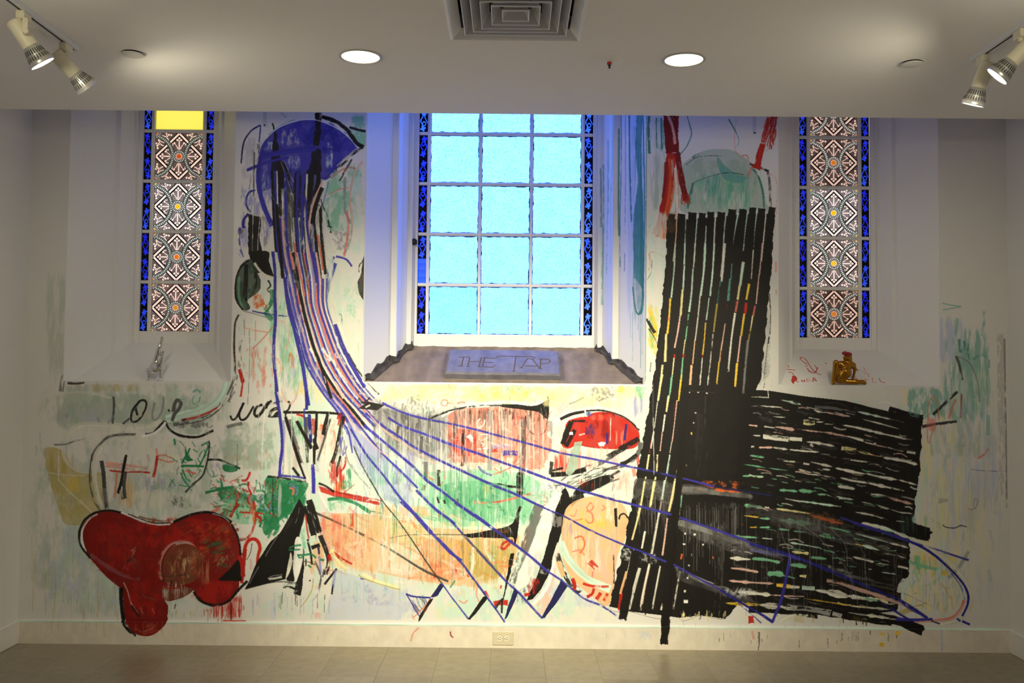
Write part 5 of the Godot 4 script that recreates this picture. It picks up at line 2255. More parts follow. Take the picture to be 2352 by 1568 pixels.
"""
# ----- long lines of the fan, over everything
@ 0 0 1
s U 5 .97 .15 878 925 920 945 966 959 1030 972 1092 986 1155 1003 1219 1020 1290 1040 1363 1054 1420 1066 1475 1077 1560 1096 1640 1117
s N 5 .85 .25 1640 1117 1700 1126 1774 1138
s U 5 .9 .2 1930 1188 2000 1212 2089 1243 2150 1262 2225 1286
s U 7 .95 .1 1960 1200 2030 1222 2090 1243
s U 5.5 .97 .12 892 959 924 978 987 1001 1029 1018 1092 1039 1155 1062 1198 1077 1260 1100 1335 1126 1409 1147 1484 1166 1541 1181 1568 1190 1633 1212 1722 1244
s B 7 .95 .1 1722 1248 1814 1274 1898 1307 1980 1342 2062 1376 2130 1419
s U 6 .97 .1 840 948 882 980 924 1007 951 1026 1008 1056 1061 1081 1124 1110 1187 1136 1230 1157
s U 4.5 .97 .12 1187 1136 1261 1171 1295 1185 1359 1219 1429 1249 1476 1267 1519 1285 1553 1299 1583 1316 1658 1356
s B 6 .95 .1 1655 1354 1694 1379 1749 1411 1776 1429
s U 6 .97 .1 836 976 886 1018 945 1068 977 1100 1019 1131 1061 1163 1103 1190 1125 1208
s U 6 .98 .1 1045 1154 1125 1208 1170 1241 1215 1275 1259 1313
s U 4.5 .92 .2 1255 1310 1293 1335 1340 1373 1384 1392 1429 1423
s U 5 .97 .1 812 960 840 995 880 1043 920 1081 960 1121
s u 3 .7 .3 900 1068 930 1095 950 1118
s U 6 .97 .08 956 1125 998 1167 1029 1190 1045 1203
s U 5 .95 .15 1035 1195 1081 1246 1125 1295 1168 1340 1188 1357 1221 1393 1246 1420
s A 4 .7 .3 1060 1225 1110 1275 1150 1320
s U 5 .97 .12 806 985 840 1041 882 1093 914 1136 930 1155 949 1178
s U 9 .97 .08 922 1150 951 1179 991 1224
s U 6 .97 .1 975 1205 1014 1248 1036 1270 1061 1287
s U 5 .95 .15 1005 1235 1058 1290 1085 1326 1114 1364
s U 4 .97 .1 1110 1360 1140 1400 1159 1428
s k 3 .92 .1 812 1024 830 1065 855 1110 880 1152 911 1190 947 1241 989 1304 1014 1338
s U 3.5 .9 .1 1014 1338 1036 1369 1056 1395 1076 1421
s k 5 .8 .25 722 1176 776 1200 836 1229 880 1252 920 1276 975 1310 1030 1335
s p 3.5 .8 .1 800 960 836 1000 876 1038 900 1048
s p 4 .85 .1 830 930 880 985 930 1020 1000 1065
s a 4 .7 .2 790 1010 800 1060 830 1100 850 1122
s U 4 .9 .2 790 975 800 990 810 1040
p K .92 .1 1 824 938 846 922 884 930 866 942
s K 6 .9 .2 823 915 835 925 850 915
s W 4 .8 .2 840 935 850 930
s U 7 .97 .05 1815 1278 1808 1312 1796 1370 1774 1428
s U 7 .97 .05 1814 1276 1838 1284
s U 3 .85 .2 1695 1385 1720 1405 1748 1430
s B 4.5 .95 .1 2089 1243 2130 1264 2170 1296 2206 1332 2222 1362 2222 1388 2210 1414
s U 3 .7 .4 2180 1310 2206 1345 2216 1380
s C 8 .8 .1 2120 1252 2170 1280 2212 1322 2232 1362 2230 1392 2206 1422 2160 1436
s B 4.5 .95 .1 2089 1243 2130 1262 2170 1294 2206 1332 2223 1362 2222 1388 2210 1414
s r 7 .7 .25 2214 1378 2206 1400 2184 1418 2150 1424 2100 1426
s p 4 .8 .1 2214 1390 2190 1420 2150 1426 2080 1424
s U 7 .97 .05 2058 1421 2100 1423 2142 1421
s U 4 .9 .15 2062 1376 2090 1398 2130 1418
s B 5 .92 .1 2044 1395 2070 1412 2098 1428
s N 4 .92 .1 2140 1426 2158 1432
s B 5 .95 .05 2198 1420 2206 1426
s B 5 .95 .05 2210 1426 2228 1434
s u 2 .6 .5 2064 1356 2110 1378 2160 1402
s U 2 .7 .4 2100 1362 2116 1364
s U 3 .9 .2 2016 1376 2040 1394
@ 880 1150 4.48
p N .98 .03 2 588 848 622 872 560 975 520 990 490 988
p K .98 .03 2 518 1003 478 1010 440 1080 372 1190 366 1240 385 1215 440 1120
s B 16 .95 .1 236 955 300 980 400 990 490 996
s B 12 .95 .15 240 960 300 1060 370 1180
h N 16 6 .85 .1 130 62 6 290 1010 440 1120
s r 8 .85 .1 300 1200 360 1160 430 1080 480 1010
s r 8 .85 .1 300 1170 320 1220
h O 6 8 .8 .1 90 -48 8 340 1080 440 1160
p K .98 .03 2 1030 985 1062 982 1070 1005 960 1150 890 1222 876 1212 920 1150
p N .98 .03 2 1350 898 1388 940 1330 1080 1275 1195 1248 1222 1290 1080
p N .98 .03 2 1832 818 1895 880 1780 1050 1655 1205 1632 1196 1740 1000
s B 10 .95 .1 1840 808 1830 860
# ----- the cone of black below the box
@ 500 1150 5.057
w r .75 .35 1.0 .3 1100 100 1540 760
w C .8 .3 .9 .3 1500 400 2124 900
w o .7 .2 1.0 .1 1250 150 2124 860
w r .6 .5 1.0 .4 1260 180 1820 780
w C .7 .45 .8 .3 1560 440 2124 800
w y .85 .15 1.0 .4 1270 540 1430 810
w g .7 .3 1.0 .3 1280 680 1340 790
w o .8 .2 1.2 .2 1060 440 1240 880
w C .9 .1 .8 .3 880 400 1060 960
w g .8 .2 1.0 .3 900 240 1020 520
p b .6 .3 3 1390 795 1600 870 1900 985 2124 1050 2124 1380 1230 1380 1340 1000
w u .4 .5 .7 .5 1380 900 2124 1300
w S .8 .1 .5 .3 320 1000 980 1385
w m .6 .3 .6 .3 320 1000 1300 1385
s b 50 .5 .3 630 1150 650 1380
w r .4 .5 .8 .4 1000 1280 1280 1385
w R .6 .4 1.6 .08 -10 1000 310 1390
d R 40 6 .75 0 1080 310 1150 270
s R 7 .9 .1 60 1390 200 1388 330 1390
s K 7 .95 0 152 1100 155 1380
s R 26 .8 .4 560 450 640 380 680 350
f G .85 .2 3 520 300 600 210 700 180 700 330 610 330 560 400
h G 12 26 .85 .15 150 -50 20 520 180 720 400
s R 40 .95 .08 292 800 308 600 342 482 402 442 462 464 492 545 470 640 462 760
s R 44 .92 .12 320 560 300 780 278 960
s R 30 .8 .2 420 0 440 200 400 350 340 440
s O 26 .8 .2 390 40 430 250
w S .7 .2 1.0 .3 360 60 440 420
w r .5 .4 1.2 .1 330 650 460 820
s K 8 .8 .2 400 490 380 600 340 680
p K 1 .02 4 950 -20 1016 90 940 330 880 560 830 760 790 905 640 940 480 985 320 1024 360 945 470 690 620 470 720 380 800 250 870 130
s K 64 .97 .05 1002 95 935 330 885 600 852 770
f K .97 .03 2 862 720 880 800 885 930 800 915 835 820
p K .96 .04 3 985 560 1004 580 1000 780 985 980 960 1100 890 1075 910 940 960 800
f W .95 .05 2 915 420 985 480 998 620 975 760 930 890 905 940 880 800 885 640
f C .95 .05 2 850 600 866 700 840 820 790 905 808 800 830 690
s K 10 .9 .1 998 560 990 700 960 820
s k 60 .5 .5 860 200 820 300 780 380
s a 12 .7 .45 950 80 935 180 900 260
s L 10 .6 .5 700 400 600 560 560 640
s a 14 .6 .5 480 760 400 900 370 960
s L 10 .7 .4 580 900 640 870 750 855
s W 30 .85 .15 600 910 680 895 750 880
s K 72 .97 .06 1020 60 1078 240 1118 410
s K 66 .97 .06 1060 -10 1130 180 1182 370
s K 50 .9 .35 1190 400 1255 560 1292 700 1250 860
s k 34 .7 .45 1240 800 1220 900 1190 980
s W 10 .85 .2 1020 40 1060 140
s R 20 .8 .2 1020 160 1040 330 1060 440
s K 26 .92 .15 1050 480 1080 600 1096 740
s K 40 .97 .05 1090 545 1140 525 1190 510
s N 26 .9 .15 1170 540 1180 620
s K 30 .95 .15 1040 460 1060 450
s u 26 .8 .2 1180 640 1200 840
s R 40 .8 .3 1290 620 1310 700
s R 40 .85 .3 1340 600 1450 680 1560 740
s y 30 .8 .2 1320 560 1400 700 1500 790
s G 20 .9 .1 835 545 900 520 970 510
s G 26 .9 .15 830 570 900 565 960 560
s G 24 .9 .1 940 630 1010 625 1090 620 1140 660
s G 18 .9 .1 930 620 950 660 985 650
s G 20 .9 .1 1050 745 1085 770
s G 26 .9 .1 1190 680 1240 690
s g 40 .8 .2 1000 470 1010 560
s k 10 .85 .1 1000 700 1060 710 1130 740
s K 12 .97 0 1025 670 1025 755
s N 20 1 0 1068 920 1072 930
s a 40 .8 .3 775 1010 800 962 860 950 920 990 932 1040 880 1076
s K 12 .95 .1 765 1010 790 995 860 1000 890 1030
s K 24 .9 .2 840 1000 900 1020
s C 10 .9 .1 820 1020 820 1060 800 1170
s k 10 .92 .15 320 1022 600 952 760 938 860 950
s a 26 .85 .3 1130 700 1190 850 1182 1000 1132 1120 1082 1172
s k 12 .8 .3 1140 720 1195 860 1185 1000
s M 12 .75 .15 1112 900 1092 1040 1022 1160 968 1228
s K 24 1 .03 1382 788 1310 880 1244 966
s K 20 1 .03 1340 972 1326 1082
s u 26 .6 .3 1370 800 1340 1000
s U 18 .7 .3 1660 900 1700 910
s r 12 .85 .15 1790 940 1830 890
s r 12 .8 .2 1800 930 1840 830
s M 14 .8 .2 1640 860 1700 900 1900 970 2120 1030
s y 40 .6 .3 1680 850 1850 930 2100 1000
s R 44 .6 .4 1560 150 1560 300
h r 10 16 .4 .3 160 80 40 1440 100 1640 500
d G 20 5 .5 1450 0 2120 300 400
d H 20 6 .75 1500 0 2120 400 500
d g 20 5 .5 1440 850 2124 1000 320
d u 16 6 .5 400 1050 1300 1150 280
d K 8 6 .85 700 1050 1300 1150 180
""",
"""
# ----- the red blob at the left
@ 40 1140 4.127
f D .99 .05 3 618 330 640 245 720 172 850 132 960 146 1100 200 1250 255 1370 275 1500 238 1680 168 1820 150 1950 188 2050 290 2105 420 2112 560 2105 800 2085 900 2015 985 1900 1020 1780 1010 1700 940 1670 888 1580 950 1450 990 1402 985 1412 1012 1428 1060 1420 1165 1395 1220 1320 1290 1230 1316 1130 1290 1050 1212 1012 1080 1000 900 960 850 860 770 740 640 655 520
w R .5 .3 .5 .5 700 180 1200 760
w R .6 .3 .6 .4 1000 600 1430 1180
w R .75 .15 .5 .5 1080 180 1950 560
w R .7 .2 .5 .4 1640 780 2120 1020
w R .4 .3 1.6 .1 640 200 1300 700
h O 30 8 .4 .45 200 -20 20 1500 240 2000 620
h R 40 10 .45 .4 260 30 40 700 200 1500 700
h R 20 10 .5 .4 160 60 30 1020 820 1400 1160
w O .45 .35 .7 .4 1650 160 2100 700
w n .6 .4 .7 .6 1700 180 2110 760
w G .85 .4 .4 1.4 1720 390 2010 560
w G .7 .5 .5 1.2 1850 440 2060 700
h D 16 26 .7 .2 220 -25 15 1750 260 2100 620
h n 14 14 .4 .3 180 -30 15 1720 240 2080 700
w g .7 .5 1.5 .6 1900 540 2020 660
h p 12 9 .4 .3 60 -60 30 1880 540 2020 680
p K .99 .03 3 1905 792 2000 700 2100 590 2114 640 2112 800
f n .8 .2 3 1385 850 1660 870 1580 950 1450 985 1400 970
f n .75 .25 3 1350 700 1370 600 1400 520 1490 455 1600 440 1700 490 1755 600 1745 720 1660 810 1500 840 1390 800
w o .5 .45 .9 .4 1400 460 1740 820
w M .5 .5 1.0 .4 1360 640 1680 860
w y .8 .35 1.2 .3 1550 560 1650 780
w O .5 .4 .7 .4 1640 480 1790 780
w W .75 .4 1.8 .12 1370 790 1560 930
d W 24 7 .7 1370 820 1640 900 110
w o .6 .4 1.6 .1 1700 560 1830 860
s p 34 .6 .45 1362 790 1348 640 1400 510 1500 448 1620 432 1720 480 1772 600
s D 14 .95 .05 1392 810 1372 690 1388 580 1440 490 1500 450
s R 14 .95 .05 1500 428 1600 418 1680 440
s L 26 .6 .4 1400 500 1480 440 1600 430 1660 450
s k 8 .8 .2 1340 745 1450 755 1600 740
s k 8 .7 .2 1330 790 1470 800
s K 10 1 0 1462 800 1464 828
s R 12 .9 .1 1370 860 1450 870 1520 866
w n .7 .5 1.2 .8 990 440 1160 700
h p 8 12 .4 .4 60 -60 20 1010 470 1130 690
s k 20 .8 .4 1040 620 1120 560
w k .4 .4 .6 .1 960 330 1050 560
s v 40 .55 .3 690 550 850 660 1000 740 1160 780
s D 40 .8 .2 1000 880 1040 1000 1100 1100
s p 14 .85 .1 1010 815 1048 900 1075 1000 1145 1110
s K 16 .92 .1 1085 1030 1120 1085 1155 1135
s p 10 .6 .3 1170 1050 1190 1110
s p 10 .5 .3 1280 1060 1300 1110
s n 24 .6 .4 1180 930 1260 960 1330 980
s D 8 .9 .05 1090 1168 1250 1172 1415 1168
w r .35 .25 .6 .4 1060 1175 1400 1310
s p 8 .6 .25 1210 1270 1280 1245 1340 1195
s p 8 .5 .3 1130 1240 1200 1290
s H 20 .85 .15 650 520 612 420 625 300 690 205 760 165
s K 22 .95 .15 690 580 610 480 588 400 592 320 640 220 740 152 870 130 985 152
s H 18 .85 .1 985 150 1100 198 1200 240 1330 266 1450 262
s K 12 .85 .3 1050 165 1180 215 1300 250 1450 248
s n 20 .7 .3 1150 190 1280 220 1420 240
s K 26 .97 .08 1480 242 1650 170 1800 148 1920 180 2035 245
s L 12 .8 .3 1850 160 1950 190 2010 240
s e 14 .8 .2 2020 260 2080 350 2110 450
s K 18 .95 .1 2030 260 2095 400 2118 580 2120 800
s K 24 .97 .08 1672 900 1732 982 1830 1026 1920 1026 2010 982 2090 890 2180 800
s L 10 .7 .3 1680 960 1740 1010 1830 1045
s K 38 .95 .15 985 865 985 980 1005 1150 1050 1240 1130 1315
s L 12 .6 .4 1050 1200 1100 1270 1160 1310
s R 40 .98 .05 2100 560 2130 640 2140 760
w R .65 .35 1.8 .06 1760 1010 2155 1170
d R 44 6 .8 1770 1020 2150 1080 110
s R 7 .9 .1 1950 1172 2060 1176 2170 1174
s K 7 .95 0 2030 1010 2026 1170
d M 26 5 .55 300 700 980 1080 180
d M 14 5 .6 1420 1060 1760 1100 70
s k 12 .8 .1 1500 1020 1490 1060
d M 12 6 .5 300 1170 1500 1190 180
""",
"""
# ----- drips over it all, and the far right
@ 0 0 1
d H 46 1.3 .8 760 960 1260 1060 200
d H 20 1.2 .7 880 920 1180 1000 120
d a 40 1.2 .7 1640 1240 2070 1300 130
d u 12 1.2 .5 1580 1200 2060 1300 160
d a 18 1.2 .7 1700 1190 1900 1230 100
s a 1.6 .8 0 1840 1205 1870 1225 1905 1260 1940 1300 1962 1350 1972 1400
s a 1.6 .8 0 1790 1205 1800 1240 1812 1265 1820 1330
s a 1.6 .8 0 1910 1215 1940 1250 1946 1300
s a 1.6 .8 0 1960 1235 1982 1270 1990 1340 1992 1400
s a 1.6 .8 0 1500 880 1500 960 1503 1080
s H 1.6 .9 0 1500 960 1502 1090
s K 17 1 .02 1574 890 1566 1000 1560 1100 1546 1230 1532 1350 1524 1478
s K 17 1 .04 1530 1420 1527 1450 1522 1474
@ 2060 620 2.527
w t .6 .0 .9 .12 255 320 550 900
w b .8 .1 .9 .1 230 250 390 560
w C .6 .3 .8 .1 280 540 540 880
w e .6 .2 .8 .1 130 860 600 1100
w y .6 .4 .9 .15 -30 680 130 800
w t .65 .1 .8 .3 40 670 290 870
w Y .5 .5 .8 .3 -40 690 80 830
s T 20 .6 .3 360 400 370 480
s T 16 .6 .3 390 410 400 490
s T 14 .6 .3 410 430 415 520
s t 14 .6 .2 440 520 490 490 530 520 535 570
s t 6 .75 .1 265 193 320 205 372 212 320 222 268 232
s t 6 .7 .1 250 195 222 236 250 252
s t 18 .5 .3 350 280 340 380
s A 15 .9 .25 345 500 364 560 380 638
s a 9 .85 .2 345 498 420 540 465 640 480 765
s k 18 .92 .3 210 838 280 772 352 704
s k 17 .92 .3 145 908 240 892 348 878
s r 7 .8 .15 182 870 180 790 212 732 236 790 242 872
s r 44 .5 .4 200 860 205 940
s r 6 .8 .1 175 880 180 1000 200 960 215 900
s r 14 .7 .3 342 750 320 800 300 862
s D 12 .5 .35 376 720 370 860
s v 26 .3 .4 390 950 390 1030
s r 14 .7 .2 470 1092 505 1070 528 1035
s a 40 .3 .45 600 370 602 700 606 1000 604 1350
w b .5 .3 .9 .08 330 640 640 1500
w g .3 .4 .9 .1 420 500 560 900
s A 12 .5 .4 624 400 628 700 634 1080 636 1390
s B 3 .85 .1 430 1157 520 1165 635 1166
s a 30 .4 .4 240 1340 300 1340
s a 8 .6 .3 410 1385 450 1385 470 1340 450 1330 445 1390
d g 20 2.5 .5 150 1100 520 1300 240
d Y 10 4 .35 140 1150 520 1350 200
d b 20 4 .5 140 1100 560 1300 260
s C 5 .7 .1 515 840 510 940
s t 20 .5 .3 530 840 528 960
w t .4 .4 .8 .1 -40 1400 200 1560
@ 0 0 1
s Y 9 .7 .1 2020 1453 2030 1456
s O 3 .0 0 0 0 1 1
s Y 10 .95 .05 2054 1451 2064 1454
s Y 10 .95 .05 2018 1477 2028 1480
s r 4 .6 .2 962 1440 950 1452 944 1470
s D 3 .95 .05 1035 1449 1036 1457 1041 1462
w b .5 .4 .6 .4 1430 1440 1500 1470
s b 6 .5 .2 2160 1442 2161 1494
s k 2.4 .9 0 1742 1450 1742 1480
s k 2 .9 0 1741 1482 1740 1490
s r 5 .4 .4 1726 1447 1730 1466
d k 20 1.4 .8 1640 1445 2060 1470 22
"""
]

const JAMB_MARKS := """
@ 0 0 1
w T .8 .1 .6 .03 6 -20 60 560
w b .7 .1 .6 .03 14 40 70 560
f T .85 .15 1 16 -20 44 -20 40 120 30 200 46 300 40 420 30 500 20 528 8 500 10 300 18 150
f b .9 .15 1 36 -20 60 -20 56 100 50 180 56 260 48 330 42 250 40 120
f L .8 .2 1 14 470 42 440 40 500 22 522 12 500
s T 5 .9 .1 14 -10 10 120 6 260 8 400 14 500 24 528 38 510 46 460
s T 6 .9 .2 62 -10 60 140 52 300
s U 4 .4 .3 76 0 74 200 76 420
s T 4 .8 .3 92 0 90 140 94 300 92 420
s T 7 .7 .3 100 60 100 220 98 330
s t 5 .7 .3 122 -10 120 100 124 220
s t 6 .6 .4 150 80 148 220 152 420
s t 5 .5 .4 130 200 128 400
s t 8 .6 .35 168 140 166 260 170 460 168 500
s T 4 .6 .4 176 150 174 300
d T 6 1.6 .7 10 520 60 530 150
s T 3 .6 .2 1 0 1 300 1 690
"""

const SILL_MARKS := """
@ 60 -20 2.413
s R 12 .9 .1 40 520 118 520 124 640
s R 14 .92 .1 20 672 100 674 208 690
s R 12 .9 .1 96 742 146 742 164 800
f R .92 .1 3 150 815 188 830 190 905 140 950 108 990 100 930 120 870
s R 16 .92 .1 104 905 120 1000
s R 16 .92 .1 160 930 200 960
s R 14 .85 .1 250 960 256 910 282 950 300 905
s r 12 .85 .1 330 960 332 890 370 890 372 930 336 940
s R 14 .9 .1 410 950 446 860 470 940
s R 12 .9 .1 420 920 470 912
s R 14 .92 .05 420 560 370 470 350 410 380 380 430 440 450 560 480 690 540 770 570 790
s R 16 .92 .1 400 640 430 730 480 750 530 690 560 620
s R 12 .9 .1 376 600 420 590
s R 10 .9 .1 390 720 480 720
s R 10 .9 .1 530 560 540 640
s R 16 .92 .1 700 520 730 520
s R 18 .95 .05 930 560 990 540 1020 570 990 620
s R 12 .92 .05 900 640 1020 645
s R 12 .9 .1 970 690 1010 700 990 760
s r 12 .9 .1 1030 610 1090 610 1085 680 1040 680 1060 620
s r 12 .9 .1 1030 690 1110 690
s R 13 .9 .1 1140 620 1140 700
s R 10 .9 .1 1140 665 1200 668
s r 12 .85 .1 1225 620 1260 630 1250 680
s r 10 .85 .1 1200 705 1280 705
s r 12 .85 .1 1220 750 1280 755 1270 830
s r 16 .9 .1 1010 930 1060 830 1090 930
s r 13 .9 .1 1020 880 1100 880
s r 10 .85 .1 1000 900 1110 905
s r 12 .9 .1 1180 890 1240 890
s r 12 .9 .1 1210 860 1212 920
s r 13 .9 .1 1320 850 1300 940 1360 945
s R 12 .9 .1 1420 850 1420 930 1480 950
"""

const MOTIFS := {
	"orange_oval": "1294 1186 1310 1158 1340 1143 1372 1140 1409 1144 1434 1165 1442 1197 1431 1239 1419 1274 1411 1324 1406 1373 1389 1391 1359 1368 1322 1336 1297 1299 1289 1249",
	"teal_dome": "1568 383 1592 358 1622 345 1654 342 1687 347 1719 368 1735 390 1750 423 1758 466 1763 486 1700 482 1640 488 1572 490 1570 430",
	"red_brush_marks": "1522 266 1562 266 1560 330 1566 390 1582 450 1566 466 1556 420 1548 480 1530 546 1498 542 1512 500 1526 420 1530 350",
	"pale_heart": "205 1090 212 1040 230 1015 262 998 310 996 350 990 378 966 400 995 440 1004 488 988 482 1040 470 1080 440 1120 400 1160 330 1172 240 1170 215 1140",
	"red_blob": "190 1220 195 1199 214 1182 246 1172 273 1175 307 1188 343 1202 372 1207 403 1198 447 1181 481 1176 513 1186 537 1210 550 1242 552 1276 550 1334 545 1358 528 1379 500 1387 471 1385 452 1368 445 1355 423 1370 391 1380 380 1379 386 1397 384 1422 378 1436 360 1453 338 1459 314 1453 294 1434 285 1402 282 1358 273 1346 248 1327 219 1295 199 1266",
	"black_cone": "688 1146 701 1168 686 1215 674 1261 664 1300 656 1329 627 1336 595 1345 563 1352 571 1337 593 1286 623 1243 642 1225 658 1199 672 1176",
	"red_oval": "1298 970 1330 956 1362 946 1390 944 1424 953 1445 967 1461 981 1469 999 1465 1019 1452 1030 1424 1031 1383 1030 1350 1026 1326 1021 1305 1030 1291 1021 1297 995",
	"blue_head": "598 346 609 324 632 300 663 284 699 276 732 278 766 290 797 313 820 340 797 358 779 376 757 402 734 413 716 426 694 440 674 444 654 436 630 428 612 436 597 435 591 388",
	"blue_strands": "622 434 742 440 742 500 746 580 754 640 754 700 770 752 798 820 840 886 884 932 860 950 800 960 768 966 740 940 720 905 696 835 676 760 660 700 646 640 632 580 626 500",
	"black_slats": "1728 894 1765 897 1858 911 1938 920 2013 938 2117 962 2116 1034 2108 1108 2095 1196 2137 1228 2130 1240 2086 1235 2089 1270 2083 1319 2060 1343 2064 1395 2060 1402 1990 1410 1880 1400 1780 1395 1700 1385 1664 1420 1610 1412 1560 1418 1550 1300 1565 1150 1640 1115 1712 1118 1722 1010",
	"black_bars": "1532 492 1552 489 1578 490 1604 487 1640 485 1672 482 1710 478 1745 476 1780 478 1778 500 1772 600 1761 720 1748 860 1736 900 1728 1010 1710 1118 1640 1115 1568 1150 1552 1230 1540 1350 1530 1418 1450 1404 1399 1392 1425 1290 1450 1165 1478 1010 1500 880 1516 760 1530 600",
}


const MOTIF_LABELS := {
	"orange_oval": "pale orange oval with red scrawls beside the black bars",
	"teal_dome": "pale teal dome above the tops of the black bars",
	"red_brush_marks": "dark red brush marks hanging from the top, forked below",
	"pale_heart": "pale shape with a grey heart-like outline above the red blob",
	"red_blob": "deep red lobed blob running down over the baseboard",
	"black_cone": "black cone spreading downwards beside the red blob",
	"red_oval": "red oval with black edges left of the black bars",
	"blue_head": "ultramarine head-like shape at the top with a pointed right side",
	"blue_strands": "bundle of blue, pink, white and black strands below the blue head",
	"black_slats": "block of near-horizontal black slats at the right",
	"black_bars": "row of tall leaning black bars like a comb",
}



# ---------------------------------------------------------------- windows

func grid_plate(st: SurfaceTool, x0: float, x1: float, y0: float, y1: float, z: float) -> void:
	face(st, [Vector3(x0, y0, z), Vector3(x1, y0, z), Vector3(x1, y1, z), Vector3(x0, y1, z)], Vector3.BACK, [Vector2(0, 1), Vector2(1, 1), Vector2(1, 0), Vector2(0, 0)])
	for s in [[x0, Vector3.LEFT], [x1, Vector3.RIGHT]]:
		face(st, [Vector3(s[0], y0, z), Vector3(s[0], y1, z), Vector3(s[0], y1, z - 0.004), Vector3(s[0], y0, z - 0.004)], s[1])


# plan of a jamb, from the wall face inwards: (distance from the opening's edge, z)
func jamb_plan(wide: float, center: bool) -> PackedVector2Array:
	var p := PackedVector2Array()
	var raw: Array
	if center:
		raw = [[0, 0], [0.008, -0.004], [0.014, -0.012], [0.136, -0.150], [0.142, -0.158], [0.150, -0.172], [0.186, -0.176], [0.190, -0.180], [0.206, -0.240], [0.236, -0.280], [0.240, -0.286], [0.270, -0.290], [0.272, -0.420]]
	else:
		raw = [[0, 0], [0.006, -0.004], [0.010, -0.010], [0.186, -0.218], [0.190, -0.226], [0.216, -0.229], [0.220, -0.234], [0.266, -0.296], [0.270, -0.302], [0.284, -0.304], [0.287, -0.310], [0.287, -0.420]]
	for r in raw:
		p.append(Vector2(r[0] * wide, r[1]))
	return p


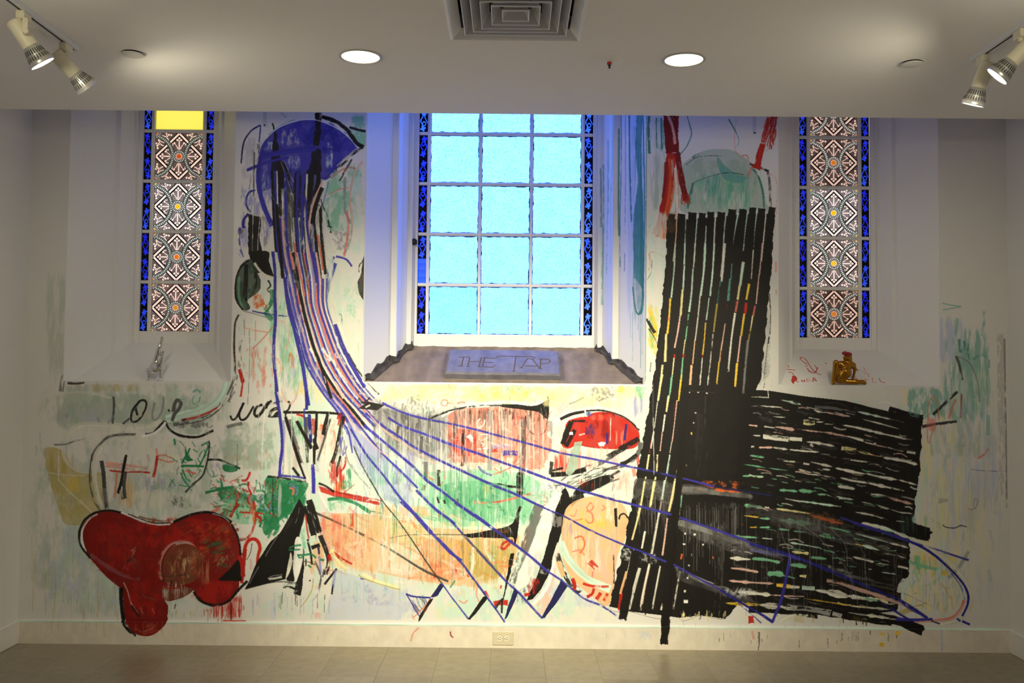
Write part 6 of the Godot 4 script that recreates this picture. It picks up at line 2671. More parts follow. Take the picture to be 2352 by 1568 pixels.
func build_windows() -> void:
	var glass := glass_textures()
	for w in 3:
		var o: Array = OPENINGS[w]
		var center := w == 1
		var names := ["narrow stained glass window at the left, a plain yellow pane at its top", "wide middle window of pale blue pebbled panes over a stone sill", "narrow stained glass window at the right, above the red lettering"]
		var win := thing("window_%d" % (w + 1), names[w], "window", Vector3.ZERO, "", "structure")
		var gz := -0.352
		# jambs
		for s in 2:
			var edge: float = o[s]
			var inner: float = (o[3] - 0.03) if s == 0 else (o[4] + 0.03)
			var span := absf(inner - edge)
			var plan := jamb_plan(span / (0.272 if center else 0.287), center)
			var sg := 1.0 if s == 0 else -1.0
			var poly := PackedVector2Array()
			for q in plan:
				poly.append(Vector2(edge + sg * q.x, q.y))
			poly.append(Vector2(edge - sg * 0.02, -0.42))
			poly.append(Vector2(edge - sg * 0.02, -0.0001))
			var st := new_st()
			if center and s == 1:
				# the painted jamb: its skin is laid out along the plan
				var st2 := new_st()
				var run := 0.0
				for i in plan.size() - 2:
					var a := Vector2(edge + sg * plan[i].x, plan[i].y)
					var b := Vector2(edge + sg * plan[i + 1].x, plan[i + 1].y)
					var r2 := run + a.distance_to(b)
					var nn := Vector3(-(b.y - a.y), 0, b.x - a.x) * -1.0
					if nn.z < 0.0 and nn.x > 0.0:
						nn = -nn
					var y0: float = o[2]
					var off := Vector3(nn.normalized().x, 0, nn.normalized().z) * 0.0006
					face(st2, [Vector3(a.x, y0, a.y) + off, Vector3(b.x, y0, b.y) + off, Vector3(b.x, TY1, b.y) + off, Vector3(a.x, TY1, a.y) + off], nn, [Vector2(run / 0.46, 1), Vector2(r2 / 0.46, 1), Vector2(r2 / 0.46, 0), Vector2(run / 0.46, 0)])
					run = r2
				prism(st, poly, o[2] - 0.0, OPEN_TOP, Vector3.RIGHT, Vector3.BACK, Vector3.UP)
				var jb := put("jamb", st, M.jamb, win)
				put("painted_face", st2, M.jamb_paint, jb)
			else:
				prism(st, poly, o[2], OPEN_TOP, Vector3.RIGHT, Vector3.BACK, Vector3.UP)
				put("jamb", st, M.jamb, win)
		# sill
		var sl := new_st()
		if center:
			rough_sill(sl, o)
			put("window_sill", sl, M.stone, win)
			var br := new_st()
			broken_edges(br, o)
			put("broken_plaster", br, M.broken, win)
			var lip := new_st()
			cbox(lip, Vector3((o[0] + o[1]) / 2, o[2] - 0.002, -0.006), Vector3(o[1] - o[0], 0.012, 0.016), 0.003)
			put("sill_lip", lip, M.frame, win)
		else:
			var steps := 10
			var prev := Vector2(0.0, o[2])
			var ptsl: Array = [Vector2(0, o[2]), Vector2(-0.004, o[2] + 0.003), Vector2(-0.05, o[2] + 0.004)]
			for k in range(1, steps + 1):
				var t := float(k) / steps
				ptsl.append(Vector2(-0.05 - 0.265 * t, o[2] + 0.004 + (1.806 - o[2]) * (t * 0.9 + 0.1 * sin(t * PI / 2))))
			ptsl.append(Vector2(-0.42, 1.812))
			var run := 0.0
			for k in ptsl.size() - 1:
				var a: Vector2 = ptsl[k]
				var b: Vector2 = ptsl[k + 1]
				var r2 := run + a.distance_to(b)
				face(sl, [Vector3(o[0], a.y, a.x), Vector3(o[1], a.y, a.x), Vector3(o[1], b.y, b.x), Vector3(o[0], b.y, b.x)], Vector3(0, 1, 0.6), [Vector2(0, 1.0 - run / 0.45), Vector2(1, 1.0 - run / 0.45), Vector2(1, 1.0 - r2 / 0.45), Vector2(0, 1.0 - r2 / 0.45)])
				run = r2
			put("window_sill", sl, M.sill_paint if w == 2 else M.jamb, win)
		# sash: stiles, rails, glazing bars
		var fr := new_st()
		var gl: float = o[3]
		var gr: float = o[4]
		var top := OPEN_TOP
		span_box(fr, Vector3(gl - 0.06, 1.80, -0.42), Vector3(gl, top, -0.332), 0.004)
		span_box(fr, Vector3(gr, 1.80, -0.42), Vector3(gr + 0.06, top, -0.332), 0.004)
		span_box(fr, Vector3(gl - 0.001, 1.80, -0.42), Vector3(gr + 0.001, GLASS_Y, -0.332), 0.004)
		span_box(fr, Vector3(gl - 0.001, GLASS_Y + 7 * 0.327 - 0.021, -0.42), Vector3(gr + 0.001, top, -0.332), 0.004)
		put("sash_frame", fr, M.frame, win)
		var cols: Array
		if center:
			cols = [[0.0, 0.054], [0.075, 0.387], [0.406, 0.718], [0.737, 1.049], [1.070, 1.124]]
		else:
			cols = [[0.0, 0.049], [0.072, 0.380], [0.403, 0.452]]
		for c in cols.size() - 1:
			var bar := new_st()
			span_box(bar, Vector3(gl + cols[c][1], GLASS_Y, -0.372), Vector3(gl + cols[c + 1][0], GLASS_Y + 7 * 0.327 - 0.021, -0.338), 0.005)
			put("glazing_bar", bar, M.frame, win)
		for r in range(1, 7):
			var bar := new_st()
			var yb := GLASS_Y + r * 0.327
			span_box(bar, Vector3(gl, yb - 0.021, -0.370), Vector3(gr, yb, -0.340), 0.005)
			put("glazing_bar", bar, M.frame, win)
		for r in 7:
			for c in cols.size():
				var strip := c == 0 or c == cols.size() - 1
				var pa := new_st()
				var y0 := GLASS_Y + r * 0.327
				var y1 := y0 + 0.306
				grid_plate(pa, gl + cols[c][0] - 0.003, gl + cols[c][1] + 0.003, y0 - 0.003, y1 + 0.003, gz)
				var m: Material
				if strip:
					if center:
						m = glass.strip_pale[(r + c) % 2] if r != 1 and r != 2 or c != 0 else (glass.strip_patched if r == 1 else glass.strip_mid)
						if r == 0 and c == 0 or r == 3 and c == 0:
							m = glass.strip_mid
					else:
						m = glass.strip_deep[(r + c / 2) % 2]
				elif center:
					m = glass.pebble[(r * 3 + c) % 4] if not (r == 0 and c == 1) else glass.pebble_dim
				else:
					m = glass.grisaille[([3, 1, 0, 2, 4, 0, 1] if w == 0 else [5, 6, 0, 7, 7, 0, 1])[r]]
				put("glass_strip" if strip else "pane", pa, m, win)
		if center:
			var kb := new_st()
			lathe(kb, [Vector2(0.0, 0.0), Vector2(0.018, 0.0), Vector2(0.018, 0.004), Vector2(0.008, 0.007), Vector2(0.008, 0.016), Vector2(0.019, 0.022), Vector2(0.022, 0.029), Vector2(0.018, 0.036), Vector2(0.009, 0.038), Vector2(0.006, 0.034), Vector2(0.0, 0.034)], Transform3D(Basis(Vector3.RIGHT, PI / 2), Vector3(gl - 0.022, 2.473, -0.332)), 24)
			put("knob", kb, M.knob, win)
		else:
			# a shallow light box stands behind the stained glass
			var bx := new_st()
			span_box(bx, Vector3(gl - 0.1, 1.75, -0.62), Vector3(gr + 0.1, 4.3, -0.60))
			for e in [[gl - 0.1, gl - 0.08], [gr + 0.08, gr + 0.1]]:
				span_box(bx, Vector3(e[0], 1.75, -0.62), Vector3(e[1], 4.3, -0.40))
			span_box(bx, Vector3(gl - 0.1, 1.73, -0.62), Vector3(gr + 0.1, 1.75, -0.40))
			span_box(bx, Vector3(gl - 0.1, 4.3, -0.62), Vector3(gr + 0.1, 4.32, -0.40))
			put("light_box", bx, M.box_inside, win)
			var lp := new_st()
			face(lp, [Vector3(gl - 0.05, 1.8, -0.59), Vector3(gr + 0.05, 1.8, -0.59), Vector3(gr + 0.05, 4.25, -0.59), Vector3(gl - 0.05, 4.25, -0.59)], Vector3.BACK)
			put("light_panel", lp, M.light_panel, win)
			var al := AreaLight3D.new()
			al.name = "panel_glow"
			al.area_size = Vector2(gr - gl + 0.1, 2.45)
			al.position = Vector3((gl + gr) / 2, 3.025, -0.585)
			al.rotation = Vector3(0, PI, 0)
			al.light_color = Color(1.0, 0.95, 0.93)
			al.light_energy = PANEL_ENERGY
			al.area_range = 12.0
			al.shadow_enabled = true
			win.add_child(al)


const PANEL_ENERGY := 0.5


# the rough masonry under the middle window, rising to the sash
func rough_sill(st: SurfaceTool, o: Array) -> void:
	var nx := 60
	var nz := 14
	var ns := FastNoiseLite.new()
	ns.seed = 4
	ns.frequency = 5.0
	var P: Array = []
	for j in nz + 1:
		var row: Array = []
		for i in nx + 1:
			var t := float(j) / nz
			var x: float = lerpf(o[0], o[1], float(i) / nx)
			var z := -0.395 * t
			var y: float = o[2] + (1.812 - o[2]) * minf(t / 0.86, 1.0)
			var bump := (ns.get_noise_2d(x * 1.4, z * 3.0) * 0.012 + ns.get_noise_2d(x * 5.0, z * 6.0 + 9.0) * 0.004) * sin(minf(t, 1.0) * PI)
			row.append(Vector3(x, y + bump, z))
		P.append(row)
	for j in nz:
		for i in nx:
			var a: Vector3 = P[j][i]
			var b: Vector3 = P[j][i + 1]
			var c: Vector3 = P[j + 1][i + 1]
			var d: Vector3 = P[j + 1][i]
			face(st, [a, b, c], Vector3.UP)
			face(st, [a, c, d], Vector3.UP)


# where the plaster of the jambs has been knocked off above the stone
func broken_edges(st: SurfaceTool, o: Array) -> void:
	for s in 2:
		var sg := 1.0 if s == 0 else -1.0
		var plan := jamb_plan(absf((o[3] - 0.03 if s == 0 else o[4] + 0.03) - o[s]) / 0.272, true)
		var pts: Array = []
		var rr := RandomNumberGenerator.new()
		rr.seed = 70 + s
		for i in range(2, plan.size() - 1):
			var n := 7 if i == 2 else 2
			for k in n:
				pts.append(plan[i].lerp(plan[i + 1], float(k) / n))
		for i in pts.size() - 1:
			var q: Array = []
			for k in 2:
				var p: Vector2 = pts[i + k]
				var u := -p.y / 0.33
				var base: float = o[2] + (1.812 - o[2]) * minf(u, 1.0) - 0.02
				var hgt := 0.018 + 0.026 * sin(clampf(u, 0.0, 1.0) * PI) + 0.012 * sin(u * 31.0 + s) + 0.006 * sin(u * 77.0)
				q.append([Vector3(o[s] + sg * (p.x + 0.006), base, p.y + 0.004), maxf(hgt, 0.012) + 0.02])
			var out := Vector3(sg * 0.6, 0.2, 0.8)
			var a: Vector3 = q[0][0]
			var b: Vector3 = q[1][0]
			face(st, [a, b, b + Vector3(0, q[1][1], 0), a + Vector3(0, q[0][1], 0)], out)
			face(st, [a + Vector3(0, q[0][1], 0), b + Vector3(0, q[1][1], 0), b + Vector3(-sg * 0.02, q[1][1], 0), a + Vector3(-sg * 0.02, q[0][1], 0)], Vector3.UP)
			# rubble spreading on to the sill
			var sp := 0.045 * (1.0 - clampf(-a.z / 0.25, 0.0, 0.8))
			var sq := 0.045 * (1.0 - clampf(-b.z / 0.25, 0.0, 0.8))
			face(st, [a + Vector3(0, 0.036, 0), b + Vector3(0, 0.036, 0), b + Vector3(sg * sq, 0.022, 0.004), a + Vector3(sg * sp, 0.022, 0.004)], Vector3(0, 1, 0.5))


# textures of the glass: grisaille squares, blue vine strips, pebbled panes
func backlit(im: Image, amount := 1.0) -> StandardMaterial3D:
	var m := StandardMaterial3D.new()
	m.albedo_texture = ImageTexture.create_from_image(im)
	m.roughness = 0.3
	m.metallic_specular = 0.3
	m.backlight_enabled = true
	m.backlight = Color(amount, amount, amount)
	m.texture_repeat = false
	m.cull_mode = BaseMaterial3D.CULL_DISABLED
	return m


# what the painted pattern is at a point: 0 lead and ink, 1 clear glass, 2 hatched ground, 3 bead, 4 jewel, 5 jewel rim
func grisaille_code(x: float, y: float) -> int:
	var ax := absf(x)
	var ay := absf(y)
	if maxf(ax, ay) > 0.975:
		return 0
	var r := sqrt(x * x + y * y)
	var rc := Vector2(1.0 - ax, 1.0 - ay).length()
	for q in [[r, atan2(y, x)], [rc, atan2(1.0 - ay, 1.0 - ax)]]:
		if q[0] < 0.10:
			return 4
		if q[0] < 0.125:
			return 5
		if q[0] < 0.15:
			return 0
		if q[0] < 0.165:
			return 1
		if q[0] < 0.27:
			if q[0] < 0.178 or q[0] > 0.258:
				return 0
			if q[0] > 0.195 and q[0] < 0.241 and absf(fposmod(q[1] * 9.0 / PI, 1.0) - 0.5) < 0.33:
				return 3
			return 0 if q[0] > 0.19 and q[0] < 0.246 else 6
	# two great arcs
	var dd := Vector2(ax - 1.12, y).length() - 0.86
	if absf(dd) < 0.088:
		if absf(dd) > 0.066:
			return 0
		if absf(dd) > 0.048:
			return 6
		var an := atan2(y, ax - 1.12)
		return 3 if absf(dd) < 0.033 and absf(fposmod(an * 11.0, 1.0) - 0.5) < 0.33 else 0
	# bars of the diamond
	var di := ax + ay
	if absf(di - 0.955) < 0.125:
		var e := absf(di - 0.955)
		return 1 if e < 0.062 and absf(ax - ay) < 0.93 else 0
	# leaves: a trefoil on a stalk in each arm of the diamond, sprays in the corners
	var u := ax
	var v := ay
	if di < 0.83:
		if dd < 0.0:
			u = ay
			v = ax
		# u across the stalk, v along it
		var k := 0.0 if v < 0.28 else 1.0
		if v > 0.28 and v < 0.66 and u < 0.026 + 0.05 * maxf(0.0, 0.42 - v):
			return 1
		for c in [[0.0, 0.76], [0.075, 0.685], [0.0, 0.67]]:
			var l := Vector2(u - c[0], v - c[1]).length()
			if l < 0.05:
				return 1
			if l < 0.068:
				return 0
		var sx := 0.06 + (v - 0.30) * (v - 0.30) * 2.6
		if v > 0.3 and v < 0.52 and absf(u - sx) < 0.02:
			return 1
		for c in [[0.20, 0.55], [0.255, 0.515], [0.27, 0.465]]:
			var l := Vector2((u - c[0]), (v - c[1])).length()
			if l < 0.045:
				return 1
			if l < 0.062:
				return 0
		return 2
	# corner sprays
	var p := Vector2(1.0 - ax, 1.0 - ay)
	if p.y < p.x:
		p = Vector2(p.y, p.x)
	for c in [[0.10, 0.56], [0.11, 0.66], [0.15, 0.50], [0.06, 0.47]]:
		var l := p.distance_to(Vector2(c[0], c[1]))
		if l < 0.05:
			return 1
		if l < 0.066:
			return 0
	var arc := absf(p.distance_to(Vector2(0.42, 0.30)) - 0.27)
	if arc < 0.022 and p.y > 0.28:
		return 1
	var arc2 := absf(p.distance_to(Vector2(0.40, 0.12)) - 0.30)
	if arc2 < 0.018 and p.y > 0.2:
		return 1
	return 2


func glass_textures() -> Dictionary:
	var g := {}
	var N := 224
	var code := PackedByteArray()
	code.resize(N * N)
	for j in N:
		for i in N:
			code[j * N + i] = grisaille_code((i + 0.5) / N * 2.0 - 1.0, (j + 0.5) / N * 2.0 - 1.0)
	# clear glass, hatched ground, beads, jewel
	var tints := [
		[Color8(255, 250, 248), Color8(150, 142, 146), Color8(224, 246, 244), Color8(244, 206, 30)],
		[Color8(255, 240, 234), Color8(124, 112, 113), Color8(206, 228, 224), Color8(224, 120, 26)],
		[Color8(246, 222, 208), Color8(108, 93, 89), Color8(192, 206, 198), Color8(196, 78, 22)],
		[Color8(252, 228, 216), Color8(132, 114, 110), Color8(206, 222, 214), Color8(214, 146, 40)],
		[Color8(255, 255, 110), Color8(255, 255, 110), Color8(255, 255, 110), Color8(255, 255, 110)],
		[Color8(226, 196, 180), Color8(92, 76, 70), Color8(214, 222, 216), Color8(204, 126, 40)],
		[Color8(255, 242, 236), Color8(144, 132, 132), Color8(222, 240, 236), Color8(244, 204, 40)],
		[Color8(228, 202, 188), Color8(94, 80, 76), Color8(224, 232, 228), Color8(206, 122, 34)]]
	g.grisaille = []
	for t in tints.size():
		var im := Image.create(N, N, false, Image.FORMAT_RGB8)
		var c: Array = tints[t]
		var pal := [Color8(10, 9, 9), c[0], c[1], c[2], c[3], c[0], c[2].darkened(0.35)]
		for j in N:
			for i in N:
				var k := code[j * N + i]
				var col: Color = pal[k]
				if k == 2 and ((i % 3 == 0) != (j % 3 == 0)):
					col = col.darkened(0.28)
				if t == 4:
					col = c[0] if mini(mini(i, j), mini(N - 1 - i, N - 1 - j)) > 2 else Color8(30, 26, 8)
				im.set_pixel(i, j, col)
		g.grisaille.append(backlit(im))
	g.strip_deep = [backlit(vine(Color8(36, 52, 250), Color8(48, 92, 255), false, 0.0)), backlit(vine(Color8(28, 38, 240), Color8(34, 56, 252), true, 0.0))]
	g.strip_pale = [sky_glass(vine(Color8(120, 165, 240), Color8(130, 175, 240), false, 0.0)), sky_glass(vine(Color8(96, 130, 236), Color8(120, 160, 240), true, 0.0))]
	g.strip_mid = sky_glass(vine(Color8(70, 80, 230), Color8(70, 92, 240), false, 0.0))
	g.strip_patched = sky_glass(vine(Color8(78, 110, 236), Color8(84, 120, 240), false, 0.48))
	# pebbled panes: mostly clear, with a rippled skin and a ragged black edge of putty
	var ns := FastNoiseLite.new()
	ns.noise_type = FastNoiseLite.TYPE_SIMPLEX_SMOOTH
	ns.fractal_octaves = 2
	g.pebble = []
	for v in 5:
		ns.seed = 100 + v
		ns.frequency = 0.085
		var S := 192
		var a := ns.get_image(S, S)
		ns.frequency = 0.012
		var b := ns.get_image(S, S)
		ns.frequency = 0.022
		ns.seed = 200 + v
		var e := ns.get_image(S, S)
		var im := Image.create(S, S, false, Image.FORMAT_RGBA8)
		for j in S:
			for i in S:
				var p := a.get_pixel(i, j).r
				var q := b.get_pixel(i, j).r
				var al := 0.05 + 0.50 * clampf((p - 0.52) * 2.4, 0.0, 1.0) + 0.16 * q + (0.2 if v == 4 else 0.0)
				var col := Color(0.44, 0.80, 0.88).lerp(Color(0.60, 0.92, 0.95), p)
				var near := mini(mini(i, S - 1 - i), mini(j, S - 1 - j))
				var side := 0 if near == i else (1 if near == S - 1 - i else (2 if near == j else 3))
				var bw := 2.6 + 2.6 * clampf((e.get_pixel((i if side > 1 else j), side * 40 + 3).r - 0.35) * 2.0, 0.0, 1.4)
				if near < bw:
					al = 1.0
					col = Color(0.02, 0.02, 0.06)
				im.set_pixel(i, j, Color(col.r, col.g, col.b, clampf(al, 0.0, 1.0)))
		var m := StandardMaterial3D.new()
		m.albedo_texture = ImageTexture.create_from_image(im)
		m.transparency = BaseMaterial3D.TRANSPARENCY_ALPHA
		m.roughness = 0.6
		m.metallic_specular = 0.12
		m.backlight_enabled = true
		m.backlight = Color.WHITE
		m.texture_repeat = false
		m.cull_mode = BaseMaterial3D.CULL_DISABLED
		m.heightmap_enabled = true
		m.heightmap_texture = ImageTexture.create_from_image(a)
		m.heightmap_scale = 0.15
		if v < 4:
			g.pebble.append(m)
		else:
			g.pebble_dim = m
	M.knob = mat(Color8(60, 60, 64), 0.3, 0.8)
	M.strip = mat(Color8(206, 210, 214), 0.6)
	return g


# blue glass strips in the middle window: the painted ink is black, the blue lets the sky through
func sky_glass(im: Image) -> StandardMaterial3D:
	var m := backlit(im)
	return m


# a climbing vine with four flowers on black, 40 x 224
func vine(c0: Color, c1: Color, flip: bool, patch: float) -> Image:
	var W := 44
	var H := 224
	var im := Image.create(W, H, false, Image.FORMAT_RGB8)
	for j in H:
		for i in W:
			var x := (i + 0.5) / W * 2.0 - 1.0
			var y := (j + 0.5) / H
			if flip:
				x = -x
			var on := false
			var yy := y if y < 0.5 else 1.0 - y
			var xx := x if y < 0.5 else -x
			# flowers
			for f in [[0.18, 0.085], [-0.10, 0.405]]:
				var p := Vector2(xx - f[0], (yy - f[1]) * 10.0)
				var r := p.length()
				var a := p.angle()
				if r < 0.30 + 0.34 * absf(cos(a * 2.0 + 0.6)):
					on = true
			# stem and curls
			var sx := 0.62 - 1.05 * absf(yy - 0.23) * 2.6 + 0.12 * sin(yy * 30.0)
			if yy > 0.06 and yy < 0.42 and absf(xx - sx) < 0.13:
				on = true
			var cr := Vector2(xx + 0.05, (yy - 0.185) * 9.0).length()
			if absf(cr - 0.36) < 0.10 and xx < 0.3:
				on = true
			if absf(xx + 0.55 - (yy - 0.25) * 5.0) < 0.10 and yy > 0.2 and yy < 0.34:
				on = true
			if absf(x) > 0.9 or y < 0.012 or y > 0.988:
				on = false
			var col := Color8(8, 8, 12)
			if on:
				col = c0.lerp(c1, y)
			if patch > 0.0 and y > patch and absf(x) < 0.9:
				col = Color8(78, 110, 190).lerp(Color8(96, 140, 214), fposmod(y * 7.0, 1.0))
			im.set_pixel(i, j, col)
	return im



# ---------------------------------------------------------------- things under the ceiling

func aim(d: Vector3) -> Basis:
	# a basis whose -z looks along d
	return Basis.looking_at(d.normalized(), Vector3.UP)


func spot_light(parent: Node3D, at: Vector3, d: Vector3, energy: float, angle: float, soft := 1.0) -> void:
	var l := SpotLight3D.new()
	l.name = "beam"
	l.position = at
	l.basis = aim(d)
	l.light_color = LAMP
	l.light_energy = energy
	l.light_size = 0.04
	l.spot_angle = angle
	l.spot_angle_attenuation = soft
	l.spot_range = 14.0
	l.spot_attenuation = 2.0
	l.shadow_enabled = true
	parent.add_child(l)


# hangs below a track at (x, z): adapter, arm, tube body and a finned lamp that looks along d
func track_head(label: String, x: float, z: float, d: Vector3, energy: float, side: float, group: String, cone := 89.8) -> Node3D:
	var t := thing("track_spotlight", label, "spotlight", Vector3(x, CEIL - 0.022, z), group)
	d = d.normalized()
	var st := new_st()
	cbox(st, Vector3(0, -0.016, 0), Vector3(0.034, 0.034, 0.062), 0.004)
	put("adapter", st, M.fixture, t)
	st = new_st()
	lathe(st, [Vector2(0, -0.047), Vector2(0.011, -0.047), Vector2(0.011, -0.032), Vector2(0, -0.032)], Transform3D(Basis.IDENTITY, Vector3.ZERO), 16)
	var flat := Vector3(d.x, 0, d.z).normalized()
	var across := flat.cross(Vector3.UP).normalized() * side
	var pivot := Vector3(0, -0.088, 0)
	var arm_top := Vector3(0, -0.044, 0)
	cbox(st, arm_top + across * 0.021, Vector3(0.05, 0.006, 0.018), 0.002, Basis(across, Vector3.UP, across.cross(Vector3.UP)))
	cbox(st, (arm_top + pivot) * 0.5 + across * 0.043 + Vector3(0, 0.0, 0), Vector3(0.004, 0.066, 0.018), 0.0015, Basis(across, Vector3.UP, across.cross(Vector3.UP)))
	put("arm", st, M.fixture, t)
	st = new_st()
	var yb := Basis(across, -across.angle_to(Vector3.UP))
	yb = basis_y(across)
	lathe(st, [Vector2(0, 0), Vector2(0.009, 0), Vector2(0.011, 0.004), Vector2(0.011, 0.012), Vector2(0.008, 0.015), Vector2(0, 0.015)], Transform3D(yb, pivot + across * 0.044), 14)
	put("knob", st, M.fixture, t)
	# body along -d (upwards) from the pivot, lamp along d
	var bas := basis_y(d).scaled(Vector3.ONE * 0.86)
	st = new_st()
	lathe(st, [Vector2(0, -0.072), Vector2(0.026, -0.072), Vector2(0.033, -0.068), Vector2(0.036, -0.06), Vector2(0.036, 0.055), Vector2(0.033, 0.058), Vector2(0, 0.058)], Transform3D(bas, pivot), 32)
	put("body", st, M.fixture, t)
	st = new_st()
	lathe(st, [Vector2(0.0, 0.056), Vector2(0.030, 0.056), Vector2(0.036, 0.062), Vector2(0.046, 0.098), Vector2(0.052, 0.122), Vector2(0.058, 0.128), Vector2(0.059, 0.138), Vector2(0.055, 0.142), Vector2(0.052, 0.139), Vector2(0.0, 0.139)], Transform3D(bas, pivot), 40, 0.85)
	var lamp := put("lamp", st, M.led_metal, t)
	# dark ventilation slots between the fins, two rings of them
	for ring in [[0.0385, 0.070, 0.0453, 0.094], [0.0475, 0.100, 0.0525, 0.119]]:
		st = new_st()
		for k in 26:
			var a := TAU * (k + 0.5) / 26.0
			var e := Vector3(cos(a), 0, sin(a))
			var s := Vector3(-sin(a), 0, cos(a)) * 0.0021
			var p0: Vector3 = e * (ring[0] + 0.0012) + Vector3.UP * ring[1]
			var p1: Vector3 = e * (ring[2] + 0.0012) + Vector3.UP * ring[3]
			var xf := Transform3D(bas, pivot)
			face(st, [xf * (p0 - s * 0.8), xf * (p0 + s * 0.8), xf * (p1 + s), xf * (p1 - s)], bas * e)
		put("vent_slots", st, M.dark, lamp)
	st = new_st()
	lathe(st, [Vector2(0, 0.1405), Vector2(0.04, 0.1405), Vector2(0.051, 0.1395)], Transform3D(bas, pivot), 32)
	lathe(st, [Vector2(0.051, 0.1395), Vector2(0.04, 0.1425), Vector2(0.0, 0.1435)], Transform3D(bas, pivot), 32)
	put("lamp_face", st, M.lamp_face, lamp)
	spot_light(t, pivot + d * 0.15, d, energy, cone, 0.4 if cone > 60.0 else 1.0)
	return t


func basis_y(y: Vector3) -> Basis:
	y = y.normalized()
	var x := y.cross(Vector3.BACK if absf(y.z) < 0.9 else Vector3.RIGHT).normalized()
	return Basis(x, y, x.cross(y))


func build_ceiling_things() -> void:
	# two tracks
	for s in 2:
		var x: float = [-1.906, 2.004][s]
		var z0: float = [1.655, 1.629][s]
		var t := thing("lighting_track", ["white lighting track on the ceiling at the left, carrying spotlights", "white lighting track on the ceiling at the right, carrying spotlights"][s], "lighting track", Vector3(x, CEIL, 0), "")
		var st := new_st()
		var poly := PackedVector2Array([Vector2(-0.0185, 0), Vector2(-0.0185, -0.022), Vector2(-0.006, -0.022), Vector2(-0.006, -0.006), Vector2(0.006, -0.006), Vector2(0.006, -0.022), Vector2(0.0185, -0.022), Vector2(0.0185, 0)])
		prism(st, poly, z0 + 0.006, 5.2, Vector3.RIGHT, Vector3.UP, Vector3.BACK)
		put("rail", st, M.white_metal, t)
		st = new_st()
		span_box(st, Vector3(-0.006, -0.0195, z0 + 0.01), Vector3(0.006, -0.006, 5.2))
		put("slot", st, M.slot, t)
		st = new_st()
		cbox(st, Vector3(0, -0.0115, z0), Vector3(0.04, 0.024, 0.016), 0.003)
		put("end_cap", st, M.white_metal, t)
	track_head("left track spotlight nearer the viewer, its glowing white face showing", -1.906, 2.08, Vector3(0.469, -0.80, -0.351), SPOT_ENERGY * 0.6, 1.0, "")
	track_head("left track spotlight at the end of the track, tilted right with a ribbed lamp", -1.906, 1.735, Vector3(0.531, -0.636, -0.548), SPOT_ENERGY * 0.8, -1.0, "")
	track_head("right track spotlight at the end of the track, pointing almost straight down", 2.004, 1.70, Vector3(-0.212, -0.917, -0.331), SPOT_ENERGY, 1.0, "")
	track_head("right track spotlight cut by the picture edge, tilted left", 2.004, 2.0, Vector3(-0.618, -0.71, -0.327), SPOT_ENERGY, 1.0, "")
	# more heads further along the tracks, outside the picture, aimed at the mural
	for e in [[-1.906, 2.75, Vector3(-0.3, 1.2, 0.0)], [-1.906, 3.3, Vector3(0.1, 0.45, 0.0)], [2.004, 2.75, Vector3(0.5, 1.1, 0.0)], [2.004, 3.3, Vector3(-0.35, 0.6, 0.0)]]:
		var from := Vector3(e[0], CEIL - 0.14, e[1])
		track_head("spotlight out of the picture on the %s track, %s" % ["left" if e[0] < 0.0 else "right", "nearer the wall" if e[1] < 3.0 else "farther from the wall"], e[0], e[1], e[2] - from, HIDDEN_SPOT_ENERGY, 1.0, "track spotlights out of the picture", 27.0)
	# two recessed downlights
	for s in 2:
		var at: Vector3 = [Vector3(-0.685, CEIL, 1.552), Vector3(0.751, CEIL, 1.553)][s]
		var t := thing("recessed_downlight", ["round glowing downlight in the ceiling left of the air vent", "round glowing downlight in the ceiling right of the red sprinkler"][s], "ceiling light", at)
		var st := new_st()
		lathe(st, [Vector2(0.084, -0.0008), Vector2(0.085, -0.004), Vector2(0.088, -0.005), Vector2(0.098, -0.0015), Vector2(0.099, 0.0), Vector2(0.084, 0.0)], Transform3D(Basis.IDENTITY, Vector3.ZERO), 48)
		put("trim_ring", st, M.trim_grey, t)
		st = new_st()
		lathe(st, [Vector2(0.0835, -0.001), Vector2(0.086, -0.0045), Vector2(0.0875, -0.0045), Vector2(0.086, -0.001)], Transform3D(Basis.IDENTITY, Vector3.ZERO), 48)
		put("shadow_ring", st, M.dark, t)
		st = new_st()
		lathe(st, [Vector2(0.0, -0.0055), Vector2(0.05, -0.0045), Vector2(0.0842, -0.0015)], Transform3D(Basis.IDENTITY, Vector3.ZERO), 48)
		put("lamp_lens", st, M.down_face, t)
		var l := AreaLight3D.new()
		l.name = "lens_glow"
		l.area_size = Vector2(0.15, 0.15)
		l.position = Vector3(0, -0.012, 0)
		l.rotation = Vector3(-PI / 2, 0, 0)
		l.light_color = LAMP
		l.light_energy = DOWN_ENERGY
		l.area_range = 12.0
		l.shadow_enabled = true
		t.add_child(l)
	# two more like them nearer the viewer, out of the picture
	for s in 2:
		var at := Vector3([-1.1, 1.15][s], CEIL, 3.7)
		var t := thing("recessed_downlight", ["round downlight out of the picture, nearer the viewer on the left", "round downlight out of the picture, nearer the viewer on the right"][s], "ceiling light", at)
		var st := new_st()
		lathe(st, [Vector2(0.084, -0.0008), Vector2(0.085, -0.004), Vector2(0.098, -0.0015), Vector2(0.099, 0.0), Vector2(0.084, 0.0)], Transform3D(Basis.IDENTITY, Vector3.ZERO), 40)
		put("trim_ring", st, M.trim_grey, t)
		st = new_st()
		lathe(st, [Vector2(0.0, -0.0055), Vector2(0.05, -0.0045), Vector2(0.0842, -0.0015)], Transform3D(Basis.IDENTITY, Vector3.ZERO), 40)
		put("lamp_lens", st, M.down_face, t)
		spot_light(t, Vector3(0, -0.02, 0), Vector3(0, -1, 0.02), FLOOR_ENERGY, 52.0)
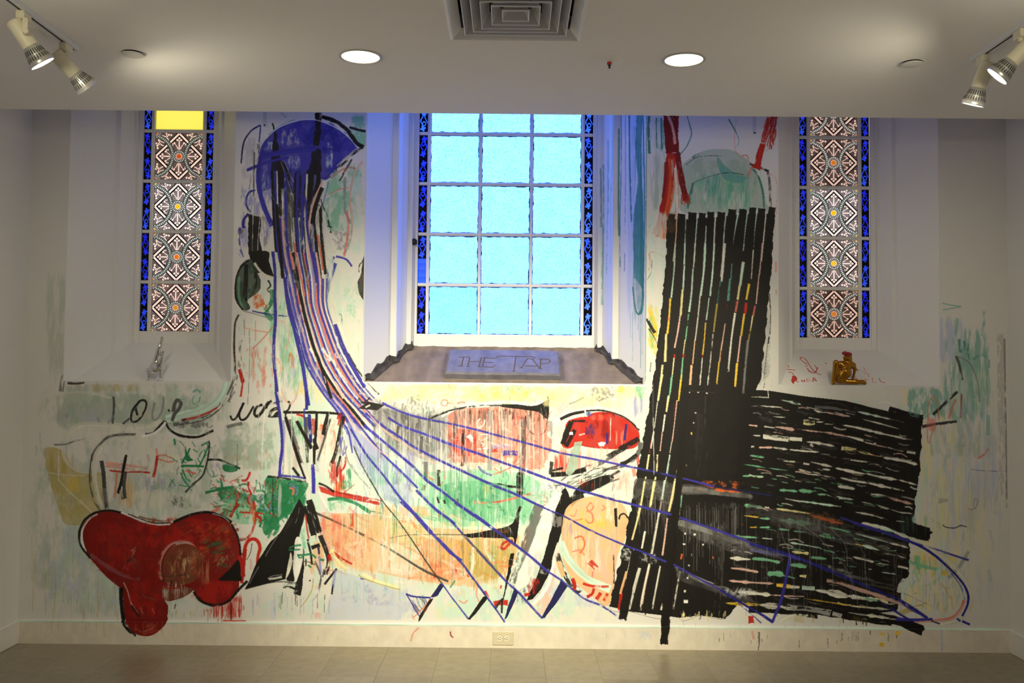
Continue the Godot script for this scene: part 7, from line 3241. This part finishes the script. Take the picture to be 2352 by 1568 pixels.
	# square air diffuser
	var df := thing("air_diffuser", "square white ceiling air diffuser with nested louvres at the top centre", "air vent", Vector3(0.002, CEIL, 2.054))
	var fs := new_st()
	square_ring(fs, 0.274, -0.002, 0.262, -0.008)
	square_ring(fs, 0.262, -0.008, 0.225, 0.030)
	square_ring(fs, 0.274, -0.002, 0.274, 0.001)
	put("frame", fs, M.white_metal, df)
	for r in [0.206, 0.170, 0.134, 0.092, 0.050]:
		fs = new_st()
		square_ring(fs, r, -0.004, maxf(r - 0.030, 0.012), 0.048)
		square_ring(fs, r + 0.0025, -0.002, maxf(r - 0.027, 0.014), 0.049)
		square_ring(fs, r, -0.004, r + 0.0025, -0.002)
		var lv := put("louvre", fs, M.louvre, df)
		fs = new_st()
		square_ring(fs, r + 0.0005, -0.0085, r + 0.003, -0.0085)
		square_ring(fs, r + 0.0005, -0.0085, r + 0.0005, -0.003)
		square_ring(fs, r + 0.003, -0.0085, r + 0.003, -0.003)
		put("lip", fs, M.frame, lv)
	fs = new_st()
	span_box(fs, Vector3(-0.022, 0.046, -0.022), Vector3(0.022, 0.05, 0.022))
	put("centre_plate", fs, M.white_metal, df)
	fs = new_st()
	span_box(fs, Vector3(-0.28, 0.10, -0.28), Vector3(0.28, 0.32, 0.28))
	put("duct", fs, M.plenum, df)
	# round cover plates
	for s in 2:
		var at: Vector3 = [Vector3(-1.688, CEIL, 1.574), Vector3(1.767, CEIL, 1.548)][s]
		var t := thing("ceiling_cover", ["flat round white cover plate in the ceiling beside the left track", "flat round white cover plate in the ceiling beside the right track"][s], "cover plate", at)
		var st := new_st()
		lathe(st, [Vector2(0, -0.012), Vector2(0.043, -0.012), Vector2(0.046, -0.0105), Vector2(0.047, -0.008), Vector2(0.044, -0.007), Vector2(0, -0.007)], Transform3D.IDENTITY, 40)
		put("plate", st, M.cover, t)
		st = new_st()
		lathe(st, [Vector2(0, -0.0075), Vector2(0.040, -0.0075), Vector2(0.040, 0.0), Vector2(0, 0.0)], Transform3D.IDENTITY, 32)
		put("stem", st, M.dark, t)
		st = new_st()
		lathe(st, [Vector2(0.044, -0.0005), Vector2(0.0495, -0.0022), Vector2(0.052, -0.0005)], Transform3D.IDENTITY, 40)
		put("rim", st, M.ceiling, t)
	# sprinkler
	var sp := thing("fire_sprinkler", "small red bulb sprinkler on a round white plate in the ceiling", "sprinkler", Vector3(0.422, CEIL, 1.538))
	var ss := new_st()
	lathe(ss, [Vector2(0, -0.008), Vector2(0.012, -0.008), Vector2(0.02, -0.005), Vector2(0.055, -0.004), Vector2(0.061, -0.001), Vector2(0.061, 0.0), Vector2(0, 0)], Transform3D.IDENTITY, 40)
	put("escutcheon", ss, M.ceiling, sp)
	ss = new_st()
	lathe(ss, [Vector2(0, -0.030), Vector2(0.005, -0.030), Vector2(0.005, -0.022), Vector2(0.003, -0.018), Vector2(0.003, -0.006), Vector2(0, -0.006)], Transform3D.IDENTITY, 14)
	for k in [-1.0, 1.0]:
		tube(ss, [Vector3(0.008 * k, -0.006, 0), Vector3(0.009 * k, -0.018, 0), Vector3(0.003 * k, -0.028, 0)], [0.0015, 0.0015, 0.0015], 8)
	put("frame_arms", ss, M.dark, sp)
	ss = new_st()
	lathe(ss, [Vector2(0, -0.036), Vector2(0.0062, -0.036), Vector2(0.0062, -0.0345), Vector2(0, -0.033)], Transform3D.IDENTITY, 16)
	put("deflector", ss, M.dark, sp)
	ss = new_st()
	lathe(ss, [Vector2(0, -0.020), Vector2(0.004, -0.0185), Vector2(0.0075, -0.013), Vector2(0.0075, -0.010), Vector2(0.004, -0.006), Vector2(0, -0.005)], Transform3D(Basis.IDENTITY, Vector3(0, -0.001, 0)), 14)
	put("red_bulb", ss, mat(Color8(215, 20, 14), 0.25), sp)


# four sloping strips: outer half-width r0 at height y0 to half-width r1 at y1
func square_ring(st: SurfaceTool, r0: float, y0: float, r1: float, y1: float) -> void:
	for k in 4:
		var b := Basis(Vector3.UP, k * PI / 2)
		face(st, [b * Vector3(-r0, y0, r0), b * Vector3(r0, y0, r0), b * Vector3(r1, y1, r1), b * Vector3(-r1, y1, r1)], Vector3.DOWN + (b * Vector3.FORWARD) * 0.4)


# ---------------------------------------------------------------- small things

func build_small_things() -> void:
	# wall socket on the baseboard
	var ot := thing("wall_socket", "ivory double wall socket mounted sideways on the white baseboard", "socket", Vector3(-0.036, 0.058, 0.016))
	var st := new_st()
	cbox(st, Vector3(0, 0, 0.002), Vector3(0.124, 0.079, 0.006), 0.0025)
	put("plate", st, M.outlet, ot)
	for s in [-1.0, 1.0]:
		st = new_st()
		var poly := PackedVector2Array()
		for k in 24:
			var a := TAU * k / 24.0
			poly.append(Vector2(clampf(0.0172 * cos(a), -0.0145, 0.0145), 0.0172 * sin(a)))
		prism(st, poly, 0.004, 0.0072, Vector3.RIGHT, Vector3.UP, Vector3.BACK, Vector3(0.0205 * s, -0.001, 0))
		var so := put("receptacle", st, M.socket, ot)
		st = new_st()
		cbox(st, Vector3(0.0205 * s + 0.003, 0.0065, 0.0072), Vector3(0.0085, 0.0026, 0.001))
		cbox(st, Vector3(0.0205 * s + 0.003, -0.0065, 0.0072), Vector3(0.0095, 0.0026, 0.001))
		lathe(st, [Vector2(0, 0.0068), Vector2(0.0028, 0.0068), Vector2(0.0028, 0.0078), Vector2(0, 0.0078)], Transform3D(Basis(Vector3.RIGHT, PI / 2), Vector3(0.0205 * s - 0.0085, -0.001, 0)), 12)
		put("slots", st, M.dark, so)
	st = new_st()
	lathe(st, [Vector2(0, 0.005), Vector2(0.0022, 0.005), Vector2(0.0022, 0.0058), Vector2(0, 0.0062)], Transform3D(Basis(Vector3.RIGHT, PI / 2), Vector3.ZERO), 12)
	put("screw", st, M.chrome, ot)

	# carved stone on the sill of the middle window
	var slope := atan2(0.238, 0.34)
	var bs := Basis(Vector3.RIGHT, PI / 2 - (PI / 2 - slope))
	var pl := thing("stone_plaque", "grey slate plaque with THE TAP carved on it, lying on the sill", "plaque", Vector3(-0.055, 1.574 + 0.142 * 0.70, -0.142))
	pl.basis = Basis(Vector3.RIGHT, slope)
	st = new_st()
	var W := 0.352
	var Hh := 0.128
	var outline := PackedVector2Array()
	var rr := RandomNumberGenerator.new()
	rr.seed = 5
	var corners := [Vector2(-W, -Hh), Vector2(W, -Hh - 0.006), Vector2(W - 0.004, Hh - 0.012), Vector2(W - 0.03, Hh + 0.002), Vector2(-W + 0.012, Hh + 0.006)]
	for i in corners.size():
		for k in 14:
			var q: Vector2 = corners[i].lerp(corners[(i + 1) % corners.size()], k / 14.0)
			outline.append(q + Vector2(rr.randf_range(-1, 1), rr.randf_range(-1, 1)) * 0.0035)
	var inner := PackedVector2Array()
	for q in outline:
		inner.append(q * Vector2(0.972, 0.93) + Vector2(rr.randf_range(-1, 1), rr.randf_range(-1, 1)) * 0.0025)
	# local frame: x right, "up the slope" is -z, out of the stone is +y
	var tr := Geometry2D.triangulate_polygon(inner)
	for i in range(0, tr.size(), 3):
		face(st, [Vector3(inner[tr[i]].x, 0.046, -inner[tr[i]].y), Vector3(inner[tr[i + 1]].x, 0.046, -inner[tr[i + 1]].y), Vector3(inner[tr[i + 2]].x, 0.046, -inner[tr[i + 2]].y)], Vector3.UP)
	for i in outline.size():
		var j := (i + 1) % outline.size()
		var a := outline[i]
		var b := outline[j]
		var mid := (a + b) * 0.5
		var out := Vector3(mid.x / W, 0.6, -mid.y / Hh)
		face(st, [Vector3(a.x, 0.034, -a.y), Vector3(b.x, 0.034, -b.y), Vector3(inner[j].x, 0.046, -inner[j].y), Vector3(inner[i].x, 0.046, -inner[i].y)], out)
		face(st, [Vector3(a.x, -0.01, -a.y), Vector3(b.x, -0.01, -b.y), Vector3(b.x, 0.034, -b.y), Vector3(a.x, 0.034, -a.y)], out)
	put("slab", st, M.slate, pl)
	# the carved letters: strokes cut in a V, given by their end points (photograph of the stone, in its own units)
	var lets := {
		"letter_T": [[785, 620, 880, 617], [825, 622, 815, 715], [790, 713, 830, 716]],
		"letter_H": [[878, 625, 866, 716], [880, 668, 960, 664], [972, 622, 957, 718], [860, 717, 885, 717], [950, 720, 975, 720]],
		"letter_E": [[1000, 625, 985, 718], [985, 624, 1085, 630], [1000, 672, 1070, 676], [985, 719, 1065, 727], [1065, 727, 1090, 706]],
		"letter_T_large": [[1092, 624, 1120, 605], [1120, 605, 1395, 608], [1395, 608, 1420, 624], [1257, 608, 1240, 765], [1222, 763, 1250, 766]],
		"letter_A": [[1350, 634, 1300, 728], [1340, 632, 1405, 632], [1392, 634, 1448, 730], [1325, 706, 1432, 709], [1285, 727, 1312, 730]],
		"letter_P": [[1462, 632, 1452, 732], [1445, 632, 1515, 634], [1515, 634, 1536, 645], [1536, 645, 1538, 662], [1538, 662, 1518, 678], [1518, 678, 1462, 683], [1440, 732, 1470, 733]],
	}
	for key in lets:
		st = new_st()
		for s in lets[key]:
			var a := Vector2((s[0] - 1150.0) / 467.0 * W, -(s[1] - 660.0) / 125.0 * Hh)
			var b := Vector2((s[2] - 1150.0) / 467.0 * W, -(s[3] - 660.0) / 125.0 * Hh)
			var dd := (b - a).normalized()
			var nn := Vector2(-dd.y, dd.x) * 0.0034
			face(st, [Vector3(a.x + nn.x, 0.0466, -a.y - nn.y), Vector3(b.x + nn.x, 0.0466, -b.y - nn.y), Vector3(b.x - nn.x, 0.0466, -b.y + nn.y), Vector3(a.x - nn.x, 0.0466, -a.y + nn.y)], Vector3.UP)
		put(key.to_lower(), st, M.letter, pl)

	# silver tumbler on the left sill; its measures are in the units of a close view, 0.000235 m each
	var fig := thing("silver_figurine", "small silver figurine doing a handstand, one leg straight up, on the left sill", "figurine", Vector3(-2.168, 1.570, -0.026))
	var S := func(x: float, y: float, z := 0.0) -> Vector3: return Vector3((x - 480.0) * 0.000235, (1335.0 - y) * 0.000235, z * 0.000235)
	st = new_st()
	skin(st, [
		[S.call(322, 1322, 20), S.call(330, 1318, 70), 4.0e-3, 5.0e-3], [S.call(328, 1312), S.call(334, 1180), 7.5e-3, 8.5e-3], [S.call(334, 1180), S.call(312, 1060, 10), 8.5e-3, 12.0e-3],
		[S.call(640, 1322, 0), S.call(585, 1322, 60), 4.5e-3, 5.5e-3], [S.call(636, 1310), S.call(628, 1165), 6.5e-3, 7.5e-3], [S.call(628, 1165), S.call(645, 1040), 8.0e-3, 10.0e-3],
		[S.call(320, 1060), S.call(430, 1010), 12.0e-3, 19.0e-3], [S.call(430, 1010), S.call(560, 1000), 19.0e-3, 19.0e-3], [S.call(560, 1000), S.call(640, 1030), 18.0e-3, 11.0e-3],
		[S.call(430, 1120, 30), S.call(445, 1135, 40), 14.0e-3, 11.0e-3], [S.call(500, 1060, 10), S.call(540, 1080, 20), 15.0e-3, 10.0e-3],
		[S.call(450, 960), S.call(560, 930), 20.0e-3, 21.0e-3], [S.call(400, 930, -10), S.call(430, 900, -10), 10.0e-3, 13.0e-3],
		[S.call(480, 910), S.call(550, 570, -15), 17.0e-3, 12.0e-3], [S.call(550, 560, -15), S.call(590, 460), 13.0e-3, 11.5e-3], [S.call(590, 460), S.call(645, 300), 11.5e-3, 7.0e-3],
		[S.call(645, 300), S.call(655, 235, 20), 8.0e-3, 10.0e-3], [S.call(655, 235, 20), S.call(695, 250, 60), 8.0e-3, 6.0e-3],
		[S.call(610, 950), S.call(685, 720, 40), 17.0e-3, 10.0e-3], [S.call(685, 720, 40), S.call(660, 640, -40), 10.0e-3, 9.0e-3], [S.call(610, 640, -20), S.call(720, 590, 60), 8.0e-3, 9.0e-3],
	], 0.0042, 0.008)
	put("body", st, M.silver, fig)

	# gilded sitter on the right sill, 0.000291 m each
	var gf := thing("gold_figurine", "small seated gold figurine with red hair on the right sill", "figurine", Vector3(2.026, 1.587, -0.036))
	var Q := func(x: float, y: float, z := 0.0) -> Vector3: return Vector3((x - 1240.0) * 0.000291, (948.0 - y) * 0.000291, z * 0.000291)
	st = new_st()
	skin(st, [
		[Q.call(980, 930, 40), Q.call(965, 935, 90), 7.0e-3, 7.0e-3], [Q.call(985, 925, 30), Q.call(1035, 490, 60), 11.0e-3, 16.5e-3], [Q.call(1035, 490, 60), Q.call(1110, 850, -20), 16.0e-3, 17.0e-3],
		[Q.call(1110, 860, 0), Q.call(1160, 870, 20), 17.0e-3, 16.0e-3], [Q.call(1160, 800), Q.call(1240, 690, 10), 26.0e-3, 36.0e-3], [Q.call(1260, 690), Q.call(1270, 560, -20), 34.0e-3, 24.0e-3],
		[Q.call(1160, 520, -10), Q.call(1400, 540, -20), 22.0e-3, 22.0e-3], [Q.call(1200, 560, 30), Q.call(1290, 570, 30), 17.0e-3, 15.0e-3],
		[Q.call(1430, 530, -20), Q.call(1465, 620, -30), 13.0e-3, 10.0e-3], [Q.call(1465, 620, -30), Q.call(1412, 860, -30), 9.5e-3, 6.5e-3], [Q.call(1412, 870, -30), Q.call(1400, 930, -10), 7.0e-3, 5.5e-3],
		[Q.call(1340, 470, -10), Q.call(1320, 390, 0), 17.0e-3, 21.0e-3], [Q.call(1290, 390, 20), Q.call(1240, 380, 40), 17.0e-3, 12.0e-3], [Q.call(1215, 370, 40), Q.call(1195, 372, 45), 6.0e-3, 5.0e-3], [Q.call(1215, 415, 40), Q.call(1235, 430, 30), 6.0e-3, 7.0e-3],
		[Q.call(1270, 880, 20), Q.call(1450, 885, 60), 16.0e-3, 15.0e-3], [Q.call(1450, 885, 60), Q.call(1590, 885, 50), 14.0e-3, 12.0e-3], [Q.call(1590, 880, 50), Q.call(1640, 900, 70), 12.0e-3, 9.0e-3], [Q.call(1620, 930, 60), Q.call(1640, 935, 70), 5.0e-3, 4.0e-3],
	], 0.0048, 0.007)
	put("body", st, M.gold, gf)
	st = new_st()
	skin(st, [[Q.call(1205, 290, 30), Q.call(1235, 285, 30), 10.0e-3, 12.0e-3], [Q.call(1240, 300, 20), Q.call(1280, 320, 10), 9.0e-3, 14.0e-3], [Q.call(1300, 310, 0), Q.call(1340, 320, -10), 15.0e-3, 16.0e-3]], 0.003, 0.005)
	put("hair", st, M.red_hair, gf)

	# two small nails through pale strips, high on the wall
	for e in [["nail with a black head on a pale strip, above the blue painted head", 608.0, 288.0], ["nail with a black head on a pale strip, near the red brush marks", 1733.0, 305.5]]:
		var p := on_wall(e[1], e[2])
		var t := thing("nail", e[0], "nail", Vector3(p.x, p.y, 0.0016))
		st = new_st()
		cbox(st, Vector3(0, 0.05, 0.0006), Vector3(0.022, 0.115, 0.0012), 0.0004)
		put("strip", st, M.strip, t)
		st = new_st()
		lathe(st, [Vector2(0, 0.001), Vector2(0.0035, 0.001), Vector2(0.005, 0.004), Vector2(0.003, 0.006), Vector2(0, 0.0065)], Transform3D(Basis(Vector3.RIGHT, PI / 2), Vector3.ZERO), 14)
		put("head", st, M.dark, t)
